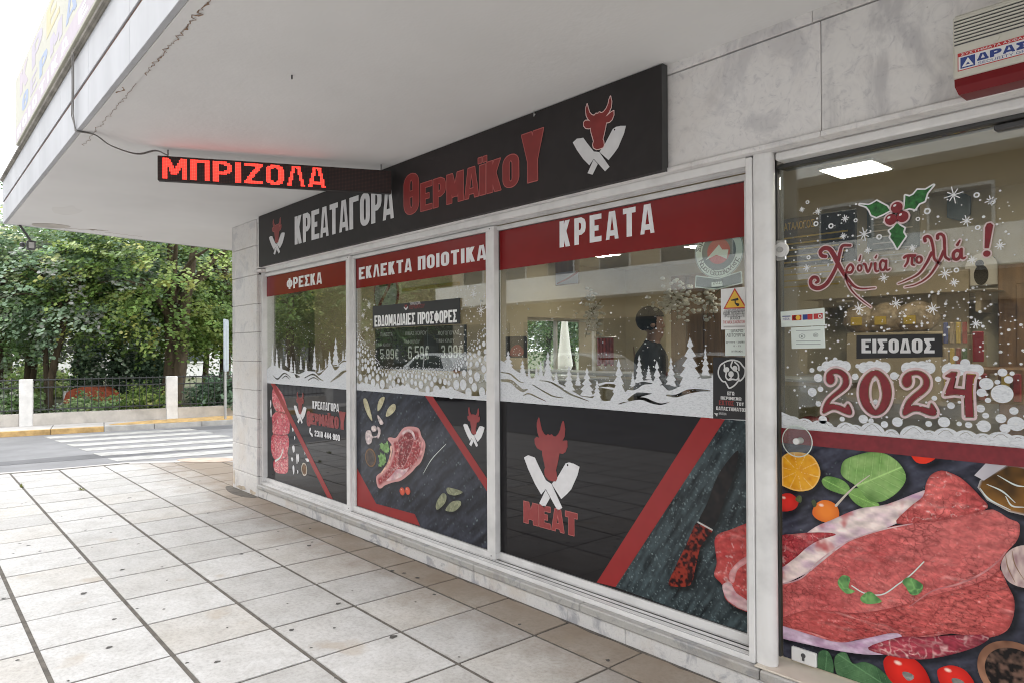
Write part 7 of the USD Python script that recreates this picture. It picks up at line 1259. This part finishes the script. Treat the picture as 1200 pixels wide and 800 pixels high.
# ------------------------------------------------------------------ person behind the counter
def body(joints, bones, ref=.012, it=12):
    ms = []
    for a, b in bones:
        sp = [trimesh.creation.icosphere(2, joints[k][3]).apply_translation(joints[k][:3]) for k in (a, b)]
        ms.append(manifold3d.Manifold.hull_points(np.vstack([s.vertices for s in sp]).astype(np.float32)))
    m = ms[0]
    for k in ms[1:]: m = m + k
    m = m.refine_to_length(ref * 2).to_mesh(); t = trimesh.Trimesh(m.vert_properties[:, :3], m.tri_verts, process=True); trimesh.smoothing.filter_taubin(t, iterations=it); return t
PF = 180 + 48
PN = thing('person', 'dark-haired person in black clothes standing behind the counter, facing right', 'person', (-3.745, 4.835, .12), 38)
J = {'pel': (0, 0, .93, .13), 'wa': (0, 0, 1.08, .125), 'ch': (.01, 0, 1.27, .135), 'nk': (.02, 0, 1.43, .06), 'sl': (0, .17, 1.36, .065), 'sr': (0, -.17, 1.36, .065), 'el': (.02, .24, 1.09, .045), 'er': (.02, -.24, 1.09, .045), 'wl': (.22, .16, 1.03, .033), 'wr': (.22, -.16, 1.03, .033), 'hl': (.0, .1, .88, .1), 'hr': (0, -.1, .88, .1), 'kl': (.02, .11, .48, .06), 'kr': (.02, -.11, .48, .06), 'al': (0, .11, .08, .042), 'ar': (0, -.11, .08, .042), 'tl': (.13, .12, .03, .032), 'tr': (.13, -.12, .03, .032),
     'hd1': (.045, 0, 1.50, .062), 'hd2': (.03, 0, 1.61, .085), 'hd3': (.0, 0, 1.60, .085)}
BN = [('pel', 'wa'), ('wa', 'ch'), ('ch', 'nk'), ('ch', 'sl'), ('ch', 'sr'), ('sl', 'el'), ('sr', 'er'), ('el', 'wl'), ('er', 'wr'), ('pel', 'hl'), ('pel', 'hr'), ('hl', 'kl'), ('hr', 'kr'), ('kl', 'al'), ('kr', 'ar'), ('al', 'tl'), ('ar', 'tr'), ('nk', 'hd1'), ('hd1', 'hd2'), ('hd2', 'hd3')]
for s, w in ((1, 'wl'), (-1, 'wr')):
    x, y, z, _ = J[w]; J[w + 'p'] = (x + .06, y - s * .02, z - .005, .028); BN.append((w, w + 'p'))
    for i in range(4):
        J[f'{w}f{i}'] = (x + .085, y - s * .02 + (i - 1.5) * .019, z - .008, .0095); J[f'{w}g{i}'] = (x + .12 - .008 * abs(i - 1.5), y - s * .02 + (i - 1.5) * .021, z - .028, .0085); J[f'{w}h{i}'] = (x + .13 - .008 * abs(i - 1.5), y - s * .02 + (i - 1.5) * .021, z - .055, .0075)
        BN += [(w + 'p', f'{w}f{i}'), (f'{w}f{i}', f'{w}g{i}'), (f'{w}g{i}', f'{w}h{i}')]
    J[w + 't1'] = (x + .045, y - s * .05, z - .01, .011); J[w + 't2'] = (x + .08, y - s * .065, z - .025, .009); BN += [(w, w + 't1'), (w + 't1', w + 't2')]
J['nose'] = (.118, 0, 1.565, .012); J['nose1'] = (.105, 0, 1.60, .010); J['nose2'] = (.09, 0, 1.565, .02); J['chin'] = (.085, 0, 1.495, .03); J['earl'] = (.02, .088, 1.575, .02); J['earr'] = (.02, -.088, 1.575, .02); J['lip'] = (.102, 0, 1.53, .014); J['br'] = (.095, .03, 1.615, .018); J['bl'] = (.095, -.03, 1.615, .018)
BN += [('nose', 'nose1'), ('nose', 'nose2'), ('hd1', 'chin'), ('hd2', 'earl'), ('hd2', 'earr'), ('chin', 'lip'), ('br', 'bl'), ('hd2', 'br')]
bm = body(J, BN, .010, 6)
bo = obj('body', bm, 'skin', PN, smooth=True)
hair = trimesh.creation.icosphere(4, 1); v = hair.vertices; v *= np.array([.122, .112, .115]); v += .006 * (meshkit.fbm(v * 40, 3)[:, None] - .5); v[:, 0] += .002; v[:, 2] += 1.625
keep = ~((v[:, 0] > .06) & (v[:, 2] < 1.645)) & (v[:, 2] > 1.53); f = hair.faces[keep[hair.faces].all(1)]; obj('hair', trimesh.Trimesh(v, f, process=False), 'hair_black', PN, smooth=True)
JC = {k: (*v[:3], v[3] + .012) for k, v in J.items()}; JC['nk'] = (.015, 0, 1.40, .075)
obj('shirt', body(JC, [('pel', 'wa'), ('wa', 'ch'), ('ch', 'nk'), ('ch', 'sl'), ('ch', 'sr'), ('sl', 'el'), ('sr', 'er'), ('el', 'wl'), ('er', 'wr')], .014, 4), 'cloth_black', PN, smooth=True)
obj('trousers', body(JC, [('pel', 'hl'), ('pel', 'hr'), ('hl', 'kl'), ('hr', 'kr'), ('kl', 'al'), ('kr', 'ar')], .014, 4), 'cloth_black', PN, smooth=True)
for s in (1, -1): obj('eye', trimesh.creation.icosphere(2, .012).apply_translation((.100, s * .032, 1.592)), 'plastic_white', PN, smooth=True)
obj('mouth', rbx(.111, -.022, 1.528, .117, .022, 1.534, .001), 'meat_red', PN)
for s in (1, -1): obj('shoe', trimesh.convex.convex_hull(np.array([(x, s * .115 + y, z) for x in (-.06, .19) for y in (-.05, .05) for z in (0, .03)] + [(x, s * .115 + y, .09) for x in (-.05, .05) for y in (-.03, .03)])), 'hair_black', PN)

# ------------------------------------------------------------------ across the street, mirrored in the glass
OB = thing('opposite_building', 'tan building with pale balcony bands across the street, seen mirrored in the windows', 'building')
ob = [(-26, -15.5), (16, -15.5)]
obj('wall', bx(-29, -26, -.3, 14, -15.5, 16), 'tan_render', OB)
for k in range(4):
    z = 3.5 + 3 * k; obj('balcony', cat_(bx(-28.8, -15.5, z, 13.5, -14.3, z + .16), bx(-28.8, -14.42, z + .16, 13.5, -14.3, z + 1.0)), 'far_white', OB)
    for i in range(14):
        x = -28 + i * 3; w_f = obj('window', rbx(x, -15.56, z + .2, x + 1.6, -15.44, z + 2.3), 'plastic_white', OB); obj('pane', bx(x + .08, -15.43, z + .28, x + 1.52, -15.40, z + 2.2), 'far_window', w_f)
for i in range(9): x = -28 + i * 4.4; w_f = obj('window', rbx(x, -15.56, .3, x + 3.4, -15.44, 2.7), 'dark_metal', OB); obj('pane', bx(x + .1, -15.43, .4, x + 3.3, -15.40, 2.6), 'far_window', w_f)
NB = thing('neighbouring_building', 'dark grey-brown building beside the tan one across the street, mirrored in the left windows', 'building')
obj('wall', bx(-66, -27, -.3, -29.2, -18.5, 11), 'olive_panel', NB); obj('roof', rbx(-66.3, -27.3, 11, -28.9, -18.2, 11.3, .05), 'far_grey', NB)
for fl in range(3):
    for i in range(10): x = -64 + i * 3.5; w_f = obj('window', rbx(x, -18.56, .6 + fl * 3.3, x + 1.5, -18.45, 2.4 + fl * 3.3), 'dark_metal', NB); obj('pane', bx(x + .08, -18.44, .7 + fl * 3.3, x + 1.42, -18.42, 2.3 + fl * 3.3), 'far_window', w_f)
obj('opposite_pavement', bx(-60, -15.5, -.3, 60, -11.2, 0.02), 'far_slab', kind='structure')
def car(name, label, loc, rz, paint_m, hatch=True):
    t = thing(name, label, 'car', loc, rz)
    low = blob([(-1.95, .28), (-1.98, .55), (-1.9, .82), (-1.5, .93), (-.75, .97), (.6, .98), (1.6, .96), (1.93, .85), (1.97, .5), (1.9, .26), (0, .2)], 5)
    for wx in (-1.22, 1.25): low = low.difference(Point(wx, .31).buffer(.37))
    def ext(p, w, top=0.0):
        m = trimesh.creation.extrude_polygon(p, w, engine='earcut'); v = m.vertices; m.vertices = np.stack([v[:, 0], v[:, 2] - w / 2, v[:, 1]], 1)
        m = m.subdivide().subdivide(); v = m.vertices; k = np.clip((v[:, 2] - .6) / .9, 0, 1); v[:, 1] *= 1 - .16 * k - .05 * (np.abs(v[:, 0]) / 2) ** 4; return m
    obj('body', ext(low, 1.68), paint_m, t, smooth=35)
    cab = blob([(-1.05, .94), (-.45, 1.36), (-.1, 1.46), (.7, 1.49), (1.45, 1.40), (1.78, .95), (0, .9)], 6); cb_ = obj('cabin', ext(cab, 1.60), paint_m, t, smooth=35)
    for q, nme in (([(-.80, .99), (-.34, 1.34), (.0, 1.40), (.12, 1.40), (.12, .99)], 'side_window'), ([(.20, .99), (.20, 1.40), (.75, 1.42), (1.05, 1.36), (1.30, 1.0)], 'side_window')):
        g = clean(q)
        for s in (1, -1):
            m = trimesh.creation.extrude_polygon(g, .02, engine='earcut'); m = m.subdivide().subdivide(); v = m.vertices; y = s * (.812 - v[:, 2] + .0) ; k = np.clip((v[:, 1] - .6) / .9, 0, 1); m.vertices = np.stack([v[:, 0], y * (1 - .16 * k) , v[:, 1]], 1); m.fix_normals(); obj(nme, m, 'car_glass', cb_)
    for nme, a, b, z0, z1 in (('windscreen', -.93, -.50, 1.03, 1.33), ('rear_window', 1.72, 1.52, 1.05, 1.34)):
        s = -1 if a < 0 else 1; V = np.array([(a + s * .03, -.68, z0), (a + s * .03, .68, z0), (b + s * .03, .58, z1), (b + s * .03, -.58, z1)]); obj(nme, (V, np.array([[0, 1, 2, 3]])), 'car_glass', cb_)
    for wx in (-1.22, 1.25):
        for s in (1, -1):
            m = trimesh.creation.cylinder(.31, .19, sections=28); m.apply_transform(trimesh.transformations.rotation_matrix(math.pi / 2, (1, 0, 0))); m.apply_translation((wx, s * .73, .31)); wh = obj('wheel', m, 'tyre', t, smooth=40)
            m = trimesh.creation.cylinder(.2, .02, sections=20); m.apply_transform(trimesh.transformations.rotation_matrix(math.pi / 2, (1, 0, 0))); m.apply_translation((wx, s * .83, .31)); obj('rim', m, 'steel', wh)
    for s in (1, -1): obj('headlight', rbx(-1.97, s * .62 - .16, .62, -1.80, s * .62 + .16, .76, .02), 'plastic_white', t); obj('tail_light', rbx(1.82, s * .66 - .1, .72, 1.95, s * .66 + .1, .98, .02), 'lens_red', t); obj('mirror', rbx(-.72, s * .86 - .09, .96, -.58, s * .86 + .09, 1.09, .02), paint_m, t)
    return t
c1 = car('parked_car', 'white hatchback parked in the street, mirrored in the middle window', (-19.3, -7.8, -.1), 0, 'car_paint_white')
c2 = car('parked_car', 'silver car parked in the street, mirrored in the glass door', (-9.3, -10.1, -.1), 180, 'car_paint_silver')
copy_of(c2, 'parked_car', (-14.3, -10.1, -.1), 180, 'second silver car parked farther along, mirrored in the wide window', 'car', None)
